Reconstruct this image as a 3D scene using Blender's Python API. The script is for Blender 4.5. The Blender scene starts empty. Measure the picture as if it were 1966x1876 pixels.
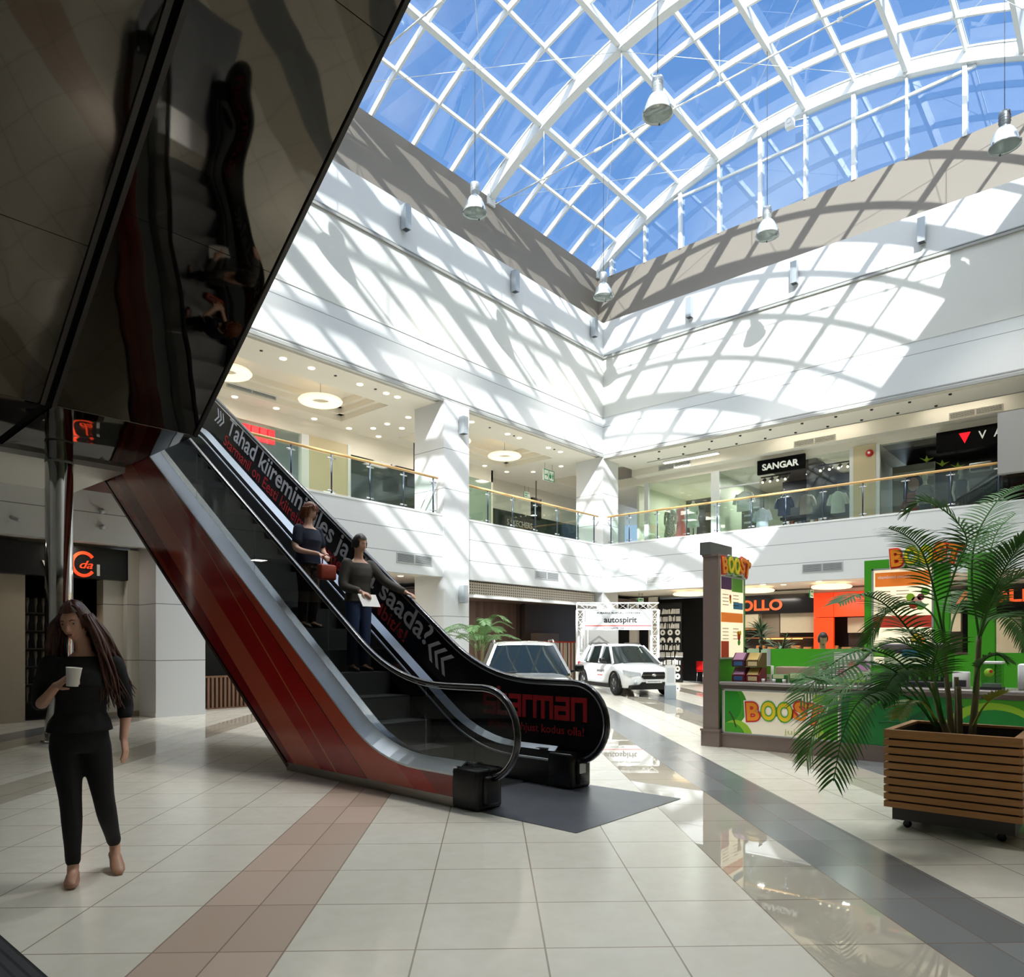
import bpy, bmesh, math, random
from mathutils import Vector, Matrix
random.seed(11)
SC = bpy.context.scene
COL = SC.collection
PI = math.pi
def R(d): return math.radians(d)

# ------------------------------------------------------------------ mesh builder
class MB:
    def __init__(self): self.v = []; self.f = []; self.s = []
    def add(self, vs, fs, smooth=False, M=None):
        b = len(self.v)
        for p in vs:
            p = Vector(p)
            self.v.append(M @ p if M is not None else p)
        for q in fs:
            self.f.append([i + b for i in q]); self.s.append(smooth)
        return self
    def box(self, x0, x1, y0, y1, z0, z1, M=None):
        vs = [(x0,y0,z0),(x1,y0,z0),(x1,y1,z0),(x0,y1,z0),(x0,y0,z1),(x1,y0,z1),(x1,y1,z1),(x0,y1,z1)]
        return self.add(vs, [(0,3,2,1),(4,5,6,7),(0,1,5,4),(1,2,6,5),(2,3,7,6),(3,0,4,7)], False, M)
    def cbox(self, c, s, M=None):
        return self.box(c[0]-s[0]/2,c[0]+s[0]/2,c[1]-s[1]/2,c[1]+s[1]/2,c[2]-s[2]/2,c[2]+s[2]/2, M)
    def rbox(self, x0, x1, y0, y1, z0, z1, r=0.02, seg=2, M=None):
        bm = bmesh.new(); bmesh.ops.create_cube(bm, size=1)
        for v in bm.verts:
            v.co = Vector(((x0+x1)/2+v.co.x*(x1-x0), (y0+y1)/2+v.co.y*(y1-y0), (z0+z1)/2+v.co.z*(z1-z0)))
        bmesh.ops.bevel(bm, geom=list(bm.edges), offset=r, segments=seg, affect='EDGES', profile=0.5)
        bm.verts.index_update()
        self.add([v.co.copy() for v in bm.verts], [[v.index for v in f.verts] for f in bm.faces], True, M)
        bm.free(); return self
    def bar(self, a, b, w, h, up=(0,0,1)):
        a = Vector(a); b = Vector(b); d = (b-a).normalized(); u = Vector(up)
        s = d.cross(u)
        if s.length < 1e-4: s = d.cross(Vector((1,0,0)))
        s.normalize(); t = s.cross(d).normalized()
        vs = []
        for p in (a, b):
            for i, j in ((-1,-1),(1,-1),(1,1),(-1,1)): vs.append(p + s*(i*w/2) + t*(j*h/2))
        return self.add(vs, [(0,1,2,3),(7,6,5,4),(0,4,5,1),(1,5,6,2),(2,6,7,3),(3,7,4,0)])
    def tube(self, pts, r, n=8, caps=True, M=None, flat=1.0, up=None):
        pts = [Vector(p) for p in pts]; k = len(pts)
        rs = r if isinstance(r, (list, tuple)) else [r]*k
        vs = []; fs = []; prev = None
        for i, p in enumerate(pts):
            t = (pts[min(i+1,k-1)] - pts[max(i-1,0)])
            if t.length < 1e-9: t = Vector((0,0,1))
            t.normalize()
            if prev is None:
                a = Vector(up) if up else (Vector((0,0,1)) if abs(t.z) < .9 else Vector((1,0,0)))
                u = (a - t*a.dot(t)).normalized()
            else:
                u = (prev - t*prev.dot(t))
                u = u.normalized() if u.length > 1e-6 else prev
            prev = u; w = t.cross(u)
            for j in range(n):
                a = 2*PI*j/n
                vs.append(p + u*(math.cos(a)*rs[i]*flat) + w*(math.sin(a)*rs[i]))
        for i in range(k-1):
            for j in range(n):
                fs.append((i*n+j, i*n+(j+1)%n, (i+1)*n+(j+1)%n, (i+1)*n+j))
        if caps: fs.append(list(range(n))[::-1]); fs.append([(k-1)*n+j for j in range(n)])
        return self.add(vs, fs, True, M)
    def lathe(self, prof, n=20, c=(0,0,0), M=None, axis='z', caps=False, sy=1.0):
        vs = []; fs = []; k = len(prof)
        for (r, z) in prof:
            for j in range(n):
                a = 2*PI*j/n; x = r*math.cos(a); y = r*math.sin(a)*sy
                if axis == 'z': q = (x, y, z)
                elif axis == 'x': q = (z, x, y)
                else: q = (x, z, y)
                vs.append((q[0]+c[0], q[1]+c[1], q[2]+c[2]))
        for i in range(k-1):
            for j in range(n): fs.append((i*n+j, i*n+(j+1)%n, (i+1)*n+(j+1)%n, (i+1)*n+j))
        if caps: fs.append(list(range(n))[::-1]); fs.append([(k-1)*n+j for j in range(n)])
        return self.add(vs, fs, True, M)
    def disc(self, c, r, axis='z', n=20, r2=None):
        vs = []
        for j in range(n):
            a = 2*PI*j/n; x = r*math.cos(a); y = (r2 or r)*math.sin(a)
            q = {'z': (x,y,0), 'x': (0,x,y), 'y': (x,0,y)}[axis]
            vs.append((c[0]+q[0], c[1]+q[1], c[2]+q[2]))
        return self.add(vs, [list(range(n))])
    def prism(self, poly, lo, hi, axis='x', M=None, smooth=False):
        n = len(poly); vs = []
        for h in (lo, hi):
            for (a, b) in poly:
                vs.append({'x': (h,a,b), 'y': (a,h,b), 'z': (a,b,h)}[axis])
        fs = [list(range(n))[::-1], [n+i for i in range(n)]]
        b0 = len(self.v)
        self.add(vs, fs, False, M)
        for i in range(n):
            self.f.append([b0+i, b0+(i+1)%n, b0+n+(i+1)%n, b0+n+i]); self.s.append(smooth)
        return self
    def ribbon(self, prof, x0, x1, th, M=None, d0=0.0, d1=0.0):
        """strip following profile [(y,z)] from x0 to x1, th thick downwards, edges raised by d0 and d1"""
        k = len(prof); vs = []; fs = []
        for (y, z) in prof:
            vs += [(x0,y,z+d0),(x1,y,z+d1),(x1,y,z+d1-th),(x0,y,z+d0-th)]
        for i in range(k-1):
            for j in range(4): fs.append((i*4+j, i*4+(j+1)%4, (i+1)*4+(j+1)%4, (i+1)*4+j))
        fs.append((3,2,1,0)); fs.append(tuple((k-1)*4+j for j in range(4)))
        return self.add(vs, fs, False, M)
    def loft(self, rings, caps=True, M=None, smooth=True):
        n = len(rings[0]); vs = [p for r in rings for p in r]; fs = []
        for i in range(len(rings)-1):
            for j in range(n): fs.append((i*n+j, i*n+(j+1)%n, (i+1)*n+(j+1)%n, (i+1)*n+j))
        if caps: fs.append(list(range(n))[::-1]); fs.append([(len(rings)-1)*n+j for j in range(n)])
        return self.add(vs, fs, smooth, M)
    def ball(self, c, r, n=12, m=8, M=None, s=(1,1,1)):
        rings = []
        for i in range(1, m):
            a = PI*i/m
            rings.append([(c[0]+r*s[0]*math.sin(a)*math.cos(2*PI*j/n), c[1]+r*s[1]*math.sin(a)*math.sin(2*PI*j/n), c[2]+r*s[2]*math.cos(a)) for j in range(n)])
        return self.loft(rings, True, M)
    def mesh(self, name):
        me = bpy.data.meshes.new(name)
        me.from_pydata([tuple(p) for p in self.v], [], [tuple(q) for q in self.f])
        me.polygons.foreach_set('use_smooth', self.s)
        me.update(); return me
    def build(self, name, mat, parent=None, loc=None):
        o = bpy.data.objects.new(name, self.mesh(name))
        if mat is not None: o.data.materials.append(mat)
        COL.objects.link(o)
        if parent is not None: o.parent = parent
        if loc: o.location = loc
        return o

def thing(name, label, cat, loc=(0,0,0), rotz=0.0, group=None):
    o = bpy.data.objects.new(name, None); COL.objects.link(o)
    o.empty_display_size = .1
    o.location = loc; o.rotation_euler = (0,0,rotz)
    o['label'] = label; o['category'] = cat
    if group: o['group'] = group
    return o
def tag(o, label, cat, group=None, kind=None):
    o['label'] = label; o['category'] = cat
    if group: o['group'] = group
    if kind: o['kind'] = kind
    return o
def struct(name, mb, m, parent=None):
    o = mb.build(name, m, parent)
    if parent is None: o['kind'] = 'structure'
    return o
def sbox(name, m, *b): return struct(name, MB().box(*b), m)
def kids(o): return [c for c in ALLKIDS(o)]
def ALLKIDS(o): return [c for c in bpy.data.objects if c.parent == o]
def dup(root, loc, rotz=None, label=None, group=None):
    r = root.copy(); COL.objects.link(r); r.location = loc
    if rotz is not None: r.rotation_euler = (0,0,rotz)
    if label: r['label'] = label
    if group: r['group'] = group
    for ch in ALLKIDS(root):
        c = ch.copy(); COL.objects.link(c); c.parent = r
        for g in ALLKIDS(ch):
            d = g.copy(); COL.objects.link(d); d.parent = c
    return r

# ------------------------------------------------------------------ materials
def lin(c):
    c = c/255.0
    return c/12.92 if c <= .04045 else ((c+.055)/1.055)**2.4
def L3(rgb): return (lin(rgb[0]), lin(rgb[1]), lin(rgb[2]), 1)
class NT:
    """tiny expression helper over a node tree"""
    def __init__(self, m):
        m.use_nodes = True; self.t = m.node_tree; self.n = self.t.nodes; self.l = self.t.links
        self.n.clear()
    def node(self, ty, **kw):
        q = self.n.new(ty)
        for k, v in kw.items(): setattr(q, k, v)
        return q
    def put(self, sock, v):
        if isinstance(v, bpy.types.NodeSocket): self.l.new(v, sock)
        else: sock.default_value = v
    def m(self, op, a, b=0.0, c=0.0):
        q = self.node('ShaderNodeMath', operation=op)
        self.put(q.inputs[0], a); self.put(q.inputs[1], b); self.put(q.inputs[2], c)
        return q.outputs[0]
    def mixc(self, f, a, b):
        q = self.node('ShaderNodeMix', data_type='RGBA')
        self.put(q.inputs[0], f); self.put(q.inputs[6], a); self.put(q.inputs[7], b)
        return q.outputs[2]
    def mixf(self, f, a, b):
        q = self.node('ShaderNodeMix', data_type='FLOAT')
        self.put(q.inputs[0], f); self.put(q.inputs[2], a); self.put(q.inputs[3], b)
        return q.outputs[0]
    def band(self, x, lo, hi):
        return self.m('MULTIPLY', self.m('GREATER_THAN', x, lo), self.m('LESS_THAN', x, hi))
    def near(self, x, c, w):
        return self.m('LESS_THAN', self.m('ABSOLUTE', self.m('SUBTRACT', x, c)), w)
    def xyz(self, kind='Object'):
        tc = self.node('ShaderNodeTexCoord'); s = self.node('ShaderNodeSeparateXYZ')
        self.l.new(tc.outputs[kind], s.inputs[0]); return s.outputs[0], s.outputs[1], s.outputs[2]
    def noise(self, scale, detail=2.0, vec=None, dist=0.0):
        q = self.node('ShaderNodeTexNoise'); q.inputs['Scale'].default_value = scale
        q.inputs['Detail'].default_value = detail; q.inputs['Distortion'].default_value = dist
        if vec is None:
            tc = self.node('ShaderNodeTexCoord'); vec = tc.outputs['Object']
        self.l.new(vec, q.inputs['Vector']); return q.outputs[0]
    def ramp(self, x, stops, interp='CONSTANT'):
        q = self.node('ShaderNodeValToRGB'); q.color_ramp.interpolation = interp
        e = q.color_ramp.elements
        while len(e) > 1: e.remove(e[-1])
        e[0].position = stops[0][0]; e[0].color = stops[0][1]
        for p, c in stops[1:]:
            w = e.new(p); w.color = c
        self.put(q.inputs[0], x); return q.outputs[0]
    def principled(self, col, rough=.5, metal=0.0, spec=.5, **kw):
        p = self.node('ShaderNodeBsdfPrincipled'); o = self.node('ShaderNodeOutputMaterial')
        self.put(p.inputs['Base Color'], col); self.put(p.inputs['Roughness'], rough)
        self.put(p.inputs['Metallic'], metal); self.put(p.inputs['Specular IOR Level'], spec)
        for k, v in kw.items(): self.put(p.inputs[k.replace('_', ' ')], v)
        self.l.new(p.outputs[0], o.inputs[0]); return p
    def bump(self, p, h, strength=.1, dist=.01):
        b = self.node('ShaderNodeBump'); b.inputs['Strength'].default_value = strength
        b.inputs['Distance'].default_value = dist
        self.put(b.inputs['Height'], h); self.l.new(b.outputs[0], p.inputs['Normal'])

MATS = {}
def mat(name, rgb=(200,200,200), rough=.5, metal=0.0, spec=.5, var=.05, vscale=6.0, emit=0.0, ecol=None, coat=0.0, bump=0.0, bscale=60.0):
    if name in MATS: return MATS[name]
    m = bpy.data.materials.new(name); t = NT(m)
    c = L3(rgb)
    col = c
    if var > 0:
        d = tuple(x*(1-var) for x in c[:3])+(1,); u = tuple(min(1,x*(1+var)) for x in c[:3])+(1,)
        col = t.mixc(t.noise(vscale, 3.0), d, u)
    p = t.principled(col, rough, metal, spec)
    if coat: p.inputs['Coat Weight'].default_value = coat; p.inputs['Coat Roughness'].default_value = .04
    if emit:
        p.inputs['Emission Color'].default_value = L3(ecol or rgb); p.inputs['Emission Strength'].default_value = emit
    if bump: t.bump(p, t.noise(bscale, 2.0), bump, .01)
    MATS[name] = m; return m
def glass(name, tint=(235,240,238), refl=1.0, rough=0.0, base=0.02):
    if name in MATS: return MATS[name]
    m = bpy.data.materials.new(name); t = NT(m)
    tr = t.node('ShaderNodeBsdfTransparent'); tr.inputs[0].default_value = L3(tint)
    gl = t.node('ShaderNodeBsdfGlossy'); gl.inputs[1].default_value = rough
    lw = t.node('ShaderNodeLayerWeight')
    f = t.m('MINIMUM', t.m('ADD', t.m('MULTIPLY', t.m('ADD', t.m('MULTIPLY', t.m('POWER', lw.outputs['Facing'], 5.0), .94), .06), refl), base), 1.0)
    mx = t.node('ShaderNodeMixShader'); t.l.new(f, mx.inputs[0]); t.l.new(tr.outputs[0], mx.inputs[1]); t.l.new(gl.outputs[0], mx.inputs[2])
    o = t.node('ShaderNodeOutputMaterial'); t.l.new(mx.outputs[0], o.inputs[0])
    MATS[name] = m; return m

def wall_mat(name, rgb, joints=(), rough=.55, jw=.008):
    """painted panel wall with narrow horizontal joints at given heights"""
    m = bpy.data.materials.new(name); t = NT(m)
    x, y, z = t.xyz()
    c = L3(rgb); col = t.mixc(t.noise(1.3, 4.0), tuple(q*.965 for q in c[:3])+(1,), c)
    f = 0.0
    for j in joints:
        g = t.near(z, j, jw); f = g if f == 0.0 else t.m('MAXIMUM', f, g)
    if joints: col = t.mixc(f, col, L3((120,124,124)))
    p = t.principled(col, rough); MATS[name] = m
    t.bump(p, t.noise(90.0, 2.0), .03, .004)
    return m

# ------------------------------------------------------------------ lettering
def text_mesh(s, w=None, h=None, depth=.01, bold=0.0, shear=0.0, size=1.0):
    """lettering in the xy plane, left-bottom at origin, thickness along +z; fitted to width w and (cap) height h"""
    cu = bpy.data.curves.new('t', 'FONT'); cu.body = s; cu.size = 1.0; cu.extrude = .5; cu.offset = bold; cu.shear = shear
    cu.resolution_u = 4
    o = bpy.data.objects.new('t', cu); COL.objects.link(o)
    dg = bpy.context.evaluated_depsgraph_get()
    me = bpy.data.meshes.new_from_object(o.evaluated_get(dg))
    bpy.data.objects.remove(o); bpy.data.curves.remove(cu)
    xs = [v.co.x for v in me.vertices]
    x0, x1 = min(xs), max(xs)
    sy = (h/.72) if h else size
    sx = (w/(x1-x0)) if w else sy
    for v in me.vertices: v.co = Vector(((v.co.x-x0)*sx, v.co.y*sy, (v.co.z+.5)*depth))
    return me
def frame(o, right, up):
    """matrix placing xy-plane lettering at o with given right/up directions"""
    r = Vector(right).normalized(); u = Vector(up).normalized(); n = r.cross(u)
    M = Matrix((r, u, n)).transposed().to_4x4(); M.translation = Vector(o); return M
def text(name, s, m, parent, o, right, up, w=None, h=None, depth=.01, bold=0.0, shear=0.0):
    me = text_mesh(s, w, h, depth, bold, shear); me.transform(frame(o, right, up))
    me.materials.append(m)
    ob = bpy.data.objects.new(name, me); COL.objects.link(ob)
    if parent is not None: ob.parent = parent
    return ob
def clip(poly, x0, x1, y0, y1):
    def cut(ps, ins, inter):
        out = []
        for i in range(len(ps)):
            a, b = ps[i-1], ps[i]
            if ins(b):
                if not ins(a): out.append(inter(a, b))
                out.append(b)
            elif ins(a): out.append(inter(a, b))
        return out
    def ix(x): return lambda a, b: (x, a[1]+(b[1]-a[1])*(x-a[0])/(b[0]-a[0]))
    def iy(y): return lambda a, b: (a[0]+(b[0]-a[0])*(y-a[1])/(b[1]-a[1]), y)
    for ins, it in ((lambda p: p[0] >= x0, ix(x0)), (lambda p: p[0] <= x1, ix(x1)), (lambda p: p[1] >= y0, iy(y0)), (lambda p: p[1] <= y1, iy(y1))):
        if poly: poly = cut(poly, ins, it)
    return poly
def circ(cx, cy, r, n=40, r2=None): return [(cx+r*math.cos(2*PI*i/n), cy+(r2 or r)*math.sin(2*PI*i/n)) for i in range(n)]
# ------------------------------------------------------------------ camera, sun, sky
cam = bpy.data.cameras.new('camera'); co = bpy.data.objects.new('camera', cam); COL.objects.link(co)
YAW = math.atan((2184-983)/1390.0)
co.location = (0,0,1.45); co.rotation_euler = (PI/2, 0, YAW-PI/2)
cam.sensor_width = 36; cam.lens = 1390/1966*36; cam.shift_y = 302/1966; cam.clip_end = 500; cam.clip_start = .05
SC.camera = co
SUN = Vector((1.78, 1.0, -1.25)).normalized()
sl = bpy.data.lights.new('sun', 'SUN'); so = bpy.data.objects.new('sun', sl); COL.objects.link(so)
sl.energy = 8.5; sl.angle = R(.53); sl.color = (1.0, .965, .91)
so.rotation_euler = SUN.to_track_quat('-Z', 'Y').to_euler(); so.location = (0,0,40)
w = bpy.data.worlds.new('sky'); SC.world = w; t = NT(w)
tc = t.node('ShaderNodeTexCoord'); gen = tc.outputs['Generated']
sp = t.node('ShaderNodeSeparateXYZ'); t.l.new(gen, sp.inputs[0])
up = t.m('MAXIMUM', sp.outputs[2], 0.0)
dt = t.node('ShaderNodeVectorMath', operation='DOT_PRODUCT'); t.l.new(gen, dt.inputs[0]); dt.inputs[1].default_value = -SUN
sunny = t.m('MAXIMUM', dt.outputs['Value'], 0.0)
col = t.ramp(up, [(0.0, L3((196,212,230))), (.25, L3((138,174,222))), (.5, L3((106,152,212))), (.7, L3((92,140,204))), (1.0, L3((86,132,200)))], 'LINEAR')
cl = t.noise(2.2, 6.0, gen, .6)
cl = t.m('MULTIPLY', t.m('MAXIMUM', t.m('SUBTRACT', cl, .52), 0.0), 2.0)
col = t.mixc(t.m('MINIMUM', cl, .5), col, (.8,.86,.95,1))
glow = t.m('MULTIPLY', t.m('POWER', sunny, 3.0), 2.5)
def sstep(v, a, b):
    q = t.m('MINIMUM', t.m('MAXIMUM', t.m('DIVIDE', t.m('SUBTRACT', v, a), b-a), 0.0), 1.0)
    return t.m('MULTIPLY', t.m('MULTIPLY', q, q), t.m('SUBTRACT', 3.0, t.m('MULTIPLY', q, 2.0)))
# bright band added high in the sky as floor fill, blue again towards zenith
sky_fill = t.m('MULTIPLY', t.m('MULTIPLY', sstep(sp.outputs[2], .79, .89), t.m('SUBTRACT', 1.0, sstep(sp.outputs[2], .895, .93))), 9.0)
bg1 = t.node('ShaderNodeBackground'); t.put(bg1.inputs[0], col); bg1.inputs[1].default_value = 1.0
bg2 = t.node('ShaderNodeBackground'); bg2.inputs[0].default_value = (1,.97,.92,1); t.put(bg2.inputs[1], t.m('ADD', glow, sky_fill))
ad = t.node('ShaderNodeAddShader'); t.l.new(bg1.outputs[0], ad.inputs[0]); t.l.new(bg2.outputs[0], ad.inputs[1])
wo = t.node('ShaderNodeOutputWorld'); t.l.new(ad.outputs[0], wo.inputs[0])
vs = SC.view_settings; vs.view_transform = 'Standard'; vs.look = 'None'; vs.gamma = 1; vs.exposure = 0.42; vs.use_curve_mapping = False
cy = SC.cycles; cy.use_denoising = True; cy.max_bounces = 9; cy.diffuse_bounces = 6; cy.glossy_bounces = 5; cy.transparent_max_bounces = 24
cy.transmission_bounces = 6; cy.sample_clamp_indirect = 6.0; cy.caustics_reflective = False; cy.caustics_refractive = False
def area(name, loc, sx, sy, watts, color=(1,.93,.82), rot=(0,0,0)):
    l = bpy.data.lights.new(name, 'AREA'); l.shape = 'RECTANGLE'; l.size = sx; l.size_y = sy; l.energy = watts; l.color = color
    o = bpy.data.objects.new(name, l); COL.objects.link(o); o.location = loc; o.rotation_euler = rot
    return o

# ------------------------------------------------------------------ dimensions
YL, XR = 15.0, 22.53          # faces of the two hall walls
YU, XU = 15.6, 23.1           # set-back upstands under the glass roof
YS, XS = -0.6, -7.6           # the two hall sides behind the camera
Z1, F2, Z2, ZP, ZU = 3.42, 5.18, 8.45, 13.42, 15.6
WHITE = wall_mat('white_panel_wall', (208,210,210), (9.55, 3.98, 4.6))
WHITE2 = wall_mat('white_plaster_upper', (205,205,199), ())
COLM = wall_mat('white_column_panel', (211,213,214), (1.15, 2.3, 5.95, 7.1))
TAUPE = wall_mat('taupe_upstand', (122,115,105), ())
CEIL = wall_mat('cream_ceiling', (232,226,212), ())
SOFF = wall_mat('white_soffit', (226,224,218), ())
TRIM = mat('grey_trim', (150,150,146), .5, var=.04)
WFRAME = mat('white_steel', (222,225,224), .4, var=.02)
SKYGL = glass('skylight_glass', (232,240,246), 1.0, 0.0, .03)
SHOPGL = glass('shop_glass', (242,247,243), .8, 0.0, .01)
RAILGL = glass('railing_glass', (238,246,242), .7, 0.0, .01)
DARKGL = glass('dark_balustrade_glass', (186,188,186), .9, 0.0, .02)
STEEL = mat('brushed_steel', (200,202,206), .22, 1.0, var=.05, vscale=20)
CHROME = mat('polished_steel', (205,203,200), .06, 1.0, var=.02)
BLACK = mat('black_satin', (14,14,15), .35, var=.1)
BLACKG = mat('black_gloss', (10,10,12), .12, var=.1)
DGREY = mat('dark_grey', (52,53,55), .45)
MGREY = mat('mid_grey', (128,130,132), .45)
LGREY = mat('light_grey_metal', (184,188,190), .35, .3)
WPLAST = mat('white_plastic', (236,236,234), .35)
WOOD = mat('beech_handrail', (222,178,116), .35, var=.12, vscale=30)
RED = mat('red_paint', (196,24,30), .4)

# ------------------------------------------------------------------ floor
fm = bpy.data.materials.new('stone_floor'); t = NT(fm)
x, y, z = t.xyz()
A = R(42.5); T = .62
u = t.m('ADD', t.m('MULTIPLY', x, math.cos(A)), t.m('MULTIPLY', y, math.sin(A)))
n = t.m('SUBTRACT', t.m('MULTIPLY', x, math.sin(A)), t.m('MULTIPLY', y, math.cos(A)))
def fr(v, per, off): return t.m('FRACT', t.m('DIVIDE', t.m('SUBTRACT', v, off), per))
def line(v, per, off, wd):
    f = fr(v, per, off); return t.m('LESS_THAN', t.m('MINIMUM', f, t.m('SUBTRACT', 1.0, f)), wd/per)
polished = None; grey = None; pink = None
def OR(a, b): return b if a is None else t.m('MAXIMUM', a, b)
for lo in (1.50, 3.77, 6.0, 9.4): polished = OR(polished, t.band(n, lo, lo+.62))
for lo in (-5.1, -7.4): polished = OR(polished, t.band(n, lo, lo+.62))
for lo in (2.12, 4.39, 8.0, -8.0): grey = OR(grey, t.band(n, lo, lo+.655))
for lo in (-1.60,): pink = OR(pink, t.band(n, lo, lo+.62))
half = t.m('MAXIMUM', grey, pink)
j1 = line(u, T, .365, .0045)
j2 = t.m('MAXIMUM', line(n, T, .26, .0045), t.m('MULTIPLY', half, line(n, T/2, .26, .004)))
joint = t.m('MAXIMUM', j1, j2)
cid = t.node('ShaderNodeCombineXYZ'); t.put(cid.inputs[0], t.m('FLOOR', t.m('DIVIDE', t.m('SUBTRACT', u, .365), T))); t.put(cid.inputs[1], t.m('FLOOR', t.m('DIVIDE', t.m('SUBTRACT', n, .26), T/2)))
wn = t.node('ShaderNodeTexWhiteNoise'); t.l.new(cid.outputs[0], wn.inputs[0])
rnd = wn.outputs['Value']
vein = t.noise(7.0, 5.0, None, .8)
cream = t.mixc(vein, L3((216,211,195)), L3((230,227,214)))
cream = t.mixc(t.m('MULTIPLY', rnd, .22), cream, L3((208,201,184)))
col = t.mixc(polished, cream, L3((196,189,172)))
col = t.mixc(pink, col, t.mixc(rnd, L3((192,172,155)), L3((204,184,167))))
col = t.mixc(grey, col, t.mixc(rnd, L3((116,120,120)), L3((136,140,140))))
col = t.mixc(t.m('MULTIPLY', joint, .7), col, L3((120,100,84)))
rough = t.mixf(polished, t.mixf(half, t.mixf(vein, .17, .26), .2), .012)
p = t.principled(col, rough, 0.0, .5)
t.put(p.inputs['Specular IOR Level'], t.mixf(polished, .45, .8))
t.bump(p, t.m('SUBTRACT', t.m('MULTIPLY', vein, .15), joint), .12, .002)
struct('floor', MB().box(-12, 38, -10, 34, -.3, 0), fm)

# ------------------------------------------------------------------ hall walls
def wall(name, m, *bx): return sbox(name, m, *bx)
# left wall: parapet storey above the gallery opening
mb = MB(); mb.box(XS, XR+.3, YL, YL+.28, Z2+.05, ZP); mb.box(XS, XU, YL+.2, YU+.4, ZP-.12, ZP); struct('wall_left', mb, WHITE)
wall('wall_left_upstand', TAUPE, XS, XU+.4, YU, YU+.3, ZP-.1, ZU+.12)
mb = MB(); mb.box(XR, XR+.28, YS, YL+.05, Z2, ZP); mb.box(XR+.2, XU+.4, YS, YL, ZP-.12, ZP); struct('wall_right', mb, WHITE)
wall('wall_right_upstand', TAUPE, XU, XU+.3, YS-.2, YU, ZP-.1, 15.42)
# upper plaster fields have a warmer white than the panelled fascia below
wall('wall_left_field', WHITE2, XS, XR, YL-.015, YL, 9.9, 12.06)
wall('wall_right_field', WHITE2, XR-.015, XR, YS, YL, 9.9, 12.06)
mb = MB(); mb.box(XS, XR-.05, YL-.07, YL, 12.06, 12.13); mb.box(XS, XR-.1, YL-.045, YL, 12.16, 12.19); struct('trim_1', mb, TRIM)
mb = MB(); mb.box(XR-.07, XR, YS, YL-.07, 12.06, 12.13); mb.box(XR-.045, XR, YS, YL-.07, 12.16, 12.19); struct('trim_2', mb, TRIM)
mb = MB(); mb.box(XS, XR, YL-.03, YL+.02, Z2-.02, Z2+.06); mb.box(XS, XR, YL-.015, YL, Z2+.11, Z2+.14); struct('trim_3', mb, TRIM)
mb = MB(); mb.box(XR-.03, XR+.02, YS, YL-.03, Z2-.07, Z2+.01); mb.box(XR-.015, XR, YS, YL, Z2+.06, Z2+.09); struct('trim_4', mb, TRIM)
# sides behind the camera
wall('wall_near', WHITE2, XS, XU, YS-.3, YS, Z1, ZP)
wall('wall_near_upstand', TAUPE, XS, XU, -.16, .14, ZP-.1, ZU)
wall('wall_near_ledge', WHITE2, XS, XU, YS-.3, .14, ZP-.12, ZP)
wall('wall_back', WHITE2, XS-.3, XS, -8, 26, 0, 18.6)
wall('wall_gallery_near', WHITE2, XS, 32, -8.3, -8, 0, 9)
sbox('ceiling_near', CEIL, XS, 32, -8, YS, Z1+.05, Z1+.4)
sbox('ceiling_roof_near', SOFF, XS, 32, -8, YS-.3, 9, 9.3)
# slabs: first-floor galleries
mb = MB(); mb.box(4.9, 33, YL+.2, 30, Z1+.1, F2); mb.box(XS, XR+.2, YL, YL+.22, Z1, F2); mb.box(XS, 4.9, YL+.2, 30, Z1+.1, F2)
struct('wall_left_fascia', mb, WHITE)
mb = MB(); mb.box(XR+.2, 33, -8, YL+.2, Z1+.1, F2); mb.box(XR, XR+.22, -8, YL+.01, Z1, F2); struct('wall_right_fascia', mb, WHITE)
sbox('ceiling_bridge', SOFF, XS, 4.86, 12.62, YL, 4.3, F2)
mb = MB(); mb.box(XS, XR-.02, YL-.012, YL, F2-.03, F2+.02); struct('trim_5', mb, WFRAME)
mb = MB(); mb.box(XR-.012, XR, -1, YL-.02, F2-.03, F2+.02); struct('trim_6', mb, WFRAME)
# ceilings of ground floor under the galleries
sbox('ceiling_ground_left', CEIL, XS, 33, YL+.22, 30, Z1+.06, Z1+.11)
sbox('ceiling_ground_right', CEIL, XR+.22, 33, -8, YL+.2, Z1+.06, Z1+.11)
# gallery ceilings with coffers
mb = MB()
mb.box(XS, 33, YL+.28, 30, 8.95, 9.15)
mb.box(XS, 24.2, YL+.28, 16.5, Z2, 8.96); mb.box(XS, 33, 18.8, 20.3, Z2, 8.96)
for a, b in ((5.6,7.9), (13.6,15.9), (21.4,24.2)): mb.box(a, b, 16.5, 18.8, Z2, 8.96)
for a, b in ((7.9,13.6), (15.9,21.4), (-6,5.6)):
    for k, (d, zz) in enumerate(((0,8.62),(.16,8.78))):
        mb.box(a+d, b-d, 16.5+d, 16.66+d, zz, 8.96); mb.box(a+d, b-d, 18.64-d, 18.8-d, zz, 8.96)
        mb.box(a+d, a+.16+d, 16.5+d, 18.8-d, zz, 8.96); mb.box(b-.16-d, b-d, 16.5+d, 18.8-d, zz, 8.96)
mb.box(XS, 33, 20.3, 30, Z2+.1, 8.96)
struct('ceiling_gallery_left', mb, CEIL)
mb = MB()
mb.box(XR+.28, 33, -8, YL+.28, 8.8, 9.1); mb.box(XR+.28, 24.0, -8, YL+.28, 8.38, 8.82); mb.box(25.0, 33, -8, YL+.28, 8.2, 8.82)
mb.box(24.0, 25.0, 12.6, 15.2, 8.45, 8.82)
struct('ceiling_gallery_right', mb, CEIL)
mb = MB(); mb.box(24.0, 24.03, -8, 14, 8.36, 8.42); struct('trim_7', mb, TRIM)
sbox('ceiling_shade_slab', SOFF, XS, .9, YS, 12.5, 9.2, 9.9)  # unseen slab added to keep sky light off the left floor
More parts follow.
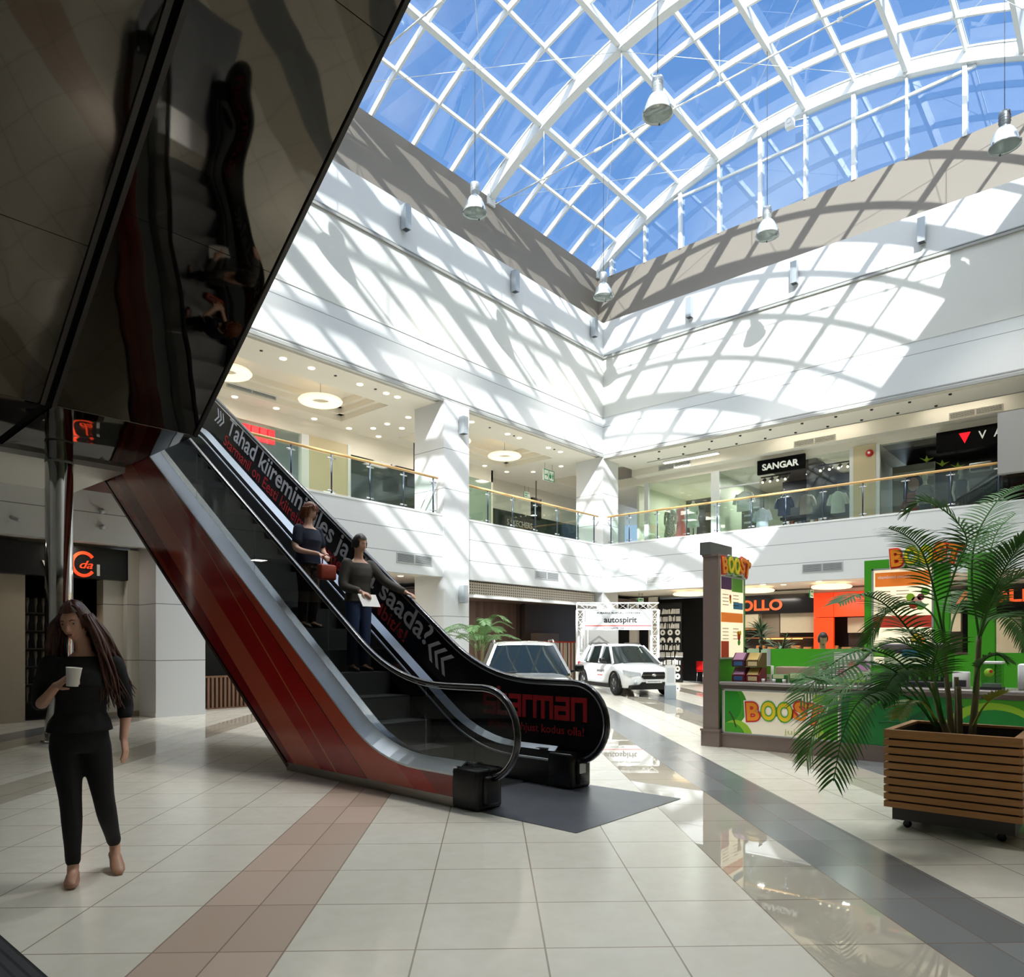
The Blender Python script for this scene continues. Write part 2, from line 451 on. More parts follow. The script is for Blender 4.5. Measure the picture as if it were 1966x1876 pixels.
sbox('ceiling_shade_landing', SOFF, .9, 4.6, YS, .6, 9.25, 9.9)  # unseen slab at the escalator head, added for shade and kept short
# columns
for i, xx in enumerate((6.34, 14.34, 22.5)):
    mb = MB(); mb.box(xx, xx+1.02, YL-.05 if i < 2 else YL-.02, YL+1.2, 0, Z2+.02)
    mb.box(xx-.012, xx+1.032, YL-.062 if i < 2 else YL-.03, YL+1.21, 0, .1)
    struct('column', mb, COLM)

# ------------------------------------------------------------------ barrel-vaulted glass roof
VC, VZ, VR = 7.87, 4.68, 13.4
def arc(th, r): return (VC + r*math.sin(R(th)), VZ + r*math.cos(R(th)))
BE = [23.13, 17.0, 10.87, 4.74, -1.39, -7.5]
TH = [-35.6, -24.5, -12.25, 0, 12.25, 24.5, 35.6]
TMID = [(TH[i]+TH[i+1])/2 for i in range(6)]
def arcbox(mb, x0, x1, r0, r1, t0=-35.6, t1=35.6, n=36):
    rings = []
    for i in range(n+1):
        th = t0+(t1-t0)*i/n
        a = arc(th, r0); b = arc(th, r1)
        rings.append([(x0,a[0],a[1]), (x1,a[0],a[1]), (x1,b[0],b[1]), (x0,b[0],b[1])])
    mb.loft(rings, True, None, False)
for i, bx in enumerate(BE):
    mb = MB(); arcbox(mb, bx-.13, bx+.13, VR, VR+.36)
    arcbox(mb, bx-.16, bx+.16, VR+.36, VR+.40)
    for s in (-1, 1):
        a = arc(s*35.2, VR+.1); mb.cbox((bx, a[0]-s*.02, a[1]-.1), (.34, .2, .3))
    struct('arch_beam', mb, WFRAME)
for b in range(5):
    x1, x0 = BE[b], BE[b+1]
    g = MB()
    rg = []
    for i in range(49):
        a = arc(-36.4+72.8*i/48, VR+.41); rg.append([(x0,a[0],a[1]), (x1,a[0],a[1])])
    vs = [p for q in rg for p in q]
    g.add(vs, [(2*i, 2*i+1, 2*i+3, 2*i+2) for i in range(48)], True)
    root = struct('window_%d' % (b+1), g, SKYGL)
    fr_ = MB()
    for th in TH[1:-1]:
        a = arc(th, VR+.05); c = arc(th, VR+.37)
        fr_.bar((x0+.13,(a[0]+c[0])/2,(a[1]+c[1])/2), (x1-.13,(a[0]+c[0])/2,(a[1]+c[1])/2), .13, .30, (0,c[0]-a[0],c[1]-a[1]))
    struct('purlins', fr_, WFRAME, root)
    bars = MB()
    for th in TMID + [TH[0], TH[-1]]:
        a = arc(th, VR+.26); c = arc(th, VR+.41)
        bars.bar((x0,(a[0]+c[0])/2,(a[1]+c[1])/2), (x1,(a[0]+c[0])/2,(a[1]+c[1])/2), .055, .15, (0,c[0]-a[0],c[1]-a[1]))
    for k in (1, 2, 3):
        xx = x0+(x1-x0)*k/4; arcbox(bars, xx-.035, xx+.035, VR+.24, VR+.41)
    for th in TH+TMID:
        a = arc(th, VR+.445); bars.bar((x0,a[0],a[1]), (x1,a[0],a[1]), .06, .05)
    struct('glazing_bars', bars, WFRAME, root)
# tie rods and hangers of the arches
for bx in BE[1:5]:
    rod = MB(); rod.tube([(bx, .35, 15.42), (bx, 15.38, 15.42)], .022, 8)
    for th in TH[1:-1]:
        a = arc(th, VR); rod.tube([(bx, a[0], 15.42), (bx, a[0], a[1]+.05)], .011, 6)
        rod.cbox((bx, a[0], 15.42), (.06,.1,.07))
    for yy in (4, 11.5): rod.cbox((bx, yy, 15.42), (.06,.22,.06))
    struct('tie_rod', rod, WFRAME)
for b in range(3):
    x1, x0 = BE[b], BE[b+1]
    br = MB()
    for (ta, tb) in ((-35,-12.25), (-12.25,12.25), (12.25,35)):
        for (p, q) in ((ta,tb), (tb,ta)):
            a = arc(p, VR-.02); c = arc(q, VR-.02); br.tube([(x0,a[0],a[1]), (x1,c[0],c[1])], .008, 6)
    struct('roof_bracing', br, WFRAME)
# glazed gable over the right wall
g = MB(); pts = [(VC+VR*math.sin(R(th)), VZ+VR*math.cos(R(th))+.05) for th in [-35.2+70.4*i/40 for i in range(41)]]
g.prism([(pts[0][0], 15.4)] + pts + [(pts[-1][0], 15.4)], XU+.1, XU+.115, 'x')
root = struct('window_6', g, SKYGL)
ml = MB()
for k in range(-5, 6):
    yy = VC + 1.43*k; zz = VZ + math.sqrt(VR**2-(yy-VC)**2)
    wd = .11 if k % 2 else .06
    ml.box(XU-.03, XU+.1, yy-wd/2, yy+wd/2, 15.4, zz+.02)
ml.box(XU+.02, XU+.09, VC-4.55, VC+4.55, 17.2, 17.27)
struct('glazing_bars', ml, WFRAME, root)
# solid roof beside the vault
mb = MB(); mb.box(XS-.3, 40, YU+.25, 34, 15.7, 15.9); mb.box(XS-.3, 40, -9, -.12, 15.5, 15.8); mb.box(XS-.3, 40, 15.95, 34, 9.15, 9.3)
struct('ceiling_roof', mb, SOFF)
wall('wall_roof_end', WHITE2, XS-.3, XS, 0, 16, 13, 18.6)

# warm ceiling lamps of the galleries and the ground-floor arcades
for x in (3, 9.2, 12.0, 17.3, 20.0): area('gallery_lamp_light', (x, 17.6, 8.25), 1.0, 1.0, 32)
for x in (10, 14.8, 18, 22): area('gallery_downlight', (x, 18.4, 8.3), .5, .5, 14)
for y in (12.5, 10.0, 7.5, 4.9): area('arcade_lamp_light', (24.5, y, 3.2), .8, .8, 30)
for x, y in ((27.6, 13.9), (28.6, 12.9), (27.4, 11.0), (27.4, 7.9)): area('shop_spot_light', (x, y, 7.8), .22, .22, 55, (1,.97,.9))
area('shop_light', (27.2, 4.5, 7.8), 1.0, 1.5, 22, (1,.93,.85))
for x in (18, 22): area('timber_room_light', (x, 18, 3.2), .6, .6, 40)
area('corridor_light', (25.5, 18.6, 8.3), 1, 1, 40)
area('shop_light', (10, 21, 7.8), 3, 1, 50, (1,.97,.9))
for x in (1.5, 5.0): area('arcade_lamp_light', (x, 15.45, 3.4), .3, .3, 6)
area('arcade_lamp_light', (12.5, 16.5, 3.4), .8, .8, 25)
# ------------------------------------------------------------------ lower escalator (local frame: y runs up the incline, x across)
EO, ER = (4.58, 4.6, 0.0), R(-2.0)
SL = .70; RISE = 5.18
def prof(z0, yb, y0, y1, rise=RISE, tl=.6, n=8):
    yt = yb + rise/SL
    c = 1/math.sqrt(1+SL*SL)
    pts = [(y0, z0)]
    def bez(a, b, d):
        for i in range(n+1):
            q = i/n
            pts.append(((1-q)**2*a[0]+2*q*(1-q)*b[0]+q*q*d[0], (1-q)**2*a[1]+2*q*(1-q)*b[1]+q*q*d[1]))
    bez((yb-tl, z0), (yb, z0), (yb+tl*c, z0+tl*c*SL))
    bez((yt-tl*c, z0+rise-tl*c*SL), (yt, z0+rise), (yt+tl, z0+rise))
    pts.append((y1, z0+rise)); return pts
# printed red cladding: flat colour wedges that fan out along the incline
rm = bpy.data.materials.new('red_print'); t = NT(rm)
x, y, z = t.xyz()
tt = t.m('ADD', t.m('MULTIPLY', t.m('SUBTRACT', z, t.m('MULTIPLY', y, .78)), 1/3.2), .9)
def tp(v): return v/3.2+.9
D1, LT, MR, L2_, DR = L3((128,22,24)), L3((186,86,66)), L3((158,28,26)), L3((176,72,52)), L3((168,32,26))
col = t.ramp(tt, [(0, D1), (tp(-2.5), L3((150,58,40))), (tp(-2.36), D1), (tp(-2.07), LT), (tp(-1.64), MR), (tp(-.975), L3((20,10,10))), (tp(-.955), L2_), (tp(-.39), DR), (tp(-.12), L3((132,40,34)))])
thin = t.m('ADD', t.m('SUBTRACT', z, t.m('MULTIPLY', y, .86)), 1.55)
col = t.mixc(t.near(thin, 0.0, .012), col, L3((190,104,70)))
p = t.principled(col, .12, 0.0, .5); p.inputs['Coat Weight'].default_value = .3; p.inputs['Coat Roughness'].default_value = .05
pm = bpy.data.materials.new('ribbed_plate'); t = NT(pm)
x, y, z = t.xyz(); rib = t.m('PINGPONG', x, .012)
p = t.principled(t.mixc(t.noise(5.0, 3.0), L3((104,108,114)), L3((126,130,136))), .33, .75)
t.bump(p, t.m('MULTIPLY', rib, 60.0), .35, .004)
RIBBED = pm
RUBBER = mat('black_handrail_rubber', (16,16,18), .22, var=.05, coat=.2)
STEPM = mat('escalator_step_metal', (128,130,132), .5, .3, bump=.3, bscale=120)
ADV = mat('black_advert_film', (17,15,16), .22, var=.05)
ADW = mat('advert_white_letters', (214,212,214), .4, var=.02)
ADR = mat('advert_red_letters', (190,28,38), .4, var=.03)

esc = thing('escalator', 'escalator with red striped side and black advert balustrade in the middle of the hall', 'escalator', EO, ER)
W_ = 1.62
DECKM = mat('deck_aluminium', (206,212,218), .30, .55, var=.04)
deck = prof(.37, 1.14, .04, 10.36)
# near cladding
def clad(x0, x1):
    low = [(2.9, .09), (2.9+(4.38-.09)/SL, 4.38), (10.36, 4.38)]
    return MB().prism([(.04,.09), (.04,.30)] + [(a, b-.07) for a, b in deck] + low[::-1], x0, x1, 'x')
clad(0, .03).build('side_panel', rm, esc)
clad(W_-.03, W_).build('side_panel', ADV, esc)
for a_ in (-.004, W_-.034): MB().box(a_, a_+.038, .04, 2.92, 0, .09).build('plinth', mat('plinth_steel', (150,146,138), .3, .8), esc)
MB().ribbon(deck, -.014, .145, .02, None, -.065, .025).build('deck', DECKM, esc)
MB().ribbon(deck, 1.325, 1.465, .02, None, -.09, .03).build('deck', DECKM, esc)
MB().ribbon(deck, .17, .28, .02).build('deck', STEEL, esc)
MB().ribbon(deck, 1.48, W_+.01, .02).build('deck', STEEL, esc)
# edge strip at the front of the red side and lower edge moulding
MB().box(-.006, .032, .0, .05, .05, .37).build('edge_strip', STEEL, esc)
mb = MB(); mb.bar((.012, 2.9, .05), (.012, 2.9+(4.38-.05)/SL, 4.38), .05, .04, (0,-SL,1)); mb.build('edge_moulding', mat('moulding_bronze', (96,74,66), .3, .7), esc)
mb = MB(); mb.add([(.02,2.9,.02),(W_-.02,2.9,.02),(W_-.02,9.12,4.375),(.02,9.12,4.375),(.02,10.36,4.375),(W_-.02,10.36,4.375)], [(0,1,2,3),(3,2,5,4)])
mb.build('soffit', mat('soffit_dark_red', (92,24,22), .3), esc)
# skirts
skl = [(a, b-.42) for a, b in prof(.37, 1.14, -.25, 10.36)]
for xx in (.272, 1.338):
    top = prof(.365, 1.14, -.25, 10.36); mb = MB()
    mb.prism([(a, b) for a, b in top] + [(a, max(b, .005)) for a, b in skl[::-1]], xx-.004, xx+.004, 'x')
    mb.build('skirt_panel', mat('skirt_black', (20,20,22), .25, var=.05), esc)
# steps
yb0 = 1.30
for k in range(19):
    zt = .28*k if k else .012
    y0 = yb0 + .4*(k-1) + .2
    mb = MB(); mb.box(.285, 1.325, y0, y0+.43, zt-.04, zt); mb.box(.285, 1.325, y0, y0+.02, max(zt-.30, .0), zt-.04)
    mb.build('step', STEPM, esc)
MB().box(.285, 1.325, 8.55, 10.36, 5.1, 5.18).build('top_landing', RIBBED, esc)
# landing plate let into the floor
MB().add([(.02,-1.32,.004),(1.70,-1.27,.004),(1.62,.75,.004),(.02,.75,.004)], [(0,1,2,3)]).build('landing_plate', RIBBED, esc)
MB().box(.3, 1.31, .35, .75, .004, .02).build('comb_plate', STEEL, esc)
# balustrades
NY, NZ, NR = -.17, .665, .415
hp = prof(NZ+NR, 1.08, NY, 10.36, tl=.75, n=10)
loop = [(.10, NZ-NR), (NY, NZ-NR)] + [(NY-NR*math.sin(PI*i/16), NZ-NR*math.cos(PI*i/16)) for i in range(1, 16)] + hp
def shrink(pts, d):
    out = []
    for i, p in enumerate(pts):
        a = pts[max(i-1,0)]; b = pts[min(i+1,len(pts)-1)]
        tx, ty = b[0]-a[0], b[1]-a[1]; l = math.hypot(tx, ty)
        out.append((p[0]+ty/l*d, p[1]-tx/l*d))
    return out
inner = shrink(loop, .03)
def bal_poly(y0, y1):
    """balustrade outline between two y stations: handrail line above, deck line below"""
    up_ = [q for q in inner[2:]] ; out = []
    return out
dk = prof(.36, 1.14, -.02, 10.36)
full = inner + dk[::-1] + [(-.02, .255)]
MB().prism(full, 1.468, 1.478, 'x').build('advert_panel', ADV, esc)
def hz(y):
    for i in range(len(hp)-1):
        if hp[i][0] <= y <= hp[i+1][0]:
            q = (y-hp[i][0])/max(1e-6, hp[i+1][0]-hp[i][0]); return hp[i][1]+q*(hp[i+1][1]-hp[i][1])-.03
    return hp[-1][1]-.03
def dz(y):
    for i in range(len(dk)-1):
        if dk[i][0] <= y <= dk[i+1][0]:
            q = (y-dk[i][0])/max(1e-6, dk[i+1][0]-dk[i][0]); return dk[i][1]+q*(dk[i+1][1]-dk[i][1])
    return dk[-1][1]
cuts = [.62, 2.3, 4.0, 5.7, 7.4, 9.0, 10.34]
front = [q for q in inner if q[0] < .62 and q[1] < 1.2]
front = [(.10,.255)] + inner[1:17] + [(.3, hz(.3)), (.612, hz(.612))] + [(.612, dz(.612)), (.2, dz(.2)), (-.0, .36)]
MB().prism(front, .156, .166, 'x').build('glass_panel', DARKGL, esc)
for a, b in zip(cuts[:-1], cuts[1:]):
    ys = [a+.006+(b-a-.012)*i/10 for i in range(11)]
    MB().prism([(q, hz(q)) for q in ys] + [(q, dz(q)) for q in ys[::-1]], .156, .166, 'x').build('glass_panel', DARKGL, esc)
mb = MB()
for xx in (.161,):
    mb.tube([(xx, a, b) for a, b in loop], .036, 12, True, None, .62, (0,0,1))
mb.build('handrail', RUBBER, esc)
MB().tube([(1.473, a, b) for a, b in loop], .036, 12, True, None, .62, (0,0,1)).build('handrail', RUBBER, esc)
rail_up = [(a, b) for a, b in shrink(loop, .034)]
MB().tube([(.161, a, b) for a, b in rail_up], .008, 6).build('handrail_guide', STEEL, esc)
MB().tube([(1.463, a, b) for a, b in rail_up], .013, 6).build('handrail_guide', STEEL, esc)
for xx in (0.0, 1.33):
    nb = MB(); nb.rbox(xx-.02, xx+.31, -.26, .06, 0, .36, .03, 2); nb.rbox(xx+.06, xx+.25, -.30, .02, .04, .30, .03, 2)
    o = nb.build('newel_base', BLACK, esc)
    if xx > 1:
        MB().lathe([(.018,0),(.018,.012),(0,.014)], 14, (xx-.022, .0, .11), None, 'x').build('stop_button', RED, o)
        MB().box(xx+.06, xx+.16, -.305, -.298, .16, .26).build('notice_plate', LGREY, o)
MB().box(1.365, 1.44, .14, .26, .37, .374).build('sensor_plate', mat('sensor_black', (16,14,14), .3), esc)
MB().box(1.33, 1.345, .04, 1.2, .0, .36).build('skirt_panel', BLACK, esc)

# advert lettering on the far balustrade
cs, sn = 1/math.sqrt(1+SL*SL), SL/math.sqrt(1+SL*SL)
RT, UPV = (0,-cs,-sn), (0,-sn,cs)
XA = 1.466
def dpt(y, h):
    """point h above (perpendicular to) the deck line at station y"""
    return (XA, y - sn*h, .37 + SL*(y-1.14) + cs*h)
def chev(mb, o, s, flip):
    o = Vector(o); r = Vector(RT); u = Vector(UPV)
    for k in range(3):
        b = o + r*(k*s*.55)
        d = -1 if flip else 1
        for sg in (1, -1):
            p0 = b + u*(sg*s*.55); p1 = b + r*(d*s*.5)
            w_ = r*(s*.24); nn = Vector((-.004,0,0))
            mb.add([p0, p0+w_, p1+w_, p1, p0+nn, p0+w_+nn, p1+w_+nn, p1+nn], [(0,1,2,3),(7,6,5,4),(0,4,5,1),(1,5,6,2),(2,6,7,3),(3,7,4,0)])
mb = MB(); chev(mb, dpt(8.12, .40), .21, False); mb.build('advert_arrow', ADW, esc)
mb = MB(); chev(mb, dpt(2.2, .34), .26, True); mb.build('advert_arrow', ADW, esc)
text('advert_lettering', 'Tahad kiiremini üles ja alla saada?', ADW, esc, dpt(7.66, .30), RT, UPV, 6.52, .285, .004, .012)
text('advert_lettering', 'Starmanil on Eesti kiireim', ADR, esc, dpt(7.66, .085), RT, UPV, 3.15, .18, .004, .008)
text('advert_lettering', 'internet', ADR, esc, dpt(4.85, .085), RT, UPV, 1.05, .18, .004, .008)
text('advert_lettering', '100 Mbit/s!', ADR, esc, dpt(3.75, .085), RT, UPV, 1.35, .18, .004, .008)
# wordmark built from rounded square strokes
def strokes(mb, segs, o, s, w_, sx=1.0):
    for (a, b, c, d) in segs:
        x0, x1 = min(a, c)-w_/2, max(a, c)+w_/2; y0, y1 = min(b, d)-w_/2, max(b, d)+w_/2
        ya, yb = o[1]-x1*s*sx, o[1]-x0*s*sx
        k = .0015*random.random()
        r = w_*s*.35
        z0, z1 = o[2]+y0*s, o[2]+y1*s
        if ya > yb: ya, yb = yb, ya
        mb.box(XA-.003-k, XA+.001, ya, yb, z0, z1)
GL = {'s': ([(0,0,.8,0),(.8,0,.8,.45),(.8,.45,0,.45),(0,.45,0,.9),(0,.9,.8,.9)], 1.15),
      't': ([(0,0,0,1.25),(0,.9,.5,.9),(0,0,.5,0)], .85),
      'a': ([(0,0,.8,0),(.8,0,.8,.9),(.8,.9,.08,.9),(0,.45,.8,.45),(0,0,0,.45)], 1.15),
      'r': ([(0,0,0,.9),(0,.9,.5,.9)], .8),
      'm': ([(0,0,0,.9),(0,.9,1.2,.9),(.6,0,.6,.9),(1.2,0,1.2,.9)], 1.55),
      'n': ([(0,0,0,.9),(0,.9,.8,.9),(.8,0,.8,.9)], 1.15)}
mb = MB(); px = 0; S_ = .215
tot = sum(GL[c][1] for c in 'starman')
kx = 1.50/(tot*S_)
for c in 'starman':
    segs = [(a+px, b, d+px, e) for (a, b, d, e) in GL[c][0]]
    strokes(mb, segs, (0, 1.12, .70), S_, .25, kx); px += GL[c][1]
mb.build('advert_wordmark', ADR, esc)
text('advert_lettering', 'Miljon põhjust kodus olla!', ADR, esc, (XA, 1.06, .53), (0,-1,0), (0,0,1), 1.36, .088, .003, .004)

# ------------------------------------------------------------------ two upper escalators seen from below (mirror-clad undersides)
mm = bpy.data.materials.new('mirror_cladding'); t = NT(mm)
p = t.principled(t.mixc(t.noise(.8, 3.0), L3((74,70,63)), L3((86,81,73))), .035, 1.0)
t.bump(p, t.noise(.85, 1.0, None, .3), .35, .05)
MIRR = mm
EDGE = mat('bronze_edge', (52,47,43), .45, .3)
def upper(x0, x1, label, joints):
    r = thing('upper_escalator', label, 'escalator', EO, ER)
    yf, ye, zf = 5.35, 7.97, 4.38
    yt = yf - (9.2-zf)/SL
    low = [(ye, zf), (yf, zf), (yt, 9.2), (yt-4.2, 9.2)]
    mb = MB(); mb.prism([(a, b+.02) for a, b in low] + [(yt-4.2, 10.0), (yt+.25, 10.05), (yf-.1, zf+1.2), (ye, zf+.9)], x0, x1, 'x')
    mb.build('truss_casing', mat('casing_dark', (38,36,35), .4, .3), r)
    MB().box(x0, x1, yf, ye, zf-.004, zf+.02).build('soffit_panel', MIRR, r)
    ys = [yf] + joints + [yt]
    for a, b in zip(ys[:-1], ys[1:]):
        a2 = a-.006; za = zf+(yf-a2)*SL; zb = zf+(yf-b)*SL
        mb = MB(); mb.add([(x0,a2,za),(x1,a2,za),(x1,b,zb),(x0,b,zb),(x0,a2,za+.018),(x1,a2,za+.018),(x1,b,zb+.018),(x0,b,zb+.018)], [(0,1,2,3),(7,6,5,4),(0,4,5,1),(1,5,6,2),(2,6,7,3),(3,7,4,0)])
        mb.build('soffit_panel', MIRR, r)
    MB().box(x0, x1, yt-4.2, yt, 9.19, 9.21).build('soffit_panel', MIRR, r)
    for xx in (x0, x1):
        mb = MB(); mb.bar((xx, yf, zf-.0), (xx, yt, 9.2), .05, .06, (0,SL,1)); mb.build('edge_trim', EDGE, r)
    for xx in (x0+.12, x1-.12):
        hpz = [(ye, zf+1.75), (yf+.3, zf+1.75), (yf-.5, zf+2.1), (yt, 11.1), (yt-1, 11.3), (yt-4, 11.3)]
        MB().tube([(xx, a, b) for a, b in hpz], .04, 8).build('handrail', RUBBER, r)
        MB().prism(hpz + [(yt-4, 10.0), (yt, 9.9), (yf-.1, zf+1.1), (ye, zf+.85)], xx-.006, xx+.006, 'x').build('glass_panel', DARKGL, r)
    if x1 > -1:
        mb = MB(); mb.prism([(ye, zf+.03), (yf, zf+.03), (yt, 9.23), (yt, 9.5), (yf, zf+.3), (ye, zf+.3)], x0-.085, x0-.0, 'x'); mb.build('gap_shade_strip', mat('gap_shade_black', (6,6,6), .8, 0, .1), r)  # black strip stands in for the shade in the open gap between units
    return r
upper(-1.74, -.02, 'mirror-clad underside of an upper escalator whose edge meets the black advert escalator', [3.2, 1.0])
upper(-3.62, -1.86, 'mirror-clad underside of an upper escalator in the upper left corner of the photo', [3.6, 1.4])
sbox('trim_30', mat('gap_shade_black', (6,6,6), .8, 0, .1), 0, .001, 0, .001, 4.36, 4.361) if False else None
c = thing('round_column', 'round polished steel column under the mirrored soffit behind the walking woman', 'column', (3.81,12.35,0))
MB().lathe([(.185,.0),(.185,4.376)], 32).build('shaft', CHROME, c)
MB().lathe([(.185,.0),(.24,.0),(.24,.03),(.185,.04)], 32).build('base_ring', STEEL, c)
MB().lathe([(.187,4.20),(.19,4.21),(.19,4.23),(.187,4.24)], 32).build('collar', TRIM, c)
SIGNB = mat('sign_matt_black', (12,12,12), .8, 0, .1)
# ------------------------------------------------------------------ gallery railings
CLAMP = mat('clamp_steel', (214,216,218), .2, 1.0, var=.03)
POST = mat('post_grey_blue', (74,88,98), .3, .7, var=.05)
def railing(name, label, axis, fixed, stations, ends, brace=None):
    """axis 'x': runs along x at y=fixed; axis 'y': runs along y at x=fixed"""
    a, b = ends
    loc = ((a+b)/2, fixed, F2) if axis == 'x' else (fixed, (a+b)/2, F2)
    r = thing(name, label, 'railing', loc, 0, 'glass railings along the upper gallery')
    c = (a+b)/2
    def P(s, o, z): return (s-c, o, z) if axis == 'x' else (o, s-c, z)
    MB().tube([P(a,0,1.04), P(b,0,1.04)], .036, 12).build('handrail', WOOD, r)
    for s in stations:
        pp = MB(); pp.tube([P(s,0,.0), P(s,0,1.0)], .024, 8)
        po = pp.build('post', POST, r)
        for z in (.10, .90): MB().tube([P(s-.11,0,z), P(s+.11,0,z)], .020, 8).build('clamp', CLAMP, po)
        MB().tube([P(s,0,.0), P(s,0,.03)], .06, 10).build('base_flange', CLAMP, po)
    for s0, s1 in zip(stations[:-1], stations[1:]):
        g = MB(); p0 = P(s0+.05,-.006,.06); p1 = P(s1-.05,.006,.98)
        g.box(min(p0[0],p1[0]),max(p0[0],p1[0]),min(p0[1],p1[1]),max(p0[1],p1[1]),.06,.98).build('glass_panel', RAILGL, r)
    if brace:
        s0, s1 = brace
        MB().tube([P(s0,0,.95), P(s1,0,.05)], .014, 6).build('brace', CLAMP, r)
    return r
railing('glass_railing', 'glass railing with beech handrail ending at the wide column behind the black escalator', 'x', YL+.07, [7.5, 8.4, 9.49, 10.62, 11.81, 12.94, 14.03], (7.45, 14.2), (14.03, 13.55))
railing('glass_railing', 'glass railing with beech handrail between the wide column and the corner column', 'x', YL+.07, [15.45, 16.31, 17.46, 18.62, 19.81, 21.03, 22.04], (15.4, 22.3))
railing('glass_railing', 'long glass railing with beech handrail in front of the shops with dresses and shirts', 'y', XR+.07, [14.7, 13.92, 12.77, 11.65, 10.54, 9.38, 8.28, 7.16, 6.05, 4.93, 3.83, 2.74][::-1], (1.2, 14.85))
railing('glass_railing', 'railing on the bridge left of the escalator landing above the da Vinci shop'.replace('da Vinci ', ''), 'x', YL-2.3, [-2.5, -1.2, .1, 1.0], (-2.6, 1.05)) if False else None

# ------------------------------------------------------------------ pendant lamps
LAMPG = mat('lamp_grey_paint', (176,180,180), .3, .5, var=.03)
LAMPD = mat('lamp_dark_cap', (96,100,104), .35, .5, var=.03)
REFL = mat('lamp_reflector', (206,212,210), .25, .6, var=.03)
LENS = glass('lamp_lens', (236,242,240), 1.0, 0.0, .06)
GP = 'high pendant lamps under the glass roof'
def lamp(x, y, ztop, label, capm=LAMPG):
    r = thing('pendant_lamp', label, 'pendant lamp', (x,y,13.27), 0, GP)
    MB().tube([(0,0,.52), (0,0,ztop-13.27)], .008, 6).build('cable', DGREY, r)
    h = MB(); h.lathe([(0,.53),(.05,.53),(.06,.50),(.115,.49),(.12,.44),(.118,.22),(.10,.18),(.10,.14)], 24); 
    for z in (.26,.32,.38): h.lathe([(.118,z-.01),(.128,z),(.118,z+.01)], 24)
    h.build('ballast_housing', capm, r)
    o = MB(); o.lathe([(.10,.15),(.14,.12),(.20,.05),(.25,-.06),(.285,-.18),(.31,-.27),(.325,-.30),(.318,-.305),(.30,-.27),(.275,-.18),(.24,-.06),(.19,.04),(.12,.11),(.0,.12)], 32)
    rr = o.build('reflector', REFL, r)
    MB().lathe([(.32,-.292),(.33,-.292),(.33,-.312),(.32,-.312)], 32).build('rim', LAMPG, rr)
    MB().lathe([(0,.11),(.03,.10),(.045,.02),(.05,-.06),(.035,-.11),(0,-.125)], 14).build('bulb', WPLAST, rr)
    MB().lathe([(.318,-.295),(.25,-.305),(.12,-.31),(0,-.312)], 28).build('lens', LENS, rr)
    sp_ = bpy.data.lights.new('pendant_fill_spot', 'SPOT'); sp_.energy = 950; sp_.spot_size = R(84); sp_.spot_blend = .7; sp_.shadow_soft_size = .25; sp_.color = (1,.96,.89)  # fill spot added under each unlit pendant to brighten the floor
    so_ = bpy.data.objects.new('pendant_fill_spot', sp_); COL.objects.link(so_); so_.location = (x, y, 12.90)
    for a in range(3): MB().cbox((.32*math.cos(a*2.1+.4), .32*math.sin(a*2.1+.4), -.29), (.03,.03,.06)).build('clip', LAMPD, rr)
    return r
pz = lambda yy: VZ + math.sqrt(VR**2-(yy-VC)**2) + .06
lamp(13.94, 13.35, pz(13.35), 'grey bell pendant lamp in front of the left taupe band')
lamp(20.07, 13.35, pz(13.35), 'white-lit bell pendant lamp hanging into the corner of the hall')
lamp(13.94, 7.87, pz(7.87), 'large bell pendant lamp seen against the middle of the glass roof')
lamp(20.07, 7.87, pz(7.87), 'bell pendant lamp in front of the glazed gable above the right wall')
lamp(20.07, 2.32, pz(2.32), 'dark-capped bell pendant lamp at the right edge of the photo', LAMPD)
lamp(7.81, 13.35, pz(13.35), 'pendant lamp hidden behind the mirrored escalator underside that throws its shadow on the left wall')

for x, y in ((13.94,2.32),(7.81,2.32),(7.81,7.87),(1.7,2.32)): lamp(x, y, pz(y), 'added bell pendant lamp out of view overhead, carrying a floor fill light')  # extra fixtures added out of view to hold more floor fill spots
# ------------------------------------------------------------------ box wall lamps
BOXM = mat('wall_lamp_grey', (164,170,174), .35, .4, var=.03)
def walllamp(x, y, z, face, label, h=.66):
    r = thing('wall_lamp', label, 'wall lamp', (x,y,z), 0, 'grey box wall lamps')
    q = (lambda a,b,c,d,e,f: (a,b,-d,-c,e,f)) if face == '-y' else (lambda a,b,c,d,e,f: (-d,-c,a,b,e,f))
    MB().box(*q(-.095,.095,.04,.24,-h/2,h/2)).build('lamp_body', BOXM, r)
    MB().box(*q(-.06,.06,.0,.045,-h/2+.06,h/2-.06)).build('bracket', DGREY, r)
    MB().box(*q(-.07,.07,.065,.215,-h/2-.004,-h/2+.002)).build('lamp_lens', DGREY, r)
    return r
for x, l in ((12.85,'grey box wall lamp nearest the mirrored escalator edge on the left wall'), (17.36,'grey box wall lamp in the middle of the left wall'), (21.75,'grey box wall lamp on the left wall next to the corner')):
    walllamp(x, YL, 12.95, '-y', l)
for y, l in ((11.44,'grey box wall lamp on the right wall next to the corner'), (7.94,'grey box wall lamp in the middle of the right wall'), (4.48,'grey box wall lamp on the right wall under the right-hand pendant lamp')):
    walllamp(XR, y, 12.85, '-x', l)
walllamp(14.99, YL-.05, 7.85, '-y', 'small grey box lamp high on the wide column at gallery level', .5)
walllamp(14.99, YL-.05, 2.95, '-y', 'small grey box lamp low on the wide column behind the background palm', .5)
cam_ = thing('security_camera', 'white security camera on a bracket at the glazed gable', 'camera', (XU-.1, 8.2, 17.75))
MB().rbox(-.35,-.15,-.13,.13,-.17,.17,.02).build('housing', WPLAST, cam_)
MB().lathe([(.08,-.36),(.08,-.345),(0,-.345)], 16, (0,0,.02), None, 'x').build('lens', BLACKG, cam_)
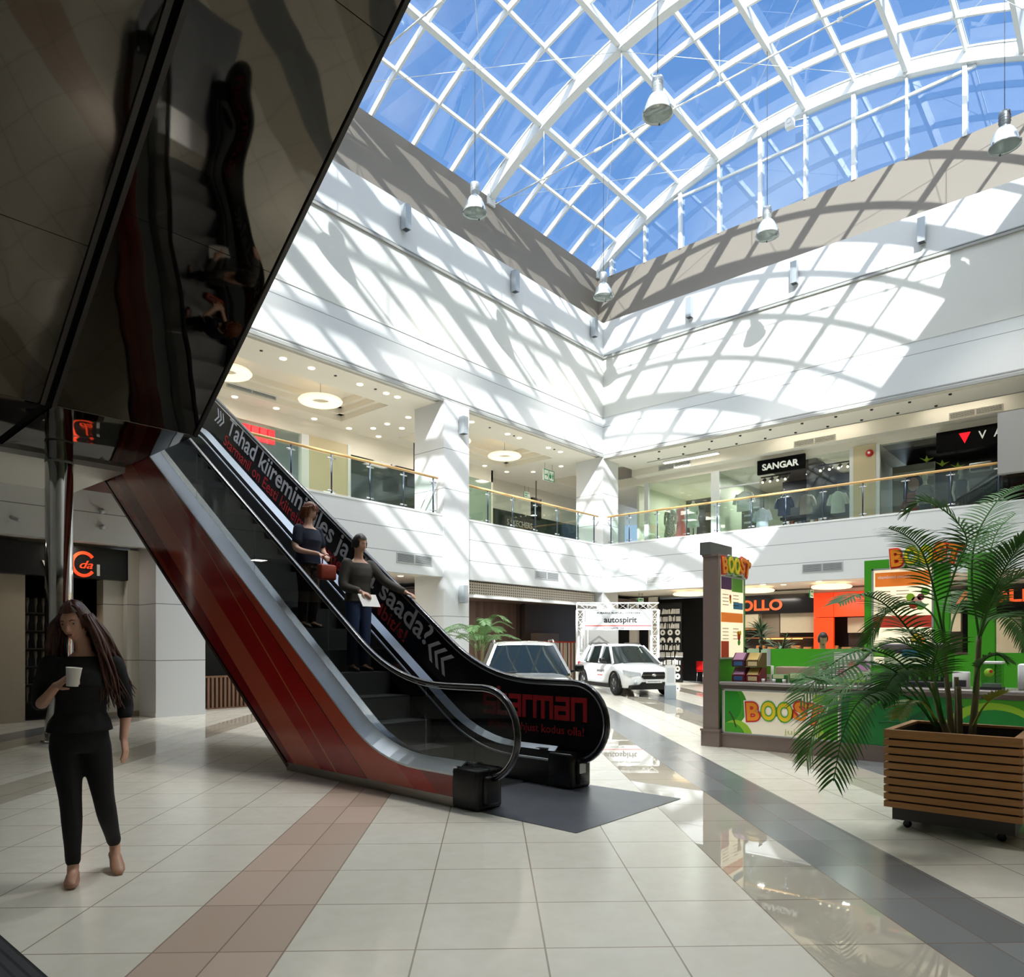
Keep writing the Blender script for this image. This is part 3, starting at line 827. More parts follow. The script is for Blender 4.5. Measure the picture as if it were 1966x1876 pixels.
MB().tube([(-.2,.1,.1),(.1,-.45,.16)], .012, 6).tube([(-.2,.1,-.1),(.1,-.45,-.06)], .012, 6).build('bracket', WFRAME, cam_)

# ------------------------------------------------------------------ ventilation grilles
GRD = mat('grille_dark', (86,90,88), .6)
def vent(c, wd, h, face, label, frm=LGREY):
    r = thing('vent_grille', label, 'vent grille', c, 0, 'double vent grilles')
    q = (lambda a,b,cc,d,e,f: (a,b,-d,-cc,e,f)) if face == '-y' else (lambda a,b,cc,d,e,f: (-d,-cc,a,b,e,f))
    fb = MB()
    for a, b in ((-wd/2,-wd/2+.03),(-.025,.025),(wd/2-.03,wd/2)): fb.box(*q(a,b,0,.014,-h/2,h/2))
    for e, f in ((-h/2,-h/2+.02),(h/2-.02,h/2)): fb.box(*q(-wd/2,wd/2,0,.0139,e,f))
    fb.build('frame', frm, r)
    MB().box(*q(-wd/2,wd/2,0,.003,-h/2,h/2)).build('backing', GRD, r)
    sl_ = MB(); n_ = max(4, int(h/.035))
    for i in range(n_): 
        z = -h/2+.02+(h-.04)*(i+.5)/n_; sl_.box(*q(-wd/2+.03,wd/2-.03,.003,.011,z-.008,z+.006))
    sl_.build('slats', frm, r)
    return r
vent((13.27, YL, 3.82), 1.28, .27, '-y', 'vent grille in the fascia left of the wide column')
vent((19.15, YL, 3.80), 1.28, .27, '-y', 'vent grille in the fascia between the two rear columns')
vent((XR, 12.6, 3.76), 1.15, .26, '-x', 'white vent grille in the sunlit fascia right of the corner', WPLAST)
vent((XR, 7.16, 3.80), 1.18, .26, '-x', 'vent grille in the fascia above the juice bar')
vent((10.6, 18.8, 8.64), 1.5, .24, '-y', 'vent grille in the gallery ceiling step beside the black escalator', LGREY)
for y, l in ((13.4,'vent grille above the shop window with dresses'), (8.2,'vent grille above the shop window right of the SANGAR sign'), (3.6,'vent grille above the black shop with the red triangle')):
    vent((25.0, y, 8.32 if y < 12 else 8.33), 1.35, .2, '-x', l, CLAMP)

# ------------------------------------------------------------------ ring lamps, downlights, light lines
RINGM = mat('ring_lamp_glow', (255,240,208), .5, var=.05, emit=.7, ecol=(255,236,205))
DLM = mat('downlight_glow', (255,246,225), .5, var=0.0, emit=2.2, ecol=(255,236,200))
LINEM = mat('light_line_glow', (255,250,238), .5, var=0.0, emit=9.0, ecol=(255,246,228))
def ring(x, y, z, top, label, grp):
    r = thing('ring_lamp', label, 'ceiling lamp', (x,y,z), 0, grp)
    prof_ = [(.24,0),(.27,.045),(.35,.07),(.48,.07),(.58,.045),(.62,0),(.58,-.045),(.48,-.06),(.35,-.06),(.27,-.04),(.24,0)]
    MB().lathe(prof_, 36).build('glowing_ring', RINGM, r)
    cb = MB(); cb.tube([(0,0,(top-z)*.45),(0,0,top-z)], .006, 5)
    for a in range(3): cb.tube([(0,0,(top-z)*.45),(.4*math.cos(a*2.1),.4*math.sin(a*2.1),.06)], .005, 5)
    cb.build('cable', DGREY, r)
    MB().lathe([(.06,top-z-.03),(.06,top-z)], 12, caps=True).build('ceiling_rose', WPLAST, r)
GR2, GR1 = 'ring lamps in the upper gallery', 'ring lamps under the gallery on the ground floor'
ring(9.2, 17.55, 8.42, 8.95, 'glowing ring lamp cut off by the mirrored escalator edge', GR2)
ring(12.03, 17.6, 8.42, 8.95, 'large glowing ring lamp in the ceiling coffer left of the wide column', GR2)
ring(17.3, 17.6, 8.42, 8.95, 'glowing ring lamp mostly hidden behind the wide column', GR2)
ring(19.95, 17.6, 8.42, 8.95, 'glowing ring lamp in the coffer between the two rear columns', GR2)
for y, l in ((12.5,'ring lamp above the shop with the book pattern'), (10.0,'ring lamp behind the juice bar menu column'), (7.5,'ring lamp in front of the orange cafe panel'), (4.9,'ring lamp behind the green menu frame')):
    ring(24.5, y, 3.36, Z1+.06, l, GR1)
def downlights(pts, label, grp):
    for p in pts:
        o = MB().lathe([(0,-.006),(.055,-.006),(.06,-.012),(.085,-.012),(.085,.004)], 16).build('recessed_downlight', DLM, None, p)
        tag(o, label, 'downlight', grp)
def spots(pts, label, grp):
    for p in pts:
        o = MB().lathe([(0,-.03),(.035,-.03),(.045,-.004),(.045,.004),(0,.004)], 10).build('sprinkler_head', BLACK, None, p)
        tag(o, label, 'sprinkler', grp)
zc = Z2-.004
downlights([(x, 15.75, zc) for x in (8.3,9.7,10.5,12.0,12.9,13.3)]+[(x, 15.75, zc) for x in (15.6,16.3,18.0,18.6,20.2,20.9)], 'small round downlight in the white soffit along the upper gallery edge', 'downlights along the gallery edge')
downlights([(x, 19.2, zc) for x in (8.9,10.3,11.6,12.9,14.2,15.4,17.8,19.2,20.6,21.9)]+[(14.7,y,zc) for y in (16.9,17.9,18.6)]+[(15.3,y,zc) for y in (16.6,17.9)]+[(22.6,y,zc) for y in (17.0,18.4)], 'small round downlight in the cream gallery ceiling behind the coffers', 'downlights behind the coffers')
spots([(x, 15.72, Z2+.012) for x in (9.1,11.2,12.5,15.95,17.1,18.3,20.5)], 'tiny black sprinkler in the soffit along the upper gallery edge', 'sprinklers along the left gallery edge')
spots([(22.95, y, 8.376) for y in (13.9,12.9,11.9,10.9,9.9,8.9,7.9,6.9,5.9,4.9,3.9)], 'tiny black fitting in the narrow soffit above the right gallery', 'fittings above the right gallery')
spots([(23.8, y, 8.376) for y in (13.4,12.4,11.4,10.4,9.4,8.4,7.4,6.4,5.4,4.4)], 'tiny black fitting in the second row above the right gallery', 'second row of fittings above the right gallery')
for y0, y1, l in ((11.4,13.6,'light line in the ceiling above the shop window with dresses'), (6.6,9.6,'long light line in the ceiling right of the SANGAR sign'), (2.9,5.0,'light line in the ceiling in front of the black shop')):
    r = thing('light_line', l, 'ceiling lamp', (24.55,(y0+y1)/2,8.44 if y0 > 11 else 8.79), 0, 'light lines above the right gallery')
    MB().box(-.1,.1,-(y1-y0)/2,(y1-y0)/2,-.07,.0).build('housing', WPLAST, r); MB().box(-.07,.07,-(y1-y0)/2+.02,(y1-y0)/2-.02,-.085,-.07).build('diffuser', LINEM, r)
downlights([(24.1, y, Z1+.058) for y in (11.2,8.9,6.3)]+[(23.6,y,Z1+.058) for y in (9.4,7.6)], 'small round downlight in the ground floor ceiling before the orange letter shop', 'downlights before the orange letter shop')
downlights([(x, 16.2, Z1+.058) for x in (11.4,13.0,13.8)]+[(3.4,15.35,Z1+.058),(5.2,15.35,Z1+.058)], 'small round downlight in the ground floor ceiling left of the wide column', 'downlights left of the wide column')

# ------------------------------------------------------------------ upper shops, left side (behind y = 19.5)
BEIGE = wall_mat('beige_stone_pier', (206,192,156), (), .5)
DKGL = mat('dark_shop_glass', (40,52,48), .06, 0.0, .6, var=.25, vscale=.6)
LTGL = mat('greenish_shop_back', (176,190,166), .5, var=.12, vscale=.8)
sbox('wall_shop_header_left', CEIL, XS, 21.4, 19.5, 19.7, 7.98, Z2)
sbox('wall_shop_back_left', LTGL, XS, 12.8, 22.5, 22.7, F2, 8.2)
sbox('wall_pier_left', BEIGE, 12.86, 14.34, 19.42, 19.9, F2, 7.98)
sbox('trim_8', WFRAME, 14.3, 14.42, 19.4, 19.5, F2, 7.98)
sbox('trim_9', WFRAME, 12.6, 12.86, 19.42, 19.6, F2, 7.98)
sbox('window_7', SHOPGL, 7.5, 12.6, 19.52, 19.53, F2, 7.98)
struct('window_8', MB().box(14.42, 19.4, 19.5, 19.52, F2, 7.72), DKGL)
sbox('wall_shop_panel_left', CEIL, 14.42, 19.4, 19.5, 19.7, 7.72, 7.98)
struct('window_9', MB().box(19.4, 21.3, 19.5, 19.52, F2, 7.98), mat('greenish_glass', (150,168,150), .1, 0.0, .6, var=.15, vscale=.8))
sbox('wall_corridor_left', CEIL, 21.3, 21.4, 19.5, 20.7, F2, Z2+.1)
sbox('wall_corridor_end', CEIL, 21.3, 33, 20.6, 20.8, F2, 9)
sbox('window_10', DKGL, 21.4, 31, 20.52, 20.6, F2, 7.25)
sg = thing('shop_sign', 'dark shop sign with white letters behind the railing between the rear columns', 'shop sign', (24.1, 20.45, 6.75))
MB().box(-1.0,1.0,-.07,.08,-.26,.28).build('sign_board', BLACK, sg)
text('lettering', 'S SKECHERS', mat('sign_grey_letters', (176,172,160), .5), sg, (-.85,-.078,-.12), (1,0,0), (0,0,1), 1.7, .26, .012, .01)
sg = thing('shop_sign', 'bright red block letters above the left gallery shop', 'shop sign', (11.0, 19.47, 7.62))
REDL = mat('red_lit_letter', (235,14,34), .4, var=.03, emit=.7, ecol=(235,14,34))
for k in range(4):
    mb = MB(); a = -.34+k*.265
    mb.box(a,a+.215,-.08,0,-.20,-.02); mb.box(a,a+.215,-.08,0,.03,.22); mb.box(a,a+.07,-.08,0,-.02,.03) 
    mb.build('letter', REDL, sg)
lg = text('window_logo', 'DC', WPLAST, None, (16.55, 19.49, 6.05), (1,0,0), (0,0,1), .34, .22, .008, .01); tag(lg, 'small white DC window lettering left of the wide column', 'window lettering')
# signs hung in the gallery
GREEN = mat('exit_green', (20,140,70), .4, var=.03, emit=.15, ecol=(20,140,70))
SIGNW = mat('sign_white', (236,240,234), .4, var=.02, emit=.1)
def hang_sign(x, y, z, w_, h, label, dark=False):
    r = thing('hanging_sign', label, 'sign', (x,y,z))
    MB().box(-w_/2,w_/2,-.02,.02,-h/2,h/2).build('sign_panel', GREEN if dark else SIGNW, r)
    f = MB()
    for a in (-w_/2, w_/2-.03) + (() if dark else (-.015,)): f.box(a,a+.03,-.024,-.02,-h/2,h/2)
    f.box(-w_/2,w_/2,-.0235,-.02,-h/2,-h/2+.03); f.box(-w_/2,w_/2,-.0235,-.02,h/2-.03,h/2); f.build('border', SIGNW if dark else GREEN, r)
    m_ = SIGNW if dark else GREEN
    a = MB(); s = h*.5; cx_ = -w_/4
    a.box(cx_-s*.45,cx_+s*.2,-.026,-.02,-s*.09,s*.09); a.prism([(cx_+s*.05,s*.36),(cx_+s*.2,s*.36),(cx_+s*.5,0),(cx_+s*.2,-s*.36),(cx_+s*.05,-s*.36),(cx_+s*.32,0)], -.026,-.02,'y'); a.build('arrow', m_, r)
    for k in range(2):
        b = MB(); cx_ = w_/4+(k-.5)*s*.7; b.disc((cx_,-.025,s*.42), s*.13, 'y', 12); b.prism([(cx_-s*.2,s*.24),(cx_+s*.2,s*.24),(cx_+(.12 if k else .3)*s,-s*.2),(cx_+s*.12,-s*.5),(cx_-s*.12,-s*.5),(cx_-(.12 if k else .3)*s,-s*.2)], -.026,-.02,'y'); b.build('pictogram', m_, r)
    hk = MB(); 
    for q in (-w_*.35, w_*.35): hk.tube([(q,0,h/2),(q,0,h/2+.25)], .006, 5)
    hk.build('hanger', DGREY, r); return r
hang_sign(22.0, 17.15, 8.0, .66, .42, 'white hanging sign with green arrow and toilet figures beside the corner column')
hang_sign(24.0, 19.9, 7.95, .36, .24, 'small green exit sign far back behind the gallery railing', True)
tvs = thing('hanging_screen', 'black hanging screen left of the corner column', 'screen', (24.1, 19.3, 7.2)); MB().box(-.5,.1,-.05,.05,-.4,.5).build('screen', BLACKG, tvs); MB().tube([(-.2,0,.5),(-.2,0,1.25)], .02, 6).build('pole', DGREY, tvs)
bx_ = thing('hanging_screen', 'black screen on the gallery above the DC lettering', 'screen', (16.9, 18.9, 7.15)); MB().box(-.55,.1,-.05,.05,-.25,.3).build('screen', BLACKG, bx_); MB().tube([(-.2,0,.3),(-.2,0,1.3)], .02, 6).build('pole', DGREY, bx_)
ar = thing('fire_alarm_plate', 'white fire point panel with red symbol on the beige pier', 'fire alarm', (13.6, 19.435, 6.1)); MB().box(-.22,.22,-.02,0,-.25,.25).build('panel', SIGNW, ar); MB().box(-.08,.08,-.03,-.02,-.08,.08).build('symbol', RED, ar)

# ------------------------------------------------------------------ upper shops, right side (behind x = 25.5)
GX = 25.5
PALE = wall_mat('pale_green_shop', (206,214,196), (), .5)
WARMW = wall_mat('warm_shop_wall', (214,206,186), (), .5)
sbox('wall_shop_header_right', CEIL, GX, GX+.2, -8, 18, 7.95, 8.3)
sbox('wall_shop_back_right', PALE, 30.5, 30.7, 7, 18, F2, 8.3)
sbox('wall_shop_back_black', BLACK, 29, 29.2, -8, 6.3, F2, 8.3)
sbox('wall_shop_side', PALE, GX+.1, 30.5, 11.9, 12.0, F2, 7.95)
sbox('wall_shop_end', PALE, GX+.1, 30.5, 15.3, 15.4, F2, 7.95)
sbox('wall_shop_divider', WARMW, GX+.1, 30.5, 6.8, 7.1, F2, 7.95)
sbox('ceiling_shop_right', CEIL, GX+.2, 30.5, 7.1, 18, 7.95, 8.0)
sbox('ceiling_shop_black', BLACK, GX+.2, 29, -8, 6.3, 7.95, 8.0)
sbox('wall_pier_right', BEIGE, GX-.06, GX+.4, 6.42, 7.1, F2, 8.0)
for i, (a, b) in enumerate(((14.8,14.98),(11.79,12.12),(7.1,7.22),(6.3,6.42))): sbox('trim_%d' % (10+i), WFRAME, GX-.05, GX+.08, a, b, F2, 7.98)
for i, (a, b) in enumerate(((12.12,14.8),(10.28,11.79),(7.22,8.63),(3.0,6.3))):
    sbox('window_%d' % (11+i), SHOPGL, GX+.01, GX+.02, a, b, F2+.02, 7.95)
sbox('trim_14', WFRAME, GX-.02, GX+.04, 10.28, 11.79, 7.3, 7.35)
sbox('wall_dress_backdrop', mat('dark_green_panel', (26,30,24), .6, 0, .2), 27.6, 27.7, 12.85, 14.25, F2+.42, 7.5)
sbox('floor_dress_platform', WPLAST, 25.8, 27.4, 12.3, 14.75, F2, F2+.42)
sg = thing('shop_sign', 'black shop sign with white wide letters SANGAR', 'shop sign', (GX-.12, 9.46, 7.80))
MB().box(-.06,.06,-.83,.83,-.25,.25).build('sign_board', SIGNB, sg)
text('lettering', 'SANGAR', SIGNW, sg, (-.075,.64,-.12), (0,-1,0), (0,0,1), 1.28, .22, .02, .03)
sg = thing('shop_sign', 'black shop sign with a red triangle and white letters', 'shop sign', (GX-.12, 3.55, 7.69))
MB().box(-.08,.08,-1.2,1.12,-.31,.28).build('sign_board', SIGNB, sg)
MB().prism([(.52,.15),(.22,.15),(.37,-.17)], -.095, -.08, 'x').build('red_triangle', REDL, sg)
text('lettering', 'V', SIGNW, sg, (-.095,.02,-.11), (0,-1,0), (0,0,1), .2, .24, .015, .01)
text('lettering', 'A', SIGNW, sg, (-.095,-.36,-.11), (0,-1,0), (0,0,1), .22, .24, .015, .01)
text('lettering', 'N', SIGNW, sg, (-.095,-.74,-.11), (0,-1,0), (0,0,1), .2, .24, .015, .01)
gp = sbox('wall_grey_panel', wall_mat('grey_hanging_panel', (150,148,144), ()), XR-.32, XR-.1, 0.4, 2.72, 5.86, 7.42)
# escalator beyond the railing at the right edge
e2 = thing('escalator_balustrade', 'dark sloping escalator balustrade behind the right end of the gallery railing', 'escalator', (23.6, 2.6, F2))
MB().prism([(1.2,.0),(1.2,.35),(-1.3,1.75),(-1.3,.0)], -.03, .03, 'x').build('glass_panel', DARKGL, e2)
MB().tube([(0,1.35,.2),(0,1.2,.38),(0,-1.3,1.78)], .05, 8).build('handrail', RUBBER, e2)
MB().prism([(1.1,0),(-1.3,1.35),(-1.3,0)], .05, .09, 'x').build('side_panel', mat('dark_red_cladding', (88,18,20), .3), e2)

# mannequins
MANN = mat('mannequin_white', (226,224,216), .4, var=.02)
def torso_rings(sc=1.0, spec=()):
    out = []
    for z, rx, ry, dy in spec: out.append([(rx*sc*math.cos(2*PI*j/20), dy+ry*sc*math.sin(2*PI*j/20), z) for j in range(20)])
    return out
FIG = [(.80,.165,.115,0),(.88,.17,.12,0),(.98,.135,.095,0),(1.06,.115,.085,0),(1.16,.135,.095,-.01),(1.26,.155,.11,-.015),(1.36,.165,.09,0),(1.41,.14,.07,0),(1.44,.07,.055,0),(1.50,.05,.05,0),(1.54,.055,.055,0)]
def mannequin(loc, rz, m, label, length, flare, sleeves=0.0, strap=True, head=False, grp='mannequins in the dress window', arms=True, pants=None):
    r = thing('mannequin', label, 'mannequin', loc, rz, grp)
    b = MB(); b.loft(torso_rings(1.0, FIG))
    for s in (-1, 1):
        b.tube([(s*.085,0,.82),(s*.09,.0,.48),(s*.085,.01,.08),(s*.085,-.06,.02)], [.085,.06,.04,.035], 10)
        if arms: b.tube([(s*.165,0,1.37),(s*.20,.0,1.22),(s*.22,.02,1.05),(s*.20,-.03,.86),(s*.19,-.05,.76)], [.05,.042,.036,.028,.03], 10)
    if head: b.ball((0,-.01,1.66), .1, 16, 12, None, (.85,1.0,1.25))
    b.build('mannequin_body', MANN, r)
    if length is not None:
        top = 1.37 if strap else 1.42
        spec = []
        for z, rx, ry, dy in FIG:
            if z >= .98 and z <= top: spec.append((z, rx*1.06+.006, ry*1.08+.006, dy))
        low = []
        for k in range(7):
            q = k/6; z = .98-(.98-length)*q; w_ = .145+(flare-.145)*q**.8
            low.append([((w_*(1+.05*q*math.cos(7*2*PI*j/40)))*math.cos(2*PI*j/40), (w_*.75*(1+.05*q*math.cos(7*2*PI*j/40)))*math.sin(2*PI*j/40), z) for j in range(40)])
        d = MB(); up = [[(rx*math.cos(2*PI*j/40), dy+ry*math.sin(2*PI*j/40), z) for j in range(40)] for z, rx, ry, dy in spec]
        d.loft(low[::-1]+up[1:], False)
        if sleeves:
            for s in (-1, 1): d.tube([(s*.15,0,1.36),(s*.205,.0,1.22),(s*.225,.02,1.05),(s*.205,-.03,1.38-sleeves)], [.06,.056,.052,.05], 12, False)
        if strap:
            for s in (-1, 1): d.tube([(s*.09,-.085,1.34),(s*.085,-.02,1.44),(s*.09,.07,1.36)], .014, 6)
        d.build('dress' if length < .75 else 'top', m, r)
    if pants: 
        q = MB()
        q.loft(torso_rings(1.05, [f for f in FIG if f[0] <= 1.06]))
        for s in (-1, 1): q.tube([(s*.085,0,.84),(s*.09,0,.48),(s*.085,.01,.1)], [.1,.075,.055], 12)
        q.build('trousers', pants, r)
    return r
fl = bpy.data.materials.new('floral_fabric'); t = NT(fl)
t.principled(t.ramp(t.noise(26.0, 2.0), [(0,L3((70,80,74))),(.42,L3((150,158,146))),(.55,L3((206,206,190))),(.64,L3((120,70,70)))]), .7)
zf = F2+.42
mannequin((26.7,14.5,zf), R(-80), fl, 'mannequin in a grey floral long-sleeved dress in the gallery shop window', .32, .25, .55, False)
mannequin((26.5,13.90,zf), R(-95), mat('coral_fabric', (236,104,110), .7), 'mannequin in a long coral red dress in the gallery shop window', .06, .24)
mannequin((26.2,13.22,zf), R(-95), mat('mint_fabric', (206,226,214), .7), 'mannequin in a short mint dress in the gallery shop window', .52, .26)
# shirts and shelving in the SANGAR shop
def shirt(loc, rz, m, label, w_=.5):
    r = thing('hanging_shirt', label, 'shirt', loc, rz, 'shirts hanging in the SANGAR shop')
    b = MB()
    b.loft([[(w_/2*k*math.cos(2*PI*j/20), .09*math.sin(2*PI*j/20), z) for j in range(20)] for z, k in ((0,.95),(.25,.9),(.5,.98),(.62,.9),(.68,.45),(.72,.3))])
    for s in (-1,1): b.tube([(s*w_*.38,0,.62),(s*w_*.55,0,.45),(s*w_*.62,0,.28)], [.08,.075,.07], 10)
    b.build('shirt_body', m, r)
    MB().tube([(-.2,0,.66),(0,0,.74),(.2,0,.66)], .008, 5).tube([(0,0,.74),(0,0,1.0)], .006, 5).build('hanger', STEEL, r)
SHB = mat('pale_blue_cotton', (196,204,220), .8); SHW = mat('white_cotton', (226,226,226), .8); SHT = mat('taupe_cotton', (150,140,136), .8); SHN = mat('navy_cotton', (62,72,104), .8)
shirt((26.2,11.15,6.5), R(-90), SHW, 'white shirt hung left of the SANGAR entrance', .62)
shirt((26.0,10.38,5.75), R(-90), SHB, 'pale blue shirt hung low left of the SANGAR entrance')
shirt((27.0,9.95,6.3), R(-90), SHN, 'blue shirt inside the dark SANGAR entrance')
shirt((27.0,9.15,6.25), R(-90), SHT, 'taupe shirt inside the dark SANGAR entrance')
shirt((26.0,7.75,6.0), R(-90), SHW, 'white shirt in the window right of the SANGAR sign')
sbox('wall_shop_dark_back', mat('shop_dark_brown', (66,58,54), .5), 29.4, 29.5, 7.1, 10.6, F2, 7.95)
sbox('ceiling_shop_entrance', mat('shop_dark_brown', (66,58,54), .5), GX+.3, 29.3, 8.4, 10.3, 7.88, 7.94)
sbox('wall_shop_entrance_back', mat('shop_navy', (34,40,52), .5), 28.6, 28.7, 8.0, 10.6, F2, 7.9)
rk = thing('clothes_rack', 'dark rack of folded and hung clothes inside the SANGAR entrance', 'clothes rack', (27.3,9.2,F2))
MB().box(-.3,.3,-.9,.9,.95,1.05).box(-.3,.3,-.9,.9,.0,.1).build('shelf', BLACK, rk)
for k in range(12):
    MB().box(-.25,.25,-.85+k*.142,-.85+k*.142+.10,.12,.80+.1*random.random()).build('garment', [SHN,SHT,SHB,mat('rust_cotton',(150,84,60),.8),SHW,mat('black_cotton',(34,34,38),.8)][k%6], rk)
rk = thing('display_board', 'dark display board with small folded items behind the glass left of the SANGAR entrance', 'display board', (26.9,11.1,F2))
MB().box(-.05,.05,-.42,.42,.2,1.9).box(-.03,.03,-.3,.3,0,.2).build('board', mat('board_green_grey', (84,92,82), .5), rk)
for i in range(5):
    for j in range(2): MB().box(-.12,-.05,-.32+j*.36,-.06+j*.36,.4+i*.27,.47+i*.27).build('folded_item', [SHW,SHB,mat('mint_cotton',(150,190,160),.8)][(i+j)%3], rk)
def track(x, y0, y1, z, label, n_, d=1):
    r = thing('spotlight_track', label, 'spotlights', (x,(y0+y1)/2,z), 0, 'ceiling spotlight tracks')
    MB().box(-.025,.025,-(y1-y0)/2,(y1-y0)/2,0,.04).build('track', BLACK, r)
    for k in range(n_):
        yy = -(y1-y0)/2+(y1-y0)*(k+.5)/n_
        h = MB(); h.tube([(0,yy,0),(0,yy,-.09)], .012, 6); h.tube([(.02,yy,-.06),(-.12*d,yy+.03,-.18)], .06, 12)
        o = h.build('spotlight', mat('spot_grey',(120,120,118),.4,.4), r)
        MB().ball((-.125*d,yy+.03,-.185), .045, 10, 6).build('bulb', DLM, o)
track(26.2, 9.4, 10.5, 7.62, 'black spotlight track under the SANGAR sign', 4)
track(26.3, 7.3, 8.5, 7.75, 'spotlight track in the window right of the SANGAR sign', 4)
# black shop with poster and mannequins
ps = thing('advert_poster', 'large poster of a dark-haired person in red inside the black shop', 'poster', (26.5, 5.55, F2))
MB().box(0,.04,-.62,.62,0,2.2).build('board', mat('poster_grey',(150,144,138),.5), ps)
pm_ = MB(); pm_.prism(circ(0,1.55,.17,24,.22), -.004, 0, 'x'); pm_.build('poster_face', mat('poster_skin',(196,142,112),.5), ps)
pm_ = MB(); pm_.prism([(-.3,1.1),(-.26,1.7),(-.1,1.88),(.1,1.88),(.26,1.7),(.3,1.1)], -.003, 0, 'x'); pm_.build('poster_hair', mat('poster_hair',(46,30,26),.5), ps)
pm_ = MB(); pm_.prism([(-.34,.1),(-.36,.9),(-.16,1.3),(.16,1.3),(.36,.9),(.34,.1)], -.0035, 0, 'x'); pm_.build('poster_jacket', mat('poster_red',(150,38,44),.5), ps)
pm_ = MB(); pm_.prism([(-.6,1.75),(.6,1.75),(.6,1.98),(-.6,1.98)], -.002, 0, 'x'); pm_.build('poster_band', mat('poster_white',(214,210,204),.5), ps)
GT = mat('grey_top', (120,118,114), .8); BLC = mat('black_jacket', (30,32,36), .7); DNM = mat('denim', (70,90,120), .8)
mannequin((26.2,5.15,F2), R(-80), GT, 'headed mannequin in a grey top left in the black shop window', .78, .19, .4, False, True, 'mannequins in the black shop', True, DNM)
mannequin((26.1,4.15,F2), R(-60), BLC, 'headed mannequin in a dark vest in the middle of the black shop window', .78, .19, 0, False, True, 'mannequins in the black shop', True, GT)
LEAF_Y = mat('yellow_green_leaf', (176,190,60), .6)
for i, (y, z) in enumerate(((5.05,7.35),(4.62,7.15),(4.2,7.0))):
    o = thing('paper_bird', 'yellow-green paper bird hanging in the black shop window', 'decoration', (25.9,y,z), 0, 'paper birds in the black shop window')
    MB().prism([(-.2,.02),(-.05,.0),(0,.12),(.04,.0),(.2,.08),(.05,-.05),(0,-.1),(-.06,-.05)], -.01, .01, 'x').build('bird', LEAF_Y, o)
    MB().tube([(0,0,.1),(0,0,7.955-z)], .003, 5).build('thread', DGREY, o)
al = thing('fire_alarm_bell', 'red round alarm bell high on the beige pier beside the black shop', 'alarm', (GX-.055, 6.6, 7.72))
MB().lathe([(0,-.09),(.06,-.085),(.11,-.05),(.12,0)], 20, (0,0,0), None, 'x').build('bell', RED, al); MB().lathe([(0,-.1),(.04,-.097),(.045,-.085)], 14, (0,0,0), None, 'x').build('bell_center', WPLAST, al)
ac = thing('wall_heater', 'white wall heater in the dark entrance under the red triangle sign', 'heater', (27.0, 3.75, 7.1)); MB().rbox(-.1,.1,-.3,.3,-.14,.14,.03).build('heater_body', WPLAST, ac); MB().box(-.11,-.1,-.26,.26,-.11,-.04).build('heater_grille', GRD, ac)
# ------------------------------------------------------------------ pixel-to-place helper (photo pixel + distance along the view axis)
FW = Vector((math.cos(YAW), math.sin(YAW), 0)); RW = Vector((math.sin(YAW), -math.cos(YAW), 0))
def at(px, py, d):
    return Vector((0,0,1.45)) + FW*d + RW*((px-983)/1390*d) + Vector((0,0,(1240-py)/1390*d))

# ------------------------------------------------------------------ ground floor, left: black-fronted shop
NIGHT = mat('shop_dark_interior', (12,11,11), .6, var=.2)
OFFW = wall_mat('off_white_wall', (214,210,200), (1.15, 2.3))
sbox('wall_shop_ground_left', NIGHT, XS, 6.0, 18.6, 18.8, 0, Z1)
sbox('ceiling_shop_ground_left', NIGHT, XS, 6.0, 16.3, 18.6, 3.0, 3.05)
sbox('floor_shop_ground_left', NIGHT, XS, 6.0, 16.3, 18.6, 0, .004)
sbox('wall_shop_side_ground', NIGHT, 6.0, 6.1, 16.2, 18.6, 0, Z1)
mb = MB(); mb.box(6.1, 6.34, 15.75, 16.3, 0, Z1); mb.box(5.72, 6.1, 15.95, 16.3, 0, 2.8)
struct('wall_ground_left', mb, OFFW)
sbox('baseboard_left', mat('stone_skirting', (150,138,118), .4), 5.7, 6.34, 15.72, 15.75, 0, .1)
sbox('trim_15', mat('shop_frame_beige', (168,156,138), .5), 3.95, 4.35, 15.95, 16.2, 0, 2.8)
sbox('trim_16', mat('shop_lintel', (150,142,128), .5), XS, 3.95, 15.95, 16.2, 2.55, 2.8)
sbox('window_15', glass('dark_shop_pane', (60,58,56), .9, 0, .03), XS, 3.95, 16.1, 16.11, .02, 2.55)
sg = thing('shop_sign', 'black shop sign with a large orange C on the ground floor at the left', 'shop sign', (3.0, 15.85, 3.08))
MB().box(-8, 3.12, -.1, .1, -.29, .33).build('sign_board', BLACK, sg)
ORC = mat('orange_lit_letter', (236,74,36), .4, var=.03, emit=.55, ecol=(236,64,30))
cxx = 5.283-3.0
mb = MB(); n_ = 30; ri, ro = .175, .228
pts = [( cxx+r_*math.cos(a), -.02+r_*math.sin(a)*1.12) for r_, rng in ((ro, range(n_+1)), (ri, range(n_, -1, -1))) for i in rng for a in [R(38)+R(284)*i/n_]]
mb.prism(pts, -.13, -.1, 'y'); mb.build('letter', ORC, sg)
text('letter', 'da', ORC, sg, (cxx-.07,-.102,-.10), (1,0,0), (0,0,1), .24, .16, .02, .004, .35)
text('letter', 'VIN', mat('sign_white_letters', (200,200,196), .4), sg, (4.565-3.0,-.102,-.23), (1,0,0), (0,0,1), .50, .235, .02, .005)
text('letter', 'I', mat('sign_white_letters', (200,200,196), .4), sg, (5.528-3.0,-.102,-.23), (1,0,0), (0,0,1), .05, .235, .02, .005)
BULB = mat('warm_bulb', (255,206,110), .4, var=0, emit=9.0, ecol=(255,190,80))
sh = thing('display_shelf', 'dark display shelf with small glinting goods in the black-fronted shop', 'shelf', (5.1, 16.9, 0))
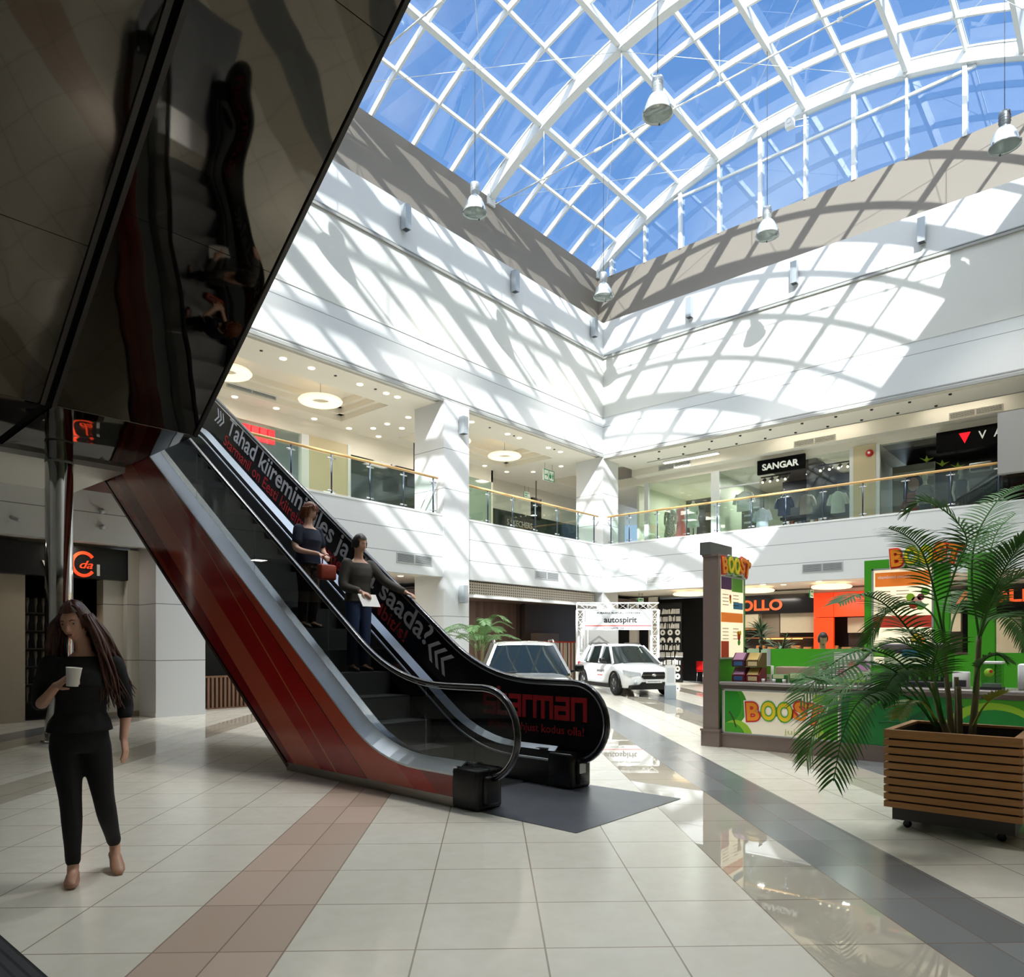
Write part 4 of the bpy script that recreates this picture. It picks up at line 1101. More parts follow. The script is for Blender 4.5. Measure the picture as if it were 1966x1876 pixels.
MB().box(-.7,.6,.12,.2,0,2.4).build('back_panel', NIGHT, sh)
for i in range(6): MB().box(-.7,.6,-.16,.12,.3+i*.36,.32+i*.36).build('shelf_board', mat('dark_walnut',(40,28,22),.4), sh)
for i in range(6):
    mb = MB()
    for j in range(9): mb.lathe([(0,.3),(.035,.3),(.04,.2),(.02,.12),(.02,0)], 8, (-.6+j*.14, -.03+.02*(j%2), .32+i*.36))
    mb.build('glass_goods', mat('glass_goods',(120,110,100),.1,0,.8), sh)
for x, y, z, l in ((1.9,17.0,1.75,'warm round lamp glowing in the black-fronted shop left of the walking woman'), (5.55,16.7,1.95,'small warm lamp by the shelf in the black-fronted shop')):
    o = thing('shop_lamp', l, 'lamp', (x,y,z)); MB().ball((0,0,0), .045, 12, 8).build('bulb', BULB, o); MB().tube([(0,0,.04),(0,0,3.0-z)], .006, 5).build('cable', BLACK, o)
for x, l in ((3.9,'small round spot lamp above the orange C sign'), ):
    o = MB().tube([(x-.02,YL+.02,3.72),(x+.06,YL-.14,3.66)], .035, 10).build('wall_spot', LGREY); tag(o, 'small grey wall spot lower on the fascia behind the steel column', 'spotlight', 'wall spots behind the steel column')
for x, z in ((5.35,4.02),(5.35,3.72)):
    o = MB().tube([(x,YL+.01,z),(x,YL-.05,z)], .05, 12).tube([(x,YL-.05,z),(x-.05,YL-.16,z-.02)], .03, 10).build('wall_spot', LGREY); tag(o, 'small grey wall spot lower on the fascia behind the steel column', 'spotlight', 'wall spots behind the steel column')

# behind the escalator: dark window with low slatted screen, poster
sbox('wall_ground_behind', NIGHT, 7.3, 11.6, 17.4, 17.6, 0, Z1)
sbox('wall_ground_white', OFFW, 11.6, 14.4, 18.0, 18.2, 0, Z1)
sbox('wall_ground_return', OFFW, 11.5, 11.6, 17.0, 18.2, 0, Z1)
scr = thing('slatted_screen', 'low screen of brown upright slats behind the red side of the escalator', 'screen', (9.6, 16.0, 0))
scm = mat('slat_wood', (128,92,70), .5, var=.15); 
MB().box(-2.1,2.1,.03,.06,.02,.74).build('backing', mat('slat_back',(44,34,30),.6), scr)
MB().box(-2.1,2.1,-.01,.08,.72,.76).box(-2.1,2.1,-.01,.08,0,.03).build('rail', scm, scr)
for i in range(42): MB().box(-2.08+i*.1,-2.03+i*.1,-.02,.035,.03,.72).build('slat', scm, scr)
ps = thing('advert_poster', 'magenta poster seen over the escalator beside the wide column', 'poster', (14.2, 17.4, 2.95))
mg = bpy.data.materials.new('magenta_poster'); t = NT(mg); t.principled(t.mixc(t.m('GREATER_THAN', t.noise(14.0,2.0), .66), L3((168,28,106)), L3((226,150,190))), .4)
MB().box(-.42,.62,-.02,.02,-.55,.4).build('poster_sheet', mg, ps); MB().box(-.46,.66,.02,.05,-.59,.44).build('poster_frame', DGREY, ps)
MB().tube([(-.3,0,.44),(-.3,0,.52)],.01,5).build('hanger', DGREY, ps)

# bay between the wide column and the corner column: brown timber room
BRW = bpy.data.materials.new('brown_timber'); t = NT(BRW); x,y,z = t.xyz()
bd = t.m('FLOOR', t.m('MULTIPLY', x, 9.0)); wn = t.node('ShaderNodeTexWhiteNoise', noise_dimensions='1D'); t.l.new(bd, wn.inputs['W'])
t.principled(t.mixc(wn.outputs['Value'], L3((96,76,68)), L3((122,100,90))), .5)
BRC = mat('brown_ceiling', (120,104,94), .6); BRD = mat('dark_brown_room', (62,50,44), .55)
sbox('wall_timber_back', BRW, 15.4, 24.8, 20.5, 20.7, 0, 3.3)
sbox('wall_timber_side', BRW, 15.36, 15.5, 16.2, 20.6, 0, 3.3)
sbox('wall_timber_dark', BRD, 24.0, 29, 20.0, 20.2, 0, 3.3)
sbox('ceiling_timber', BRC, 15.36, 29, 15.6, 22, 3.27, 3.33)
sbox('trim_17', mat('beige_cabinet',(120,104,90),.5), 24.4, 25.9, 19.6, 20.0, .2, 2.0)
gm = bpy.data.materials.new('perforated_grille'); t = NT(gm); x,y,z = t.xyz()
hole = t.m('MULTIPLY', t.m('GREATER_THAN', t.m('FRACT', t.m('MULTIPLY', x, 10.0)), .5), t.m('GREATER_THAN', t.m('FRACT', t.m('MULTIPLY', z, 12.0)), .45))
t.principled(t.mixc(hole, L3((200,192,178)), L3((92,84,76))), .5)
sbox('trim_18', gm, 15.4, 22.4, YL+.30, YL+.34, 3.0, 3.40)
sbox('trim_19', WFRAME, 15.36, 22.5, YL+.22, YL+.40, 2.92, 3.0)
scr = thing('striped_screen', 'low screen of white, red and brown upright stripes behind the cars', 'screen', (23.6, 18.4, 0))
cols = [(232,224,212),(206,120,92),(226,212,196),(120,74,54),(238,232,224),(182,66,44),(214,190,166),(92,62,50)]
MB().box(-2.3,2.3,.03,.07,0,1.58).build('backing', BRD, scr); MB().box(-2.3,2.3,-.03,.08,1.58,1.64).build('top_rail', mat('screen_red',(196,60,40),.5), scr)
for i in range(58):
    k = (0,4,1,0,2,0,3,4,0,5,2,0,7)[i % 13]
    MB().box(-2.28+i*.079,-2.28+i*.079+.052,-.02,.03,0,1.58).build('slat', mat('slat_%d_paint' % k, cols[k], .5), scr)

# ------------------------------------------------------------------ ground floor, right: shop fronts at x = 26
BX = 26.0
sbox('wall_ground_right_end', OFFW, BX-.1, BX+.1, 14.66, 15.05, 0, Z1)
sbox('wall_ground_right_end2', OFFW, BX-.1, BX+.1, 15.6, 15.95, 0, Z1)
sbox('wall_ground_right_dark', NIGHT, BX+1.5, BX+1.7, -6, 18, 0, Z1)
sbox('wall_ground_right_header', BRD, BX, BX+.1, 14.66, 18, 2.9, Z1)
bk = thing('book_pattern_panel', 'tall black shop panel covered with white book shapes', 'wall panel', (BX, 14.1, 0))
MB().box(-.06,.06,-.52,.52,0,3.16).build('panel', BLACK, bk)
random.seed(5)
BWM = mat('book_white', (226,224,218), .5, var=.02)
rows = [.12,.42,.70,1.0,1.28,1.58,1.86,2.14,2.42,2.72]
for i, zb in enumerate(rows):
    mb = MB(); yy = .48
    if i in (1, 6) or i == 0:
        for k in range(3):
            c = (-.062, .32-.33*k, zb+.12)
            n0 = 20; vs = [(c[0], c[1]+r_*math.cos(2*PI*j/n0), c[2]+r_*math.sin(2*PI*j/n0)) for r_ in (.115,.04) for j in range(n0)]
            mb.add(vs, [(j,(j+1)%n0,n0+(j+1)%n0,n0+j) for j in range(n0)])
    elif i == 5:
        for k in range(3):
            cy_ = .32-.33*k
            mb.add([(-.062, cy_+.12*math.cos(PI*j/10), zb+.08+.13*math.sin(PI*j/10)) for j in range(11)], [list(range(11))])
            mb.box(-.0625,-.06,cy_-.12,cy_-.05,zb,zb+.08).box(-.0625,-.06,cy_+.05,cy_+.12,zb,zb+.08)
    else:
        while yy > -.44:
            w_ = random.choice([.025,.04,.05,.03,.06]); h_ = random.uniform(.16,.23)
            if random.random() < .15: 
                for q in range(4): mb.box(-.0625,-.06,yy-.2,yy,zb+q*.05,zb+q*.05+.035)
                yy -= .24
            else:
                M_ = Matrix.Translation((0,yy,zb)) @ Matrix.Rotation(R(random.choice([0,0,0,14])), 4, 'X')
                mb.box(-.0625,-.06,-w_,0,0,h_, M_); yy -= w_+random.choice([.012,.015,.05])
    mb.build('book_row', BWM, bk)
# dark cafe with red chair
rc = thing('red_chair', 'red plastic chair in the dark opening left of the juice bar column', 'chair', (26.7, 13.0, 0), R(60))
REDP = mat('red_plastic', (206,24,26), .35)
MB().rbox(-.22,.22,-.22,.22,.42,.46,.02).build('seat', REDP, rc); MB().rbox(-.22,.22,.18,.23,.48,.84,.02).build('backrest', REDP, rc)
for a in (-1,1):
    for b in (-1,1): MB().tube([(a*.19,b*.19,.42),(a*.21,b*.21,0)], .012, 6).build('leg', STEEL, rc)
# cafe with black fascia and orange letters
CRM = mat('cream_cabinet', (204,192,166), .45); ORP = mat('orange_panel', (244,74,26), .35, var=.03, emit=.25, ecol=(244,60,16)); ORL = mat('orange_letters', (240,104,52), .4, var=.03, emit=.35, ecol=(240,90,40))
sbox('floor_cafe', NIGHT, BX+.6, BX+3, -2, 12.4, 0, .01)
sbox('wall_cafe_header', OFFW, BX+.12, BX+.3, -2, 12.4, 3.3, Z1)
sg = thing('cafe_sign', 'long black glossy cafe fascia with orange letters behind the juice bar', 'shop sign', (BX, 10.3, 2.97))
MB().box(0,.12,-1.76,1.9,-.35,.33).build('sign_board', mat('sign_gloss_black',(26,22,20),.12), sg)
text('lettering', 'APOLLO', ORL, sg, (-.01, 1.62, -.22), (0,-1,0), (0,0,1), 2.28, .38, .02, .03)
sg = thing('cafe_sign', 'second black cafe fascia with orange letters behind the palm', 'shop sign', (BX, 3.3, 2.97))
MB().box(0,.12,-2.6,2.9,-.35,.33).build('sign_board', mat('sign_gloss_black',(26,22,20),.12), sg)
text('lettering', 'APOLLO', ORL, sg, (-.01, .95, -.20), (0,-1,0), (0,0,1), 2.5, .36, .02, .03)
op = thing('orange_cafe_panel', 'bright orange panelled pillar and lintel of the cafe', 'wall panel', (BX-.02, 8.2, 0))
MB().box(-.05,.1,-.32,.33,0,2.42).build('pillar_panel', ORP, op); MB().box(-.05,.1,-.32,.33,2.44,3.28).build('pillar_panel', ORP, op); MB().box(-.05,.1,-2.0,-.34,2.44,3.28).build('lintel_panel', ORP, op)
cb = thing('cafe_cabinet', 'row of cream wall cabinets under the orange cafe letters', 'cabinet', (BX+.4, 10.2, 0))
MB().box(-.05,.3,-1.6,-.35,1.92,2.62).build('cabinet_box', CRM, cb); MB().box(-.35,.3,.35,1.6,2.12,2.62).build('cabinet_box', CRM, cb); MB().box(0,.3,-.3,.34,1.75,2.62).build('cabinet_box', mat('taupe_cabinet',(136,120,104),.5), cb)
MB().box(-.4,.3,.3,1.65,2.04,2.11).build('cabinet_shelf', mat('cabinet_wood',(170,110,60),.4), cb)
MB().box(-.05,.35,-1.66,1.7,1.72,1.76).build('cabinet_shelf', mat('cabinet_wood',(170,110,60),.4), cb)
MB().box(.28,.34,-1.66,1.7,0,2.62).build('cabinet_back', BRD, cb)
cb = thing('cafe_cabinet', 'cream cabinet right of the orange pillar', 'cabinet', (BX+.4, 6.6, 0)); MB().box(0,.3,.35,.95,1.9,2.42).build('cabinet_box', CRM, cb); MB().box(0,.3,-.9,.3,1.9,2.42).build('cabinet_box', mat('taupe_cabinet',(136,120,104),.5), cb); MB().box(.28,.34,-.9,1.0,0,2.42).build('cabinet_back', BRD, cb)
cb = thing('cafe_cabinet', 'tall cream panel at the right edge of the photo', 'cabinet', (BX+.2, 3.0, 0)); MB().box(-.3,-.05,-.4,.6,0,2.3).build('cabinet_box', CRM, cb)
cb = thing('cafe_cabinet', 'cream cabinet under the second orange sign behind the palm', 'cabinet', (BX+.4, 4.6, 0)); MB().box(0,.3,-.4,.3,1.9,2.6).build('cabinet_box', CRM, cb); MB().box(.28,.34,-.4,.3,0,1.9).build('cabinet_back', BRD, cb)
ct = thing('cafe_counter', 'dark cafe counter with baked goods under warm lights', 'counter', (BX+.1, 9.0, 0))
MB().box(.12,.4,-6,2.6,0,1.25).build('counter_body', BRD, ct)
bkm = mat('pastry', (196,130,70), .6, var=.3, vscale=20)
for k in range(16):
    MB().rbox(.14,.34,-4.6+k*.43,-4.6+k*.43+.3,1.25,1.36+.05*(k%3),.03).build('pastry_tray', bkm, ct)
for y, l in ((9.9,'warm lamp line over the cafe counter left of the orange pillar'), (6.4,'warm lamp line over the cafe counter right of the orange pillar')):
    o = MB().box(BX+.44,BX+.50,y-.8,y+.6,(1.69 if y > 8 else 1.87),(1.72 if y > 8 else 1.90)).build('lamp_strip', mat('warm_strip',(255,190,110),.4,var=0,emit=3.0,ecol=(255,170,90))); tag(o, l, 'lamp')
hang_sign(25.0, 8.3, 3.2, .3, .26, 'small green sign hanging before the orange cafe panel', True)
hang_sign(24.2, 14.4, 3.15, .36, .26, 'small green exit sign above the book pattern panel', True)

# ------------------------------------------------------------------ banner arch, cars and car card
TR = mat('white_truss', (238,238,236), .35, var=.02)
tr = thing('banner_truss', 'white truss arch with the autospirit banner over the white car', 'truss arch', (0,0,0))
PA, PB = at(1114, 1240, 25.3), at(1257, 1240, 25.3); PA.z = PB.z = 0
tr.location = (PA+PB)/2; dv = (PB-PA); LN = dv.length; tr.rotation_euler = (0,0,math.atan2(dv.y, dv.x))
TR = mat('white_truss_paint', (222,222,220), .4, var=.02)
def trusspost(mb, p, q, s, n_):
    p = Vector(p); q = Vector(q); d = (q-p).normalized(); a = Vector((0,1,0)); b = d.cross(a).normalized()
    cs_ = [a*i*s/2+b*j*s/2 for i, j in ((-1,-1),(1,-1),(1,1),(-1,1))]
    for c in cs_: mb.tube([p+c, q+c], .025, 8)
    for k in range(n_):
        u0 = p+(q-p)*(k/n_); u1 = p+(q-p)*((k+1)/n_)
        for m_ in range(4): 
            A_, B_ = cs_[m_], cs_[(m_+1)%4]
            if k % 2: A_, B_ = B_, A_
            mb.tube([u0+A_, u1+B_], .009, 5)
        for m_ in range(4): mb.tube([u0+cs_[m_], u0+cs_[(m_+1)%4]], .009, 5)
for sx_ in (-LN/2, LN/2):
    mb = MB(); trusspost(mb, (sx_,0,.02), (sx_,0,2.70), .24, 9); mb.build('truss_post', TR, tr)
    MB().box(sx_-.25,sx_+.25,-.25,.25,0,.02).build('foot_plate', TR, tr)
mb = MB(); trusspost(mb, (-LN/2-.12,0,2.82), (LN/2+.12,0,2.82), .24, 8); mb.build('truss_beam', TR, tr)
bn = MB().box(-LN/2+.16,LN/2-.16,-.19,-.18,2.0,2.68).build('banner', mat('banner_cloth',(206,208,208),.7), tr)
text('banner_lettering', 'autospirit', mat('banner_dark',(16,14,16),.5), bn, (-.5,-.193,2.26), (1,0,0), (0,0,1), 1.15, .20, .002, .03)
text('banner_lettering', 'SUBARU, SUZUKI, CITROEN', mat('banner_dark',(16,14,16),.5), bn, (-.75,-.193,2.56), (1,0,0), (0,0,1), 1.5, .06, .002, .03)
text('banner_lettering', 'EHITAJATE TEE 110', mat('banner_dark',(16,14,16),.5), bn, (-.5,-.193,2.04), (1,0,0), (0,0,1), .9, .05, .002, .01)
MB().box(-LN/2+.16,LN/2-.16,-.1935,-.19,2.13,2.16).build('banner_stripe', RED, bn)
bw = thing('roll_up_banner', 'white banner wall with pale chevrons behind the white car', 'banner', tuple(at(1150, 1240, 26.2).xy)+(0,), R(-48))
MB().box(-.7,.7,-.02,.02,.02,2.3).build('banner_sheet', mat('pale_banner',(226,228,228),.5), bw); MB().box(-.7,.7,-.1,.1,0,.05).build('banner_foot', LGREY, bw)
mb = MB()
for k in range(2): mb.prism([(-.42,1.32+.2*k),(0,1.62+.2*k),(.42,1.32+.2*k),(.42,1.24+.2*k),(0,1.54+.2*k),(-.42,1.24+.2*k)], -.026, -.02, 'y')
mb.build('chevron', LGREY, bw); MB().box(.5,.68,-.026,-.02,1.18,1.38).build('red_mark', RED, bw)

TYRE = mat('tyre_rubber', (22,22,23), .7, bump=.2); RIMM = mat('wheel_alloy', (120,122,124), .25, .8); CARGL = mat('car_glass', (30,40,40), .03, 0, .4, var=.05); HL = mat('headlight', (224,230,234), .08, .3, .8)
def car(label, paint, loc, heading, plate=True, sc=.955):
    r = thing('car', label, 'car', loc, heading, None); r.scale = (sc,sc,sc)
    st = [(-2.2,.60,.42,.80),(-2.12,.76,.34,.93),(-1.9,.85,.28,1.0),(-1.3,.885,.25,1.02),(-.4,.89,.25,1.0),(.5,.885,.25,.985),(1.02,.875,.25,.97),(1.5,.865,.25,.90),(1.85,.82,.25,.83),(2.08,.70,.26,.75),(2.2,.52,.30,.64),(2.24,.34,.36,.56)]
    rings = []
    for x, w_, zl, zb in st:
        m_ = (zl+zb)/2
        half_ = [(w_*.93, zl), (w_*.985, zl+.10), (w_, m_), (w_*.975, zb-.10), (w_*.90, zb-.02), (w_*.55, zb+.025)]
        ring_ = [(x, y, z) for y, z in half_] + [(x, 0, zb+.04)] + [(x, -y, z) for y, z in half_[::-1]] + [(x, 0, zl-.02)]
        rings.append(ring_)
    b = MB(); b.loft(rings)
    # flared wheel-arch lips, roof skin and pillars belong to the painted shell
    roof = [(-1.72,.50,1.44),(-1.5,.60,1.515),(-1.0,.635,1.555),(-.4,.64,1.57),(.1,.62,1.55),(.33,.57,1.50)]
    b.loft([[(x,w_,z-.05),(x,w_*.97,z-.005),(x,w_*.6,z+.02),(x,0,z+.028),(x,-w_*.6,z+.02),(x,-w_*.97,z-.005),(x,-w_,z-.05),(x,0,z-.06)] for x,w_,z in roof])
    for s in (-1,1):
        for p, q, w_ in (((1.05,s*.80,.96),(.30,s*.575,1.50),.07), ((.02,s*.845,.98),(-.12,s*.635,1.55),.06), ((-1.0,s*.845,1.0),(-1.05,s*.635,1.55),.07), ((-1.95,s*.74,1.0),(-1.62,s*.55,1.50),.12), ((-1.62,s*.80,1.0),(-1.45,s*.60,1.52),.14)):
            b.bar(p, q, w_, .05, (0,s,.3))
    b.build('car_body', paint, r)
    lo = [(1.08,.80),( .3,.835),(-1.0,.84),(-1.95,.74)]; hi = [(.33,.57),(.1,.615),(-1.0,.63),(-1.66,.52)]
    zl_, zh_ = .955, 1.50
    g = MB(); g.add([(lo[0][0],-lo[0][1],zl_),(lo[0][0],lo[0][1],zl_),(hi[0][0],hi[0][1],zh_),(hi[0][0],-hi[0][1],zh_),(lo[0][0]+.10,0,zl_+.01),(hi[0][0]+.09,0,zh_+.015)], [(0,4,5,3),(4,1,2,5)], True); g.build('windshield', CARGL, r)
    for s in (-1,1):
        g = MB()
        for i in range(3): g.add([(lo[i][0],s*lo[i][1],zl_+.02),(lo[i+1][0],s*lo[i+1][1],zl_+.02),(hi[i+1][0],s*hi[i+1][1],zh_),(hi[i][0],s*hi[i][1],zh_)], [(0,1,2,3)])
        g.build('side_window', CARGL, r)
    g = MB(); g.add([(-1.99,-.70,1.0),(-1.99,.70,1.0),(-1.70,.5,1.46),(-1.70,-.5,1.46)], [(0,1,2,3)]); g.build('rear_window', CARGL, r)
    MB().box(.1,.2,-.5,.5,.99,1.0).build('dashboard', BLACK, r) if False else None
    for x in (-1.33, 1.33):
        for s in (-1,1):
            w = thing_part = MB(); y = s*.80
            w.lathe([(.20,-.10),(.30,-.10),(.335,-.06),(.335,.06),(.30,.10),(.20,.10),(.20,-.10)], 28, (x, y, .335), None, 'y')
            o = w.build('wheel', TYRE, r)
            rm_ = MB(); rm_.lathe([(.0,s*.085),(.05,s*.085),(.055,s*.06),(.055,-s*.05)], 14, (x,y,.335), None, 'y'); rm_.lathe([(.215,s*.095),(.19,s*.085),(.185,-s*.09)], 28, (x,y,.335), None, 'y')
            for k in range(5):
                for dd in (-.11,.11):
                    a = 2*PI*k/5+dd; rm_.bar((x+.04*math.cos(a),y+s*.075,.335+.04*math.sin(a)), (x+.20*math.cos(a),y+s*.085,.335+.20*math.sin(a)), .028, .02, (0,1,0))
            rm_.build('rim', RIMM, o)
            a_ = MB(); vs = []; n0 = 16
            for i in range(n0+1):
                t_ = PI*(-.08+1.16*i/n0)
                for rr, yo in ((.355,s*.905),(.42,s*.90),(.42,s*.80),(.355,s*.80)): vs.append((x+rr*math.cos(t_), yo, .335+rr*math.sin(t_)))
            a_.add(vs, [(i*4+j,i*4+(j+1)%4,(i+1)*4+(j+1)%4,(i+1)*4+j) for i in range(n0) for j in range(4)]); a_.build('arch_cladding', BLACK, r)
            MB().lathe([(.0,0),(.35,0)], 24, (x, s*.868, .335), None, 'y').build('wheel_well', BLACK, r) if False else None
    for s in (-1,1):
        MB().box(-.95,.95,min(s*.84,s*.90),max(s*.84,s*.90),.22,.34).build('sill_cladding', BLACK, r)
        m_ = MB(); m_.rbox(.62,.80,min(s*.93,s*1.10),max(s*.93,s*1.10),1.0,1.14,.035); m_.tube([(.72,s*.85,1.0),(.72,s*.96,1.04)], .025, 6); m_.build('mirror', BLACK, r)
        h = MB(); h.loft([[(2.02-.02*k, s*(.50+.0*k)+0, .70) for k in range(1)]*3] , False) if False else None
        h = MB(); h.add([(2.225,s*.40,.62),(2.235,s*.40,.72),(2.10,s*.70,.76),(1.84,s*.835,.80),(1.90,s*.825,.70),(2.12,s*.69,.63)], [(0,1,2,5),(5,2,3,4)], True); h.build('headlight', HL, r)
        MB().lathe([(.055,2.18),(.05,2.205),(0,2.205)], 14, (0,s*.56,.43), None, 'x').build('fog_lamp', HL, r)
        tl = MB(); tl.add([(-2.19,s*.55,.82),(-2.19,s*.62,.98),(-1.98,s*.82,.98),(-2.02,s*.82,.84)], [(0,1,2,3)]); tl.build('tail_light', RED, r)
    gr = MB(); gr.prism([(-.40,.60),(-.34,.74),(.34,.74),(.40,.60),(.32,.53),(-.32,.53)], 2.235, 2.262, 'x'); o = gr.build('grille', BLACK, r)
    q = MB(); q.box(2.262,2.275,-.36,.36,.635,.66); q.lathe([(.075,2.262),(.07,2.285),(0,2.287)], 20, (0,0,.645), None, 'x', False, .55); q.build('grille_bar', CHROME, o)
    bp = MB(); bp.prism([(-.74,.22),(-.70,.34),(-.46,.36),(-.38,.44),(.38,.44),(.46,.36),(.70,.34),(.74,.22)], 2.02, 2.255, 'x'); bp.build('bumper_cladding', BLACK, r)
    pl_ = MB().box(2.262,2.27,-.26,.26,.41,.52).build('number_plate', WPLAST, r)
    if plate: text('plate_lettering', 'autospirit', mat('banner_dark',(70,66,70),.5), pl_, (2.272,-.2,.44), (0,1,0), (0,0,1), .4, .05, .001)
    for s in (-1,1): MB().tube([(-1.35,s*.60,1.555),(-1.2,s*.60,1.61),(-.1,s*.59,1.61),(.1,s*.585,1.56)], .016, 6).build('roof_rail', BLACK if plate else STEEL, r)
    if plate:
        for s, rt in ((-1,(1,0,0)),):
            text('door_lettering', 'autospirit', mat('banner_dark',(70,66,70),.5), r, (-.05, s*.892, .70), rt, (0,0,1), .62, .10, .004)
            text('door_lettering', 'proovisoit', RED, r, (.02, s*.892, .58), rt, (0,0,1), .4, .04, .004)
    MB().tube([(1.18,-.5,.985),(1.0,.05,1.03)], .012, 5).build('wiper', BLACK, r)
    return r
WCAR = mat('white_car_paint', (238,240,240), .12, 0, .5, var=.01, coat=.8); SCAR = mat('champagne_car_paint', (196,194,182), .16, .6, .5, var=.02, coat=.8)
car('white hatchback car with black cladding parked under the autospirit banner', WCAR, (19.40,12.18,0), R(236))
car('silver car with black mirrors seen over the far end of the escalator', SCAR, tuple(at(1006,1240,14.05).xy)+(0,), R(223), False, .97)
st_ = thing('information_stand', 'slim light grey information stand by the front of the white car', 'stand', tuple(at(1287,1240,19.6).xy)+(0,), R(-45))
MB().box(-.14,.14,-.08,.08,0,.38).build('stand_base', mat('stand_blue_grey',(168,178,186),.3), st_); MB().box(-.14,.14,-.02,.02,.38,.93).build('stand_panel', WPLAST, st_); MB().box(-.1,.1,-.024,-.02,.45,.85).build('info_sheet', mat('sheet_grey',(206,210,214),.5), st_)

g0 = [Vector((0,0,1.45)) + (at(px, py, 1) - Vector((0,0,1.45)))*(1.45/((py-1240)/1390)) for px, py in ((0,1799),(87,1876))]
dm = (g0[1]-g0[0]).normalized(); nm_ = Vector((-dm.y, dm.x, 0)); nm_ = nm_ if nm_.dot(RW) < 0 else -nm_
rmat = bpy.data.materials.new('ribbed_mat'); t = NT(rmat); x,y,z = t.xyz(); p = t.principled(t.mixc(t.m('GREATER_THAN', t.m('FRACT', t.m('MULTIPLY', y, 22.0)), .3), L3((16,16,18)), L3((52,54,58))), .6); t.bump(p, t.m('FRACT', t.m('MULTIPLY', y, 22.0)), .3, .004)
mo = MB().box(-2.5, 2.5, 0, 1.6, .0, .012).build('entrance_mat', rmat); mo.location = g0[0]; mo.rotation_euler = (0,0,math.atan2(dm.y, dm.x))
if (Matrix.Rotation(math.atan2(dm.y, dm.x), 3, 'Z') @ Vector((0,1,0))).dot(nm_) < 0: mo.rotation_euler = (0,0,math.atan2(-dm.y, -dm.x))
tag(mo, 'dark ribbed entrance mat in the bottom left corner of the floor', 'floor mat')
# ------------------------------------------------------------------ juice bar
GRN = mat('boost_green', (74,168,40), .35, var=.04); LIME = mat('boost_lime', (156,204,52), .4); DGR = mat('boost_dark_green', (18,124,52), .35, var=.08, vscale=2)
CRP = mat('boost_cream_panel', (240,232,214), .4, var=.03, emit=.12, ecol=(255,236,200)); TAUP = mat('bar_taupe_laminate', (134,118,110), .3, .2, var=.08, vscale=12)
YEL = mat('boost_yellow', (250,214,40), .4); ORG = mat('boost_orange', (246,150,36), .4); RDO = mat('boost_red', (214,44,32), .4); WHI = mat('boost_white', (244,244,240), .4); MIDG = mat('boost_mid_green', (104,182,48), .4)
def boost(parent, o, right, up, w_, h_, d=.02):
    """the five bouncing letters of the BOOST sign, each one built from stacked outlines"""
    n = Vector(right).normalized().cross(Vector(up).normalized())
    spec = [('B', RDO, ORG, .00, -.02, 4), ('O', MIDG, YEL, .21, .03, 0), ('O', MIDG, YEL, .42, .02, 0), ('S', RDO, ORG, .62, .08, -6), ('T', RDO, ORG, .80, -.01, -14)]
    for ch, oc, ic, fx, fy, rot in spec:
        root = None; kx = ky = None
        for lay, (off, m_, dep) in enumerate(((.13, WHI, d), (.09, oc, d*1.35), (.03, ic, d*1.7))):
            me = text_mesh(ch, None, .72, dep, off)
            xs = [v.co.x for v in me.vertices]; ys = [v.co.y for v in me.vertices]
            cx_, cy_ = (min(xs)+max(xs))/2, (min(ys)+max(ys))/2
            if lay == 0: kx = w_*(.26 if ch == 'T' else .235)/(max(xs)-min(xs)); ky = h_*.80/(max(ys)-min(ys))
            a = R(rot)
            for v in me.vertices:
                x_, y_ = (v.co.x-cx_)*kx, (v.co.y-cy_)*ky
                v.co.x, v.co.y = x_*math.cos(a)-y_*math.sin(a), x_*math.sin(a)+y_*math.cos(a)
            oo = Vector(o) + Vector(right).normalized()*(w_*(fx+.1)) + Vector(up)*(h_*(.5+fy))
            me.transform(frame(oo, right, up)); me.materials.append(m_)
            ob = bpy.data.objects.new('logo_letter' if lay == 0 else ('letter_outline' if lay == 1 else 'letter_face'), me); COL.objects.link(ob)
            if lay == 0: root = ob; ob.parent = parent
            else: ob.parent = root if parent.type != 'MESH' else parent
def rects(mbm, parent, o, right, up, items, d):
    """coloured rectangles on a board: items = (name, u0, u1, v0, v1, mat)"""
    M_ = frame(o, right, up)
    for nm, u0, u1, v0, v1, m_ in items:
        MB().box(u0, u1, v0, v1, 0, d, M_).build(nm, m_, parent)
bar = thing('juice_bar_counter', 'juice bar counter with cream BOOST front panel and green apple panel', 'counter', (9.85, 2.6, 0))
X0 = 0.0
MB().box(X0+.05, X0+.75, -2.3, 1.9, .02, .86).build('counter_body', TAUP, bar)
MB().box(X0-.03, X0+.75, -2.3, 1.93, 0, .19).build('plinth', TAUP, bar); MB().box(X0-.045, X0+.0, -2.3, 1.94, .19, .205).build('plinth_lip', TAUP, bar)
MB().rbox(X0-.10, X0+.78, -2.3, 1.92, .895, .94, .012).build('countertop', mat('counter_grey',(150,142,138),.2,.2,var=.06), bar)
MB().box(X0-.05, X0+.6, -2.3, 1.92, .84, .9).build('counter_edge', mat('counter_edge',(120,110,106),.25,.4), bar)
cp = MB().box(X0-.02, X0+.05, .31, 1.89, .21, .835).build('front_panel', CRP, bar); cp['label'] = 'cream panel with the BOOST lettering'
gp_ = MB().box(X0-.028, X0+.05, -2.3, .285, .205, .84).build('front_panel', DGR, bar); gp_['label'] = 'green apple-print panel'
fr2 = MB(); fr2.box(X0-.03,X0-.0,.29,.31,.205,.84); fr2.box(X0-.03,X0-.0,1.88,1.905,.205,.84); fr2.box(X0-.03,X0,.3,1.9,.815,.84); fr2.box(X0-.03,X0,.3,1.9,.205,.222); fr2.build('panel_frame', LGREY, bar)
